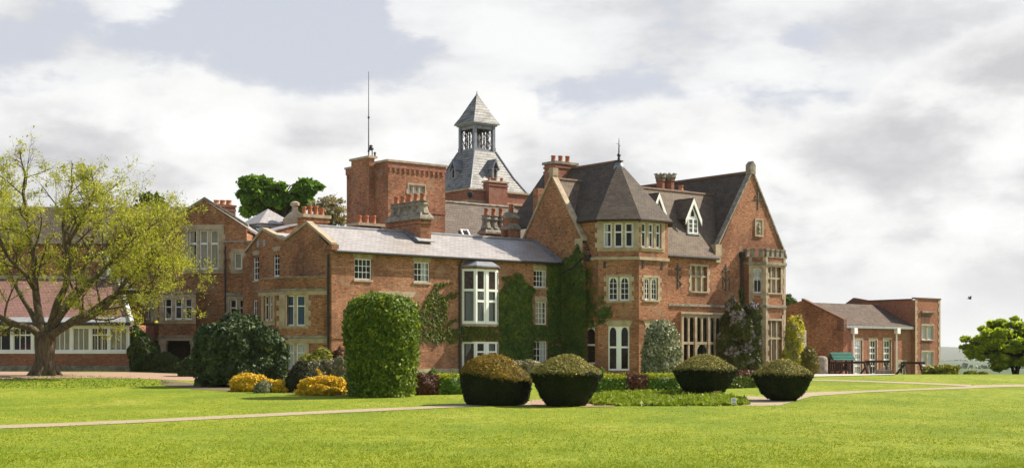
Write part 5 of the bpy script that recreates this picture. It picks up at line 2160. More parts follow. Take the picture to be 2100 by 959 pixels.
mb = MB()
for (ya, yb) in ((640, 667), (696, 721)):
    q = b0s.rect(1889, ya, 1906, yb)
    mb.sbox(b0s, q[0], q[1], q[2] + .12, q[3] - .15, .003, .02)
mb.build('panel', 'brick_dark', ha)
mb = MB()
q = b0s.rect(1888, 638, 1915, 641)
mb.sbox(b0s, q[0], q[1], q[2], q[3] + .02, .003, .16)
mb.build('lintel', 'stone_grey', ha)
# pitched end of the block behind the hall roof
g0 = HR.hit(1768, 611, (hu + .05, 0, 0), (1, 0, 0))
mb = MB()
gz_ = HR.z(610, hu, bv + 1)
mb.hexa([(hu + .02, bv - 1.3, bz - .8), (hu + .5, bv - 1.3, bz - .8), (hu + .5, bv + 3, bz - .8), (hu + .02, bv + 3, bz - .8)],
        [(hu + .02, bv - 1.3, bz - .1), (hu + .5, bv - 1.3, bz - .1), (hu + .5, bv + 1, gz_), (hu + .02, bv + 1, gz_)])
mb.build('gable', 'brick_dark', ha)
# low wall with coping and white board in front of the hall's left wall
lo = empty('white_board', ((1645 - HX) / F * 116, 116, G((1645 - HX) / F * 116, 116)))
tag(lo, 'plain white board leaning beside the hall wall behind the golden climber', 'board')
mb = MB()
zb_ = EYE + (HY - 718) / F * 116 - lo.location.z
zt_ = EYE + (HY - 676) / F * 116 - lo.location.z
mb.box(-.35, -.03, zb_, .34, .03, zt_)
mb.build('panel', 'white_paint', lo)
mb = MB()
mb.box(-.3, .04, -.2, -.2, .1, zt_ - .2)
mb.box(.2, .04, -.2, .3, .1, zt_ - .2)
mb.build('post', 'timber_dark', lo)
# ------------------------------------------------------------------ planting
def leafmesh(name, mat, pts, nrm, size, asp=.55, jit=.7, parent=None, core=None, rng=RNG, sv=.35, droop=0.0):
    """leaf-sized rhombic faces at pts, turned about the directions nrm; core = MB with the dense inside"""
    pts = np.asarray(pts, float)
    nrm = np.asarray(nrm, float)
    N = len(pts)
    n = nrm + rng.normal(0, jit, (N, 3))
    n /= np.linalg.norm(n, axis=1)[:, None] + 1e-9
    r = rng.normal(0, 1, (N, 3))
    r[:, 2] -= droop * 2
    t = r - n * (r * n).sum(1)[:, None]
    t /= np.linalg.norm(t, axis=1)[:, None] + 1e-9
    b = np.cross(n, t)
    s = size * np.exp(rng.normal(0, sv, N))[:, None] * .5
    V = np.stack([pts - t * s, pts + b * s * asp - t * s * .15, pts + t * s, pts - b * s * asp - t * s * .15], 1).reshape(-1, 3)
    idx = np.arange(N * 4)
    starts = np.arange(N) * 4
    tots = np.full(N, 4)
    if core is not None and core.f:
        cv_ = np.array(core.v)
        off = len(V)
        V = np.concatenate([V, cv_])
        ci = np.concatenate([np.array(f) for f in core.f]) + off
        ct = np.array([len(f) for f in core.f])
        cs = np.concatenate([[0], np.cumsum(ct)[:-1]]) + len(idx)
        idx = np.concatenate([idx, ci])
        starts = np.concatenate([starts, cs])
        tots = np.concatenate([tots, ct])
    me = bpy.data.meshes.new(name)
    me.vertices.add(len(V))
    me.vertices.foreach_set('co', V.astype(np.float32).ravel())
    me.loops.add(len(idx))
    me.loops.foreach_set('vertex_index', idx.astype(np.int32))
    me.polygons.add(len(starts))
    me.polygons.foreach_set('loop_start', starts.astype(np.int32))
    me.polygons.foreach_set('loop_total', tots.astype(np.int32))
    me.update(calc_edges=True)
    me.materials.append(MATS[mat])
    return link(bpy.data.objects.new(name, me), parent)


def vnoise(p, s):
    return np.array([mnoise.noise((a[0] * s, a[1] * s, a[2] * s)) for a in p])


def lathe_pts(prof, n, rng=RNG, rough=.03, tilt=(0, 0), loose=1.0):
    """points and outward directions over a turned outline of (radius, height)"""
    pr = np.array(prof, float)
    seg = np.diff(pr, axis=0)
    ln = np.hypot(seg[:, 0], seg[:, 1])
    ar = ln * (pr[:-1, 0] + pr[1:, 0]) + 1e-6
    k = rng.choice(len(ar), n, p=ar / ar.sum())
    f = rng.random(n)
    r = pr[k, 0] + seg[k, 0] * f
    z = pr[k, 1] + seg[k, 1] * f
    th = rng.random(n) * 2 * math.pi
    nr, nz = seg[k, 1] / ln[k], -seg[k, 0] / ln[k]
    P = np.stack([r * np.cos(th), r * np.sin(th), z], 1)
    Nn = np.stack([nr * np.cos(th), nr * np.sin(th), nz], 1)
    d = rng.normal(0, rough, n) + loose * (.075 * vnoise(P, 1.7) + .03 * vnoise(P, 5.0))
    wild = rng.random(n) < .012                          # a few stray shoots
    d = d + wild * rng.random(n) * .14 * loose
    P = P + Nn * d[:, None]
    P[:, 2] += (P[:, 0] * tilt[0] + P[:, 1] * tilt[1]) * np.clip(P[:, 2], 0, 1)
    P[:, 2] = np.maximum(P[:, 2], .01)
    return P, Nn


def topiary(name, label, cat, mat, px, py, wpx, prof, leaf, n, group=None, Y=None, tilt=(0, 0), rough=.03, jit=.6, top=None, asp=.5):
    x, y, z = gpt(px, py)
    if Y:
        y = Y
        x = (px - HX) / F * Y
        z = G(x, y)
    Rm = wpx / 2 / F * y
    pr = [(a * Rm, b * Rm) for a, b in prof]
    core = MB()
    core.lathe((0, 0, 0), [(max(.01, a - .07), max(.0, b - .05)) for a, b in pr], 24)
    P, Nn = lathe_pts(pr, n, rough=rough, tilt=tilt, loose=.55 if top else 1.0)
    if top is None:
        o = leafmesh(name, mat, P, Nn, leaf, asp, jit, core=core)
        o.location = (x, y, z - .02)
    else:                                                # lit top painted in gold and olive, shaded sides in near-black green
        o = empty(name, (x, y, z - .02))
        zz_ = top[1] * Rm + P[:, 0] * tilt[0] + RNG.normal(0, .045, len(P)) + .05 * vnoise(P, 2.5)
        up = P[:, 2] > zz_
        leafmesh('side_foliage', mat, P[~up], Nn[~up], leaf, asp, jit, o, core)
        leafmesh('top_foliage', top[0], P[up], Nn[up], leaf, asp, jit, o)
    tag(o, label, cat, group)
    return o


YEW = [(.44, 0), (.54, .08), (.68, .28), (.82, .55), (.94, .80), (1.0, .90), (.985, .945), (.80, 1.07), (.56, 1.22), (.34, 1.345), (.16, 1.415), (0, 1.43)]
YEWR = [(.70, 0), (.84, .10), (.90, .30), (.96, .55), (1.0, .78), (.98, .85), (.82, 1.03), (.56, 1.22), (.33, 1.34), (.15, 1.40), (0, 1.41)]
gy = 'clipped yews along the path'
topiary('clipped_yew', 'round clipped yew with a golden tilted dome, nearest the tall green column', 'topiary', 'leaf_yew_shaded', 1017, 829, 146, YEWR, .06, 44000, gy, tilt=(-.14, 0), rough=.022, top=('leaf_yew_gold_lit', .78))
topiary('clipped_yew', 'bowl-shaped clipped yew with olive dome directly right of the golden tilted one', 'topiary', 'leaf_yew_shaded', 1162, 832, 147, YEW, .06, 44000, gy, rough=.022, top=('leaf_yew_olive_lit', .93))
topiary('clipped_yew', 'bowl-shaped clipped yew with the orange card at its foot', 'topiary', 'leaf_yew_shaded', 1446, 811, 131, [(a, b * .90) for a, b in YEW], .06, 40000, gy, rough=.022, top=('leaf_yew_olive_lit', .84))
topiary('clipped_yew', 'rightmost clipped yew, narrow-footed bowl standing on bare soil', 'topiary', 'leaf_yew_shaded', 1606, 821, 122, [(a * (.75 if b < .12 else 1), b * .97) for a, b in YEW], .06, 40000, gy, rough=.022, top=('leaf_yew_olive_lit', .90))
topiary('green_column', 'tall thick green leafy column clipped flat-sided with rounded top', 'topiary', 'leaf_column', 782, 812, 141,
        [(.86, 0), (.90, .4), (.95, 1.1), (.99, 1.8), (1.0, 2.3), (.95, 2.52), (.82, 2.72), (.58, 2.84), (.3, 2.88), (0, 2.9)], .098, 46000, rough=.075, jit=.85, asp=.7)
topiary('cone_topiary', 'small bright green clipped cone between the box hedges', 'topiary', 'leaf_box', 889, 784, 40, [(.85, 0), (1, .25), (.92, .6), (.65, 1.15), (.3, 1.7), (0, 2.0)], .07, 6000, 'small clipped cones', Y=64)
topiary('cone_topiary', 'small bright green clipped cone in front of the tall garden doors', 'topiary', 'leaf_box', 1233, 784, 27, [(.85, 0), (1, .3), (.9, .8), (.6, 1.6), (.3, 2.4), (0, 2.9)], .07, 5000, 'small clipped cones', Y=66)
topiary('dark_cone_yew', 'low dark rounded cone yew between the yellow azaleas', 'topiary', 'leaf_darkcone', 621, 803, 70, [(.85, 0), (.98, .3), (1, .6), (.85, .95), (.5, 1.45), (.2, 1.75), (0, 1.82)], .08, 12000)
vx = topiary('variegated_cone', 'tall grey-green variegated cone shrub in front of the tower bay', 'topiary', 'leaf_variegated', 1357, 775, 76, [(.9, 0), (1, .5), (.97, 1.2), (.86, 2.0), (.68, 2.6), (.42, 2.95), (0, 3.1)], .13, 16000, Y=78, rough=.07, jit=.8)
topiary('gold_conifer', 'small golden-tipped conifer beside the stone pier', 'conifer', 'leaf_goldconifer', 1660, 768, 32, [(.8, 0), (1, .6), (.9, 1.8), (.6, 2.8), (.2, 3.4), (0, 3.5)], .14, 4000, Y=100, rough=.1)


def hedge(name, label, mats, pxa, pya, pxb, pyb, hpx, depth, leaf, dens, group=None, jag=.04):
    """clipped hedge standing between two ground pixels; mats = [(leaf material, from, to)] along its length"""
    A_, B_ = Vector(gpt(pxa, pya)), Vector(gpt(pxb, pyb))
    d = (B_ - A_)
    d.z = 0
    L = d.length
    d.normalize()
    nr = Vector((d.y, -d.x, 0))
    if nr.y > 0:
        nr = -nr
    hh = hpx / F * (A_.y + B_.y) / 2
    ang = math.atan2(d.y, d.x)
    base = A_ - nr * depth / 2
    o = empty(name, (base.x, base.y, min(A_.z, B_.z) - .03), ang)
    n = int(dens * (L * hh + L * depth + hh * depth))
    k = RNG.random(n)
    wts = np.array([L * hh, L * hh * .4, L * depth, hh * depth, hh * depth])
    side = RNG.choice(5, n, p=wts / wts.sum())
    s, q, h = RNG.random(n) * L, (RNG.random(n) - .5) * depth, RNG.random(n) * hh
    N_ = np.zeros((n, 3))
    P = np.stack([s, q, h], 1)
    for i, (ax, val, nn) in enumerate(((1, -depth / 2, (0, -1, 0)), (1, depth / 2, (0, 1, 0)), (2, hh, (0, 0, 1)), (0, 0, (-1, 0, 0)), (0, L, (1, 0, 0)))):
        m_ = side == i
        P[m_, ax] = val
        N_[m_] = nn
    P += N_ * RNG.normal(0, jag, n)[:, None] + RNG.normal(0, .012, (n, 3))
    P[:, 2] = np.maximum(P[:, 2], .01)
    fr = P[:, 0] / L + RNG.normal(0, .012, n)
    for j, mt in enumerate(mats):
        m_ = (fr >= mt[1]) & (fr < mt[2]) if 0 < j < len(mats) - 1 or len(mats) > 1 else np.ones(n, bool)
        if j == 0:
            m_ = fr < mt[2]
        if j == len(mats) - 1:
            m_ = fr >= mt[1] if len(mats) > 1 else np.ones(n, bool)
        sel = [(mt[0], m_)]
        if len(mt) > 3:                                  # a differently coloured flush of leaves on top
            t_ = m_ & (P[:, 2] > hh - .12)
            sel = [(mt[0], m_ & ~t_), (mt[3], t_)]
        for mm, msk in sel:
            if msk.sum() < 3:
                continue
            core = None
            if mm == mt[0]:
                core = MB()
                a_, b_ = max(0, mt[1]) * L, min(1, mt[2]) * L
                core.box(a_ + .03, -depth / 2 + .06, 0, b_ - .03, depth / 2 - .06, hh - .06)
            leafmesh('foliage', mm, P[msk], N_[msk], leaf, .55, .7, o, core)
    return tag(o, label, 'hedge', group)


gh = 'clipped box hedges of the parterre'
hedge('box_hedge', 'front hedge of copper and green foliage right of the green column', [('leaf_box', 0, .12), ('leaf_copper', .12, .55), ('leaf_box', .55, 1.0, 'leaf_limehedge')], 836, 810, 952, 808, 41, 1.1, .08, 1300, gh)
hedge('box_hedge', 'low dark green hedge behind the small cone, against the wing', [('leaf_box', 0, 1)], 846, 786, 952, 784, 20, .9, .08, 1000, gh)
hedge('box_hedge', 'hedge of green and copper foliage with yellow tips between the second and third yew', [('leaf_box', 0, .36, 'leaf_limehedge'), ('leaf_copper', .36, .44), ('leaf_copper', .44, .62), ('leaf_box', .62, 1.0, 'leaf_limehedge')], 1222, 806, 1392, 802, 37, 1.2, .08, 1200, gh)
hedge('box_hedge', 'hedge end with copper top between the two rightmost yews', [('leaf_ivy', 0, 1, 'leaf_copper')], 1500, 796, 1562, 794, 33, 1.2, .09, 1200, gh)
hedge('box_hedge', 'short low green hedge behind the orange azaleas left of the column', [('leaf_box', 0, 1)], 690, 800, 724, 800, 26, .8, .08, 900, gh)


def bush_pts(w, d, h, n, rng, lumps=14, lr=.30, rough=.06, flat=1.0):
    """points over a heap of leafy lumps filling a dome w wide, d deep and h high"""
    C_, R_ = [], []
    for i in range(lumps):
        th = 2 * math.pi * (i + rng.random()) / lumps
        e = rng.random() ** .8
        rr = (.25 + .55 * rng.random())
        C_.append((w / 2 * rr * math.cos(th), d / 2 * rr * math.sin(th), h * (.22 + .52 * e * (1.15 - rr * .5))))
        R_.append(lr * (.75 + .5 * rng.random()))
    for i in range(max(5, lumps // 2)):
        th = 2 * math.pi * (i + rng.random()) / max(5, lumps // 2)
        C_.append((w / 2 * .66 * math.cos(th), d / 2 * .66 * math.sin(th), h * (.10 + .14 * rng.random())))
        R_.append(lr * (.8 + .3 * rng.random()))
    C_.append((0, 0, h * .45))
    R_.append(lr * 1.35)
    C_, R_ = np.array(C_), np.array(R_)
    sc = np.array([w / 2, d / 2, h * .62 * flat])
    ar = R_ ** 2
    k = rng.choice(len(R_), n, p=ar / ar.sum())
    v = rng.normal(0, 1, (n, 3))
    v /= np.linalg.norm(v, axis=1)[:, None]
    v[:, 2] = np.where(rng.random(n) < .45, np.abs(v[:, 2]), v[:, 2])
    vd = v * (1 + rng.normal(0, rough, n))[:, None]
    P = C_[k] + vd * (R_[k][:, None] * sc)
    # drop what lies deep inside another lump
    keep = np.ones(n, bool)
    for j in range(len(R_)):
        q = (P - C_[j]) / (R_[j] * sc)
        keep &= ~(((q ** 2).sum(1) < .72) & (k != j))
    keep &= P[:, 2] > 0
    # skirts down to the ground
    return P[keep], (v / sc)[keep] * sc.mean(), C_, R_, sc


def bush(name, label, cat, mat, x0, x1, ytop, ybot, leaf, n, depth=None, Y=None, group=None, lumps=14, lr=.42, seed=1, jit=.7, asp=.55, stems=True, extra=None, rough=.07, droop=0.0, lift=0.0):
    px = (x0 + x1) / 2
    x, y, z = gpt(px, ybot)
    if Y:
        y = Y
        x = (px - HX) / F * Y
        z = G(x, y)
    w_ = (x1 - x0) / F * y
    ztop = EYE + (HY - ytop) / F * y
    h = ztop - z
    d = depth or w_ * .8
    rng = np.random.default_rng(seed)
    P, Nn, C_, R_, sc = bush_pts(w_, d, h, n * 2, rng, lumps, lr, rough)
    mx = np.abs(P).max(0)
    top = np.percentile(P[:, 2], 99.3)
    wid = np.percentile(np.abs(P[:, 0]), 99)
    s = np.array([w_ / 2 / wid, d / 2 / np.percentile(np.abs(P[:, 1]), 99), h / top])
    P = P * s
    if len(P) > n:
        i = rng.permutation(len(P))[:n]
        P, Nn = P[i], Nn[i]
    core = MB()
    for c, r in zip(C_, R_):
        core.ico(c * s, r * .80, 2, tuple(sc * s), rng, .03)
    core.prism([(w_ * .27 * math.cos(t), d * .27 * math.sin(t)) for t in np.linspace(0, 2 * math.pi, 13)[:-1]], 0, h * .3)
    o = empty(name, (x, y, z - .02))
    if extra is None:
        leafmesh('foliage', mat, P, Nn, leaf, asp, jit, o, core, rng, droop=droop)
    else:
        sel = rng.random(len(P)) < extra[1]
        if len(extra) > 2:
            sel &= vnoise(P, extra[2]) > extra[3]
        leafmesh('foliage', mat, P[~sel], Nn[~sel], leaf, asp, jit, o, core, rng, droop=droop)
        leafmesh('blossom', extra[0], P[sel], Nn[sel], leaf * 1.05, .8, jit, o, None, rng)
    if stems:
        mb = MB()
        for i in range(5):
            c = C_[rng.integers(len(C_))] * s
            mb.tube([(c[0] * .15, c[1] * .15, -.1), (c[0] * .4, c[1] * .4, h * .25), tuple(c)], [.05, .04, .02], 5)
        mb.build('stem', 'bark_dark', o)
    return tag(o, label, cat, group)


gaz = 'golden azaleas in the border'
bush('rhododendron', 'very large dark glossy evergreen shrub in front of the left canted bay', 'shrub', 'leaf_rhodo', 399, 586, 646, 797, .17, 30000, Y=66, lumps=26, lr=.33, seed=3, jit=.75, rough=.06)
bush('azalea', 'leftmost heap of golden azalea at the foot of the big evergreen', 'azalea', 'leaf_azalea', 475, 560, 765, 800, .10, 9000, Y=60.5, lumps=12, lr=.38, seed=4, group=gaz, rough=.12)
bush('azalea', 'small golden azalea just left of the dark cone yew', 'azalea', 'leaf_azalea', 545, 592, 778, 803, .10, 4500, Y=59.5, lumps=8, lr=.4, seed=5, group=gaz, rough=.12)
bush('azalea', 'widest heap of golden azalea beside the tall green column', 'azalea', 'leaf_azalea', 612, 720, 771, 810, .10, 13000, Y=57.5, lumps=14, lr=.36, seed=6, group=gaz, rough=.12)
bush('azalea', 'small tuft of golden azalea behind the dark cone yew', 'azalea', 'leaf_azalea', 640, 668, 758, 795, .10, 3000, Y=62, lumps=6, lr=.4, seed=16, group=gaz, rough=.12)
bush('small_shrub', 'little blue-green shrub between golden azaleas', 'shrub', 'leaf_variegated', 522, 556, 780, 801, .08, 2500, Y=59, lumps=7, lr=.4, seed=7)
bush('yellow_shrub', 'yellow-green shrub under the garden window of the canted bay', 'shrub', 'leaf_yellowshrub', 604, 682, 714, 775, .12, 8000, Y=74, lumps=12, lr=.38, seed=8)
bush('pale_shrub', 'pale cream flowering shrub behind the dark cone yew', 'shrub', 'leaf_pinkshrub', 628, 700, 738, 785, .11, 9000, Y=69, lumps=11, lr=.38, seed=9, rough=.12)
bush('pale_shrub', 'pale cream flowering shrub close behind the tall green column', 'shrub', 'leaf_pinkshrub', 682, 724, 732, 785, .11, 5000, Y=68, lumps=8, lr=.4, seed=10, rough=.12)
bush('copper_shrub', 'dark copper-leaved shrub against the corner of the wing', 'shrub', 'leaf_copper', 670, 716, 712, 775, .12, 3500, Y=76, lumps=8, lr=.36, seed=11, extra=('leaf_azalea', .05))
bush('cream_shrub', 'cream flowering shrub between the two middle yews', 'shrub', 'leaf_creamshrub', 1046, 1124, 738, 790, .11, 9000, Y=72, lumps=12, lr=.36, seed=12, rough=.13)
bush('grey_shrub', 'feathery grey-green shrub at the right corner of the annexe', 'shrub', 'leaf_darkgreen', 264, 330, 692, 768, .16, 9000, Y=86, lumps=11, lr=.38, seed=13, droop=.5)
bush('fern_clump', 'fresh green fern clump above the feathery shrub, by the annexe', 'fern', 'leaf_fern', 262, 308, 668, 768, .22, 3500, Y=88.5, lumps=8, lr=.36, seed=14, droop=.6, asp=.25)
bush('dark_shrub', 'low dark shrub under the loggia, left of the big evergreen', 'shrub', 'leaf_darkgreen', 318, 372, 722, 772, .14, 6000, Y=84, lumps=9, lr=.4, seed=15)
bush('dark_shrub', 'low dark shrub touching the left side of the big evergreen', 'shrub', 'leaf_rhodo', 362, 420, 730, 782, .14, 6000, Y=78, lumps=9, lr=.4, seed=17)
bush('dark_shrub', 'dark green shrub leaning on the right foot of the big evergreen', 'shrub', 'leaf_rhodo', 540, 592, 742, 797, .15, 6000, Y=64, lumps=9, lr=.4, seed=18)
bush('hall_shrub', 'loose green shrub at the right corner of the hall', 'shrub', 'leaf_yellowshrub', 1896, 1965, 748, 769, .22, 4500, Y=112, lumps=10, lr=.38, seed=19, rough=.15)
bush('field_shrub', 'small bush at the edge of the lawn, left of the round tree', 'shrub', 'leaf_yellowshrub', 1978, 2002, 760, 771, .2, 1200, Y=112, lumps=6, lr=.4, seed=20)
bush('field_shrub', 'tiny bush at the edge of the lawn, nearest the round tree', 'shrub', 'leaf_yellowshrub', 2006, 2026, 762, 771, .2, 1000, Y=112, lumps=5, lr=.4, seed=21)
bush('golden_climber', 'golden leafed climber with pale blossom round the right corner of the mansion', 'climbing plant', 'leaf_goldclimber', 1604, 1657, 652, 768, .17, 12000, Y=103.0, depth=1.6, lumps=15, lr=.30, seed=27, rough=.2, extra=('leaf_creamshrub', .4, 1.1, .15))
bush('wisteria', 'wisteria with lilac racemes covering the wall beside the mullioned garden window', 'climbing plant', 'leaf_wisteria', 1474, 1560, 622, 775, .19, 26000, Y=100.6, depth=2.3, lumps=34, lr=.24, seed=23, rough=.12, droop=.5, extra=('flower_lilac', .5, 1.5, .20))


# climbers flat on the walls
def inpoly(px, py, poly):
    c = np.zeros(len(px), bool)
    n = len(poly)
    for i in range(n):
        x0, y0 = poly[i]
        x1, y1 = poly[(i + 1) % n]
        k = ((y0 > py) != (y1 > py)) & (px < (x1 - x0) * (py - y0) / ((y1 - y0) if y1 != y0 else 1e-9) + x0)
        c ^= k
    return c


def climber(name, label, mat, patches, leaf=.15, dens=260, seed=1, fuzz=3.5, thick=.10, holes=()):
    """leaves over stretches of wall; patches = [(wall segment, pixel outline)]"""
    rng = np.random.default_rng(seed)
    PP, NN = [], []
    for seg, poly in patches:
        a = np.array(poly, float)
        x0, y0 = a.min(0)
        x1, y1 = a.max(0)
        r = seg.rect(x0, y0, x1, y1)
        n = int(abs((r[1] - r[0]) * (r[3] - r[2])) * dens)
        X, Yp = x0 + rng.random(n) * (x1 - x0), y0 + rng.random(n) * (y1 - y0)
        q = np.stack([X, Yp, np.full(n, seed)], 1)
        jx = fuzz * 1.6 * vnoise(q, .07) + fuzz * vnoise(q, .21)
        ok = inpoly(X + jx, Yp + fuzz * 1.6 * vnoise(q + 31, .08), poly)
        for h in holes:
            ok &= ~((X > h[0]) & (X < h[2]) & (Yp > h[1]) & (Yp < h[3]))
        ok &= vnoise(q + 11, .11) > -.62
        X, Yp = X[ok], Yp[ok]
        for i in range(len(X)):
            s, z = seg.at(X[i], Yp[i])
            th = thick * (.35 + .65 * abs(mnoise.noise((s * 1.3, z * 1.3, seed)))) * 1.6
            p = seg.P(s, z, .02 + th * rng.random())
            wv = H.world(p[0], p[1])
            PP.append((wv[0], wv[1], p[2]))
            nx, ny = H.world(p[0] + seg.n[0], p[1] + seg.n[1])
            NN.append((nx - wv[0], ny - wv[1], .35))
    PP, NN = np.array(PP), np.array(NN)
    base = (PP[:, 0].mean(), PP[:, 1].mean(), PP[:, 2].min())
    o = leafmesh(name, mat, PP - np.array(base), NN, leaf, .75, .45, rng=rng, droop=.5)
    o.location = base
    return tag(o, label, 'ivy')


climber('creeper', 'thin olive creeper fanning out between drainpipe and green column', 'leaf_creeper', [(WS, [
    (836, 706), (850, 690), (848, 672), (856, 650), (850, 640), (846, 622), (856, 616), (866, 628), (872, 606), (884, 598), (888, 584), (896, 578), (920, 576), (930, 580), (904, 586), (898, 594),
    (904, 608), (918, 606), (936, 594), (940, 600), (922, 616), (916, 636), (914, 664), (926, 656), (938, 648), (938, 654), (920, 668), (930, 676), (940, 676), (940, 704), (900, 702), (860, 704)])], .13, 300, 2, 4.0)
climber('creeper', 'olive creeper band between the two glazed parts of the wing bay', 'leaf_creeper', [(BS[0], [(941, 668), (977, 668), (977, 699), (941, 700)]), (BS[1], [(976, 668), (1024, 667), (1024, 697), (976, 698)])], .13, 330, 3, 2.0)
climber('ivy', 'dense dark ivy covering the wing wall right of the white bay', 'leaf_ivy', [(WS, [
    (1022, 745), (1022, 668), (1023, 600), (1028, 590), (1040, 588), (1048, 570), (1062, 562), (1074, 568), (1080, 580), (1092, 590), (1100, 596), (1096, 606), (1092, 612), (1092, 660), (1100, 668), (1121, 668), (1121, 596), (1121, 544), (1150, 540), (1150, 760), (1022, 760)])],
        .14, 420, 4, 3.5, .12, [(1093, 617, 1122, 666), (1093, 698, 1123, 742), (1094, 602, 1122, 618)])
climber('creeper', 'olive fringe of young creeper shoots above the dark ivy, near the white bay', 'leaf_creeper', [(WS, [
    (1024, 600), (1030, 584), (1036, 576), (1026, 572), (1034, 566), (1050, 566), (1054, 560), (1064, 568), (1062, 580), (1050, 586), (1040, 596)])], .13, 240, 5, 4.0)
climber('ivy', 'dark ivy climbing the shaded gable wall between wing and tower bay', 'leaf_ivy', [
    (KS, [(1151, 760), (1151, 545), (1160, 532), (1176, 520), (1186, 500), (1192, 520), (1196, 548), (1200, 580), (1203, 640), (1203, 760)]),
    (TS[0], [(1196, 760), (1197, 560), (1203, 556), (1206, 600), (1216, 630), (1222, 645), (1218, 665), (1196, 672), (1196, 760)]),
    (TS[1], [(1226, 668), (1226, 640), (1236, 628), (1248, 626), (1246, 640), (1258, 644), (1246, 650), (1238, 658), (1230, 666)])],
        .14, 420, 6, 4.0, .12)
climber('ivy', 'narrow strip of ivy round the drainpipe left of the crenellated bay', 'leaf_ivy', [(GS, [(1516, 640), (1516, 596), (1520, 590), (1524, 600), (1530, 626), (1532, 650), (1515, 650)])], .16, 420, 8, 2.0, .25)


climber('creeper', 'thin reddish olive creeper spreading over the lower left of the tower bay', 'leaf_creeper', [
    (KS, [(1158, 700), (1158, 552), (1170, 530), (1186, 512), (1190, 560), (1188, 700)]),
    (TS[0], [(1200, 670), (1198, 552), (1210, 548), (1224, 600), (1226, 672)]),
    (TS[1], [(1226, 672), (1226, 600), (1236, 612), (1246, 628), (1262, 640), (1256, 650), (1240, 662)])], .12, 150, 9, 4.5, .08)

# ------------------------------------------------------------------ trees
def rot_about(d, ang, rng):
    """unit vector at angle ang from d, on a random side"""
    r = Vector(rng.normal(0, 1, 3))
    a = d.cross(r)
    if a.length < 1e-4:
        a = d.cross(Vector((1, 0, 0)))
    a.normalize()
    return (d * math.cos(ang) + a * math.sin(ang)).normalized()


def grow(mb, leaves, rng, p, d, L, r, lev, P):
    ns = P['seg'][lev]
    pts, rad = [Vector(p)], [r]
    d = Vector(d).normalized()
    for i in range(ns):
        d = (d + Vector(rng.normal(0, P['wig'], 3)) + Vector((0, 0, P['up'][lev]))).normalized()
        pts.append(pts[-1] + d * (L / ns))
        rad.append(r * (1 - .62 * (i + 1) / ns))
    mb.tube(pts, rad, P['sides'][lev], cap=False)
    if lev >= P['leaf_from']:
        nl = P['nleaf'][lev]
        for _ in range(nl):
            k = rng.random() ** .8 * ns
            i = min(int(k), ns - 1)
            q = pts[i].lerp(pts[i + 1], k - i) + Vector(rng.normal(0, P['spread'], 3))
            leaves.append(q)
    if lev < P['max']:
        nb = P['kids'][lev]
        for j in range(nb):
            k = (.25 + .75 * (j + rng.random()) / nb) * ns
            i = min(int(k), ns - 1)
            q = pts[i].lerp(pts[i + 1], k - i)
            dd = rot_about((pts[i + 1] - pts[i]).normalized(), P['ang'] * (.7 + .6 * rng.random()), rng)
            grow(mb, leaves, rng, q, dd, L * P['len'] * (.65 + .6 * rng.random()), max(.006, rad[i] * P['rf']), lev + 1, P)


def limb(mb, pts, r0, r1, n=9):
    """smooth tapered limb through the given points; returns fine points and radii"""
    V = [Vector(p) for p in pts]
    out = []
    m = len(V)
    for i in range(m - 1):
        p0, p1, p2, p3 = V[max(i - 1, 0)], V[i], V[i + 1], V[min(i + 2, m - 1)]
        for k in range(6):
            t = k / 6
            out.append(.5 * ((2 * p1) + (p2 - p0) * t + (2 * p0 - 5 * p1 + 4 * p2 - p3) * t * t + (3 * p1 - p0 - 3 * p2 + p3) * t ** 3))
    out.append(V[-1])
    rad = [r0 + (r1 - r0) * (k / (len(out) - 1)) ** .8 for k in range(len(out))]
    mb.tube(out, rad, n, cap=False)
    return out, rad


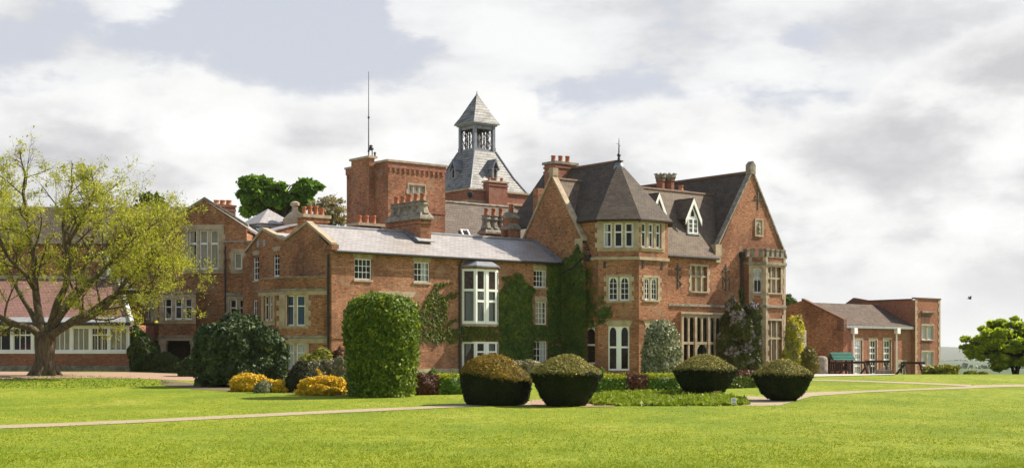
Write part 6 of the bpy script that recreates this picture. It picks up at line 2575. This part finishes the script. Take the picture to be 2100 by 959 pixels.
def cherry_tree():
    rng = np.random.default_rng(21)
    bx, by, bz = gpt(92, 769)
    o = empty('spreading_tree', (bx, by, bz))
    tag(o, 'big spreading tree with sparse yellow-green spring leaves on the lawn, in front of the annexe', 'tree')
    def W(px, py, dy=0.0):
        Y = by + dy
        return ((px - HX) / F * Y - bx, dy, EYE + (HY - py) / F * Y - bz)
    mb = MB()
    tr, rr = [], []
    for px, py, r in ((93, 773, .74), (93, 768, .64), (93, 760, .57), (92, 745, .53), (92, 725, .52), (92, 705, .54), (92, 692, .55), (92, 683, .46)):
        tr.append(W(px, py))
        rr.append(r)
    mb.tube(tr, rr, 16, cap=False)
    for th in (3.5, 4.6, 5.6, .3, 2.2):                  # root flares
        c, s_ = math.cos(th), math.sin(th)
        mb.tube([(c * .38, s_ * .38, .75), (c * .52, s_ * .52, .28), (c * .78, s_ * .78, .04), (c * 1.0, s_ * 1.0, -.15)], [.18, .19, .14, .08], 8)
    limbs = []
    def lim(r0, r1, *pts):
        limbs.append(limb(mb, [W(*q) for q in pts], r0 * .84, r1 * .8))
    lim(.30, .10, (100, 690, 0), (122, 676, -.5), (150, 660, -1.2), (180, 652, -1.8), (215, 630, -2.2), (240, 600, -2.4), (262, 572, -2.6), (282, 552, -2.6))
    lim(.27, .10, (98, 690, -.1), (125, 674, -.8), (148, 657, .3), (175, 645, .8), (200, 628, 1.4), (228, 608, 1.6), (262, 590, 2.0), (295, 572, 2.2), (325, 560, 2.4))
    lim(.28, .09, (84, 690, 0), (62, 672, -.4), (30, 664, -.8), (0, 650, -1.2), (-30, 640, -1.6), (-60, 610, -2), (-90, 570, -2.2))
    lim(.34, .08, (86, 688, 0), (82, 655, .3), (76, 620, .6), (72, 580, .8), (70, 530, .6), (62, 485, .8), (56, 440, .5), (48, 395, .3), (52, 362, .2))
    lim(.32, .08, (98, 686, 0), (108, 655, -.4), (118, 620, -.8), (135, 585, -1.2), (140, 540, -1.0), (136, 505, -1.2), (130, 460, -1.2), (138, 420, -1.0), (146, 388, -1.0))
    lim(.30, .08, (104, 686, .1), (116, 650, .5), (140, 615, 1.0), (165, 580, 1.6), (180, 530, 2.0), (190, 492, 2.4), (202, 460, 2.6), (212, 432, 2.7))
    lim(.24, .07, (105, 680, -.2), (130, 640, -1.2), (165, 600, -2.4), (210, 555, -3.2), (240, 525, -3.4), (262, 500, -3.6), (280, 485, -3.6))
    lim(.22, .07, (82, 684, 0), (64, 640, 1.0), (40, 600, 2.0), (18, 550, 2.6), (2, 495, 3.2), (-14, 450, 3.4), (-16, 415, 3.4))
    lim(.20, .06, (70, 590, .6), (50, 560, -.6), (20, 530, -1.8), (-10, 480, -2.6), (-40, 430, -3.0))
    lim(.18, .06, (180, 535, 2.0), (210, 510, 1.6), (240, 490, 1.2), (275, 478, .8), (300, 480, .6))
    lim(.16, .05, (240, 600, -2.4), (275, 598, -2.7), (310, 600, -2.8), (340, 585, -2.9), (365, 575, -2.9))
    lim(.15, .05, (285, 540, -2.6), (305, 520, -2.3), (325, 505, -2.1), (340, 500, -2.0))
    lim(.15, .05, (137, 500, -1.1), (158, 468, -2.0), (178, 430, -2.4), (192, 402, -2.6))
    leaves = []
    P = dict(seg=[5, 4, 3, 3], wig=.16, up=[.05, .05, .03, .0], sides=[5, 4, 3, 3], leaf_from=1, nleaf=[0, 6, 10, 13], spread=.09, max=2, kids=[5, 5, 0], ang=R(48), len=.58, rf=.55)
    cx, cz = W(170, 480)[0], W(170, 470)[2]
    for pts, rad in limbs:
        n = len(pts)
        k0 = int(n * .34)
        nb = 10
        for j in range(nb):
            i = min(n - 2, int(k0 + (n - 1 - k0) * (j + rng.random()) / nb))
            d = (pts[i + 1] - pts[i]).normalized()
            dd = rot_about(d, R(35 + 40 * rng.random()), rng)
            dd = (dd + Vector((0, 0, .12))).normalized()
            grow(mb, leaves, rng, pts[i], dd, 1.5 + 1.1 * rng.random(), max(.03, rad[i] * .5), 0, P)
        grow(mb, leaves, rng, pts[-1], (pts[-1] - pts[-2]).normalized(), 1.4, rad[-1], 0, P)
    mb.build('trunk', 'bark', o, True)
    Lp = np.array([tuple(q) for q in leaves])
    cl = vnoise(Lp * np.array([1, 1, 2.2]), .42) + .6 * vnoise(Lp * np.array([1, 1, 2.0]) + 50, 1.2)
    keep = cl > -.20
    keep &= ~((Lp[:, 0] > 3.2) & (rng.random(len(Lp)) < .28))
    Lp = Lp[keep]
    # every leaf spot holds a small spray
    rep = np.repeat(Lp, 3, axis=0) + rng.normal(0, .075, (len(Lp) * 3, 3))
    print('tree leaves', len(rep))
    nn = rng.normal(0, .5, (len(rep), 3)) + np.array([0, 0, .6])
    leafmesh('crown', 'leaf_cherry', rep, nn, .088, .55, .6, o, rng=rng, droop=.3)
    return o


cherry_tree()


def round_tree(name, label, mat, px, pyb, x0, x1, ytop, ybot, Y, leaf, n, seed, lumps=60, lr=.20, trunk_r=.25, bark='bark_dark', group=None, gap=.0, sparse=1.0, base_z=None, depth=None, multi=1, flat=.95, lobes=None, flat_lump=.75):
    """tree with a trunk, limbs running to every clump and a crown of leaf clumps"""
    rng = np.random.default_rng(seed)
    bx = (px - HX) / F * Y
    bz = G(bx, Y) if base_z is None else base_z
    o = empty(name, (bx, Y, bz))
    tag(o, label, 'tree', group)
    zt, zb = EYE + (HY - ytop) / F * Y - bz, EYE + (HY - ybot) / F * Y - bz
    xa, xb = (x0 - HX) / F * Y - bx, (x1 - HX) / F * Y - bx
    cx, w_, cz, h = (xa + xb) / 2, (xb - xa) / 2, (zt + zb) / 2, (zt - zb) / 2
    d_ = depth or w_ * .8
    mb = MB()
    th = zb + h * .35
    tips = []
    stems = []
    for m in range(multi):
        a = 2 * math.pi * m / max(1, multi) + .4
        off = Vector((math.cos(a), math.sin(a), 0)) * (0 if multi == 1 else .3)
        e = Vector((cx * .35, 0, th)) + off * (1 + th * .5)
        pts = [off * .4, off * .7 + Vector((cx * .08, 0, th * .4)), e]
        fine, rad = limb(mb, pts, trunk_r, trunk_r * .6, 10)
        stems.append(e)
    P_, N_ = [], []
    for i in range(lumps):
        v = Vector(rng.normal(0, 1, 3)).normalized()
        v.z = v.z * .9 + .1
        q = (.35 + .65 * rng.random() ** .5) * (1 - lr * .6)
        c = Vector((cx + v.x * w_ * q, v.y * d_ * q, cz + v.z * h * q * flat))
        c += Vector(rng.normal(0, .06 * w_, 3))
        if lobes:
            lx0, lx1, ly0, ly1 = lobes[i % len(lobes)]
            la, lb = (lx0 - HX) / F * Y - bx, (lx1 - HX) / F * Y - bx
            lt, lo_ = EYE + (HY - ly0) / F * Y - bz, EYE + (HY - ly1) / F * Y - bz
            q = .2 + .8 * rng.random() ** .6
            c = Vector(((la + lb) / 2 + v.x * (lb - la) / 2 * q * .85, v.y * (lb - la) / 2 * q, (lt + lo_) / 2 + v.z * (lt - lo_) / 2 * q * .85))
        r_ = lr * (.6 + .8 * rng.random()) * (w_ + h) / 2
        st = stems[i % len(stems)]
        mid = st.lerp(c, .5) + Vector((0, 0, .12 * h)) + Vector(rng.normal(0, .05 * w_, 3))
        limb(mb, [st * .85, mid, c], trunk_r * .35, .02, 5)
        for k in range(4):
            t_ = c + Vector(rng.normal(0, r_ * .6, 3))
            mb.tube([c.lerp(mid, .25), t_], [.03, .01], 3, cap=False)
        k = int(n / lumps * (r_ / lr / ((w_ + h) / 2)) ** 2)
        vv = rng.normal(0, 1, (k, 3))
        vv /= np.linalg.norm(vv, axis=1)[:, None]
        rr = r_ * (1 - .75 * rng.random(k) ** 1.6)[:, None] * (1 + .55 * vnoise(vv * 1.6 + i * 3.7, 1.0))[:, None]
        rr = np.where(rng.random((k, 1)) < .16, rr * (1.05 + .45 * rng.random((k, 1))), rr)   # loose outer sprays
        pp = np.array(tuple(c)) + vv * rr * np.array([1.12, 1.12, flat_lump])
        P_.append(pp)
        N_.append(vv * .7 + np.array([0, 0, .6]))
    P_, N_ = np.concatenate(P_), np.concatenate(N_)
    kp = vnoise(P_, 2.2 / max(.5, w_ * lr)) > -.35 + gap
    P_, N_ = P_[kp], N_[kp]
    mb.build('trunk', bark, o, True)
    leafmesh('crown', mat, P_, N_, leaf, .7, .7, o, rng=rng)
    return o


round_tree('oak_tree', 'big fresh green tree rising behind the lantern and pots', 'leaf_oak', 570, 480, 472, 668, 342, 462, 135.0, .34, 46000, 31, 150, .105, .4, base_z=0, gap=.05, lobes=[(478, 560, 345, 420), (500, 600, 360, 450), (540, 600, 385, 450), (598, 664, 362, 420), (590, 640, 380, 450), (490, 540, 400, 450)])
round_tree('budding_tree', 'pale nearly bare tree just left of the brick tower', 'leaf_budding', 678, 480, 630, 728, 392, 480, 128.0, .22, 2600, 32, 46, .2, .22, 'bark', base_z=0, gap=.1)
round_tree('round_tree', 'low round bright green tree at the right edge of the lawn', 'leaf_maple', 2083, 773, 1974, 2196, 652, 764, 104.0, .20, 72000, 33, 230, .105, .15, multi=3, flat=1.0, gap=.03, flat_lump=.6)
round_tree('dark_tree', 'dark evergreen tree peeping between the spreading tree and the left gable', 'leaf_ivy', 300, 480, 262, 345, 394, 470, 130.0, .35, 6000, 34, 26, .24, .25, base_z=0)
round_tree('fir_tree', 'dark fir just showing at the right corner of the mansion', 'leaf_ivy', 1621, 700, 1596, 1642, 590, 690, 150.0, .4, 3500, 35, 26, .24, .2, base_z=0)

# hedgerow trees far down in the valley, one band
mb = MB()
rng = np.random.default_rng(5)
PP = []
for y0, n_ in ((1500, 900), (3700, 2600)):
    x = rng.uniform(150, .55 * y0 + 200, n_)
    h = 2.5 + 2 * vnoise(np.stack([x * .02, x * 0 + y0, x * 0], 1), 1.0)
    z = gz(x, np.full(n_, y0)) + rng.random(n_) * h
    PP.append(np.stack([x, y0 + rng.normal(0, 4, n_), z], 1))
PP = np.concatenate(PP)
o = leafmesh('hedgerow', 'leaf_valley', PP, rng.normal(0, 1, PP.shape), 3.6, .8, .5)
tag(o, 'hedgerows between the fields of the valley', 'hedgerow', kind='stuff')

# ------------------------------------------------------------------ ground cover and rough grass
def cover(name, label, mat, polys, n, size, lift, seed, asp=.3, up=.5, hh=.12):
    rng = np.random.default_rng(seed)
    P = []
    for poly, share in polys:
        a = np.array(poly, float)
        x0, y0 = a.min(0)
        x1, y1 = a.max(0)
        k = int(n * share)
        X, Yp = x0 + rng.random(k * 2) * (x1 - x0), y0 + rng.random(k * 2) * (y1 - y0)
        q = np.stack([X, Yp, np.full(len(X), seed)], 1)
        ok = inpoly(X + 4 * vnoise(q, .06), Yp + 1.5 * vnoise(q + 9, .12), poly)
        X, Yp = X[ok][:k], Yp[ok][:k]
        for i in range(len(X)):
            g = gpt(X[i], Yp[i])
            hv_ = hh * (.6 + .7 * mnoise.noise((g[0] * .9, g[1] * .9, seed)))
            P.append((g[0], g[1], g[2] + lift + max(.0, hv_) * rng.random()))
    P = np.array(P)
    base = P.mean(0)
    nn = rng.normal(0, 1, P.shape)
    nn[:, 2] = nn[:, 2] * up
    o = leafmesh(name, mat, P - base, nn, size, asp, .2, rng=rng)
    o.location = tuple(base)
    return tag(o, label, kind='stuff')


cover('ground_cover', 'lush green ground cover between the second and third yew', 'leaf_cover', [([(1206, 826), (1214, 812), (1260, 808), (1330, 806), (1400, 808), (1450, 812), (1500, 815), (1530, 820), (1536, 829), (1480, 832), (1380, 832), (1290, 832), (1230, 832)], 1)], 26000, .16, .0, 3, .4, .8, .2)
cover('rough_grass', 'rough dark grass round the foot of the spreading tree', 'leaf_grass', [([(-40, 776), (60, 772), (150, 770), (230, 772), (330, 778), (360, 786), (300, 792), (200, 796), (60, 796), (-40, 796)], 1)], 4200, .10, .0, 4, .25, .6, .05)


def lawn_blades(n, seed=12):
    """short uneven blades over the nearer lawn, denser towards the viewer"""
    rng = np.random.default_rng(seed)
    y = 20.5 * (75 / 20.5) ** (rng.random(n) ** 1.5)
    x = (rng.random(n) - .5) * .80 * y
    q = np.stack([x * .5, y * .35, np.zeros(n)], 1)
    ok = vnoise(q, 1.0) + .6 * vnoise(q + 7, 3.1) + rng.normal(0, .35, n) > -.25
    x, y = x[ok], y[ok]
    far, near = [(0, 871.5), (520, 849), (960, 827.5)], [(0, 878.5), (520, 855), (960, 833.5)]
    z = gz(x, y)
    px, py = HX + x / y * F, HY - (z - EYE) / y * F
    on = (py > np.interp(px, [q_[0] for q_ in far], [q_[1] for q_ in far]) - .6) & (py < np.interp(px, [q_[0] for q_ in near], [q_[1] for q_ in near]) + .6) & (px < 1110)
    on |= y > 57.5 - np.clip(x - 2, 0, 30) * .28
    P = np.stack([x, y, z + .008 + .018 * rng.random(len(x))], 1)[~on]
    nn = rng.normal(0, 1, P.shape)
    nn[:, 2] *= .35
    o = leafmesh('grass', 'leaf_lawn', P, nn, .040, .20, .1, rng=rng, droop=-.6)
    tag(o, 'short grass blades of the near lawn', kind='stuff')


lawn_blades(230000)
# ------------------------------------------------------------------ small things of the garden
def sign(name, label, cat, px0, px1, py0, py1, mat, post=True, lines=0, tilt=0.0, foot=None):
    foot = foot or py1 + 2
    x, y, z = gpt((px0 + px1) / 2, foot)
    o = empty(name, (x, y, z))
    w_ = (px1 - px0) / F * y
    z0, z1 = EYE + (HY - py1) / F * y - z, EYE + (HY - py0) / F * y - z
    mb = MB()
    c, s_ = math.cos(tilt), math.sin(tilt)
    def T(a, b):
        return (a * c - (b - z0) * s_, z0 + a * s_ + (b - z0) * c)
    q = [T(-w_ / 2, z0), T(w_ / 2, z0), T(w_ / 2, z1), T(-w_ / 2, z1)]
    mb.hexa([(a, -.012, b) for a, b in q], [(a, .012, b) for a, b in q])
    mb.f = [tuple(reversed(f)) for f in mb.f]
    mb.build('panel', mat, o)
    if post:
        mb = MB()
        for a in ((-w_ * .05, w_ * .05),) if lines else ((-w_ * .35, -w_ * .25), (w_ * .25, w_ * .35)):
            mb.box(a[0], .014, -.1, a[1], .034, z1 - .02)
        mb.build('post', 'timber_dark', o)
    if lines:
        mb = MB()
        for k in range(lines):
            b = z1 - (z1 - z0) * (k + .8) / (lines + .6)
            h = (z1 - z0) * .045
            l = w_ * (.36 if k % 2 else .30)
            q = [T(-l, b - h), T(l, b - h), T(l, b + h), T(-l, b + h)]
            mb.hexa([(a, -.0125, b_) for a, b_ in q], [(a, -.016, b_) for a, b_ in q])
        mb.build('lettering', 'ink_grey', o)
    return tag(o, label, cat)


sign('card_sign', 'small orange card standing at the foot of the third yew', 'sign', 1463, 1476.5, 801, 813, 'card_orange', tilt=.05, foot=813.5)
sign('notice_sign', 'small white notice with grey lines on a stake in the ground cover', 'sign', 1500, 1510.5, 815, 828, 'white_paint', lines=4, tilt=.06, foot=832)

# stone pier and low wall beside the playground
x, y, z = (1683 - HX) / F * 108.0, 108.0, 0
z = G(x, y)
pr = empty('stone_pier', (x, y, z - .05))
tag(pr, 'weathered round-topped stone pier beside the golden conifer', 'pier')
ht = EYE + (HY - 728) / F * y - z
mb = MB()
n0 = len(mb.v)
mb.lathe((0, 0, 0), [(.56, 0), (.54, ht * .3), (.53, ht * .8), (.48, ht * .92), (.3, ht * .99), (.05, ht)], 14)
mb.v = [(a * (1 + .05 * mnoise.noise((a * 3, b * 3, c * 2))), b * (1 + .06 * mnoise.noise((a * 3 + 5, b * 3, c * 2))), c) for a, b, c in mb.v]
mb.build('shaft', 'stone_grey', pr, True)
x, y = (1652 - HX) / F * 108.5, 108.5
lw = empty('garden_wall', (x, y, G(x, y) - .05), R(8))
tag(lw, 'low brick garden wall with stone coping left of the stone pier', 'wall')
hw_ = EYE + (HY - 741) / F * y - G(x, y)
mb = MB()
mb.box(-1.3, -.15, 0, .75, .15, hw_ - .1)
mb.build('wall', 'brick_brown', lw)
mb = MB()
mb.box(-1.35, -.22, hw_ - .1, .8, .22, hw_ + .02)
mb.build('coping', 'stone_grey', lw)


def playhouse(name, label, px0, px1, pyr, pye, pyg, Y, ang):
    """timber play tower with a green pitched roof"""
    x, y = ((px0 + px1) / 2 - HX) / F * Y, Y
    z = G(x, y)
    o = empty(name, (x, y, z), ang)
    tag(o, label, 'playhouse')
    L = (px1 - px0) / F * Y * .80
    dp = 1.5
    zr, ze = EYE + (HY - pyr) / F * Y - z, EYE + (HY - pye) / F * Y - z
    mb = MB()
    for sy in (-1, 1):
        mb.slab([(-L / 2, sy * (dp / 2 + .25), ze), (L / 2, sy * (dp / 2 + .25), ze), (L / 2, 0, zr), (-L / 2, 0, zr)], .06)
        for k in range(1, 5):
            f = k / 5
            a = Vector((-L / 2, sy * (dp / 2 + .25) * (1 - f), ze + (zr - ze) * f + .012))
            mb.bar(a, a + Vector((L, 0, 0)), .03, .03)
    mb.build('roof', 'green_roof', o)
    for sx in (-1, 1):
        for sy in (-1, 1):
            mb = MB()
            mb.box(sx * L * .40 - .06, sy * dp / 2 - .06, -.1, sx * L * .40 + .06, sy * dp / 2 + .06, ze + .1)
            mb.build('post', 'timber_dark', o)
    mb = MB()
    zd = ze * .33
    mb.box(-L * .42, -dp / 2 - .05, zd - .1, L * .42, dp / 2 + .05, zd)
    mb.build('platform', 'timber_dark', o)
    mb = MB()
    for sy in (-1, 1):
        mb.box(-L * .4, sy * dp / 2 - .03, zd + .52, L * .4, sy * dp / 2 + .03, zd + .62)
        for k in range(9):
            a = -L * .4 + L * .8 * k / 9
            if not (3 <= k <= 5 and sy < 0):
                mb.box(a, sy * dp / 2 - .02, zd, a + L * .055, sy * dp / 2 + .02, zd + .519)
    mb.build('railing', 'timber_dark', o)
    mb = MB()
    for sx in (-1, 1):
        mb.poly([(sx * L * .485, -dp / 2 - .1, ze + .05), (sx * L * .485, dp / 2 + .1, ze + .05), (sx * L * .485, 0, zr - .08)])
    mb.build('gable', 'timber_dark', o)
    return o


playhouse('playhouse', 'timber playhouse with green pitched roof in front of the brick hall', 1696, 1752, 722, 737, 766, 113.0, R(6))
playhouse('playhouse', 'second green-roofed playhouse half hidden behind the golden conifer', 1612, 1664, 720, 736, 766, 112.0, R(4))


def aframe(name, label, px0, px1, pyt, pyb, Y, ang=0.0, hang=False):
    """swing frame: a beam on splayed legs"""
    x, y = ((px0 + px1) / 2 - HX) / F * Y, Y
    z = G(x, y)
    o = empty(name, (x, y, z), ang)
    tag(o, label, 'swing frame', 'timber swing frames')
    L = (px1 - px0) / F * Y
    zt = EYE + (HY - pyt) / F * Y - z
    mb = MB()
    mb.box(-L / 2 - .1, -.08, zt - .09, L / 2 + .1, .08, zt + .09)
    mb.build('beam', 'timber_dark', o)
    for sx in (-1, 1):
        for sy in (-1, 1):
            mb = MB()
            mb.bar((sx * (L / 2 - .25), sy * .06, zt - .05), (sx * (L / 2 - .25) + sx * .45 * (sy > 0) + sx * .1, sy * .85, -.1), .13)
            mb.build('leg', 'timber_dark', o)
    if hang:
        for k in (-.22, .22):
            for q in (-.2, .2):
                mb = MB()
                mb.tube([(L * k + q, 0, zt - .1), (L * k + q, 0, .5)], .022, 5)
                mb.build('chain', 'black_iron', o)
            mb = MB()
            mb.box(L * k - .26, -.1, .46, L * k + .26, .1, .51)
            mb.build('seat', 'timber_dark', o)
    return o


aframe('swing_frame', 'timber swing frame in front of the first tall hall window, beside the playhouse', 1732, 1780, 742.5, 767, 114.0, R(4))
aframe('swing_frame', 'long timber swing frame before the second and third tall hall windows', 1776, 1822, 740.5, 767, 116.5, R(4), True)
aframe('swing_frame', 'timber swing frame standing alone at the right end of the hall', 1850, 1894, 743.5, 769, 113.0, R(4))
x, y = (1813 - HX) / F * 114, 114
tb = empty('planter', (x, y, G(x, y)))
tag(tb, 'small weathered timber planter on the terrace by the hall', 'planter')
mb = MB()
mb.prism([(-.55, -.25), (.55, -.25), (.55, .25), (-.55, .25)], 0, .34, [(-.65, -.32), (.65, -.32), (.65, .32), (-.65, .32)])
mb.box(-.69, -.36, .34, .69, .36, .40)
mb.build('trough', 'stone_grey', tb)
# bird in the sky over the valley
bd = empty('bird', ((1989 - HX) / F * 140, 140, EYE + (HY - 612) / F * 140))
tag(bd, 'tiny dark bird flying over the valley at the right', 'bird')
mb = MB()
mb.ico((0, 0, 0), .10, 2, (1.9, .8, .7))
mb.hexa([(-.1, 0, .02), (.12, 0, .02), (.05, -.42, .22), (-.08, -.4, .22)], [(-.1, 0, .05), (.12, 0, .05), (.05, -.42, .24), (-.08, -.4, .24)])
mb.hexa([(-.1, 0, .02), (.12, 0, .02), (.05, .42, .22), (-.08, .4, .22)], [(-.1, 0, .05), (.12, 0, .05), (.05, .42, .24), (-.08, .4, .24)])
mb.hexa([(-.35, -.08, 0), (-.15, -.04, 0), (-.15, .04, 0), (-.35, .08, 0)], [(-.35, -.08, .02), (-.15, -.04, .04), (-.15, .04, .04), (-.35, .08, .02)])
mb.build('body', 'black_iron', bd, True)
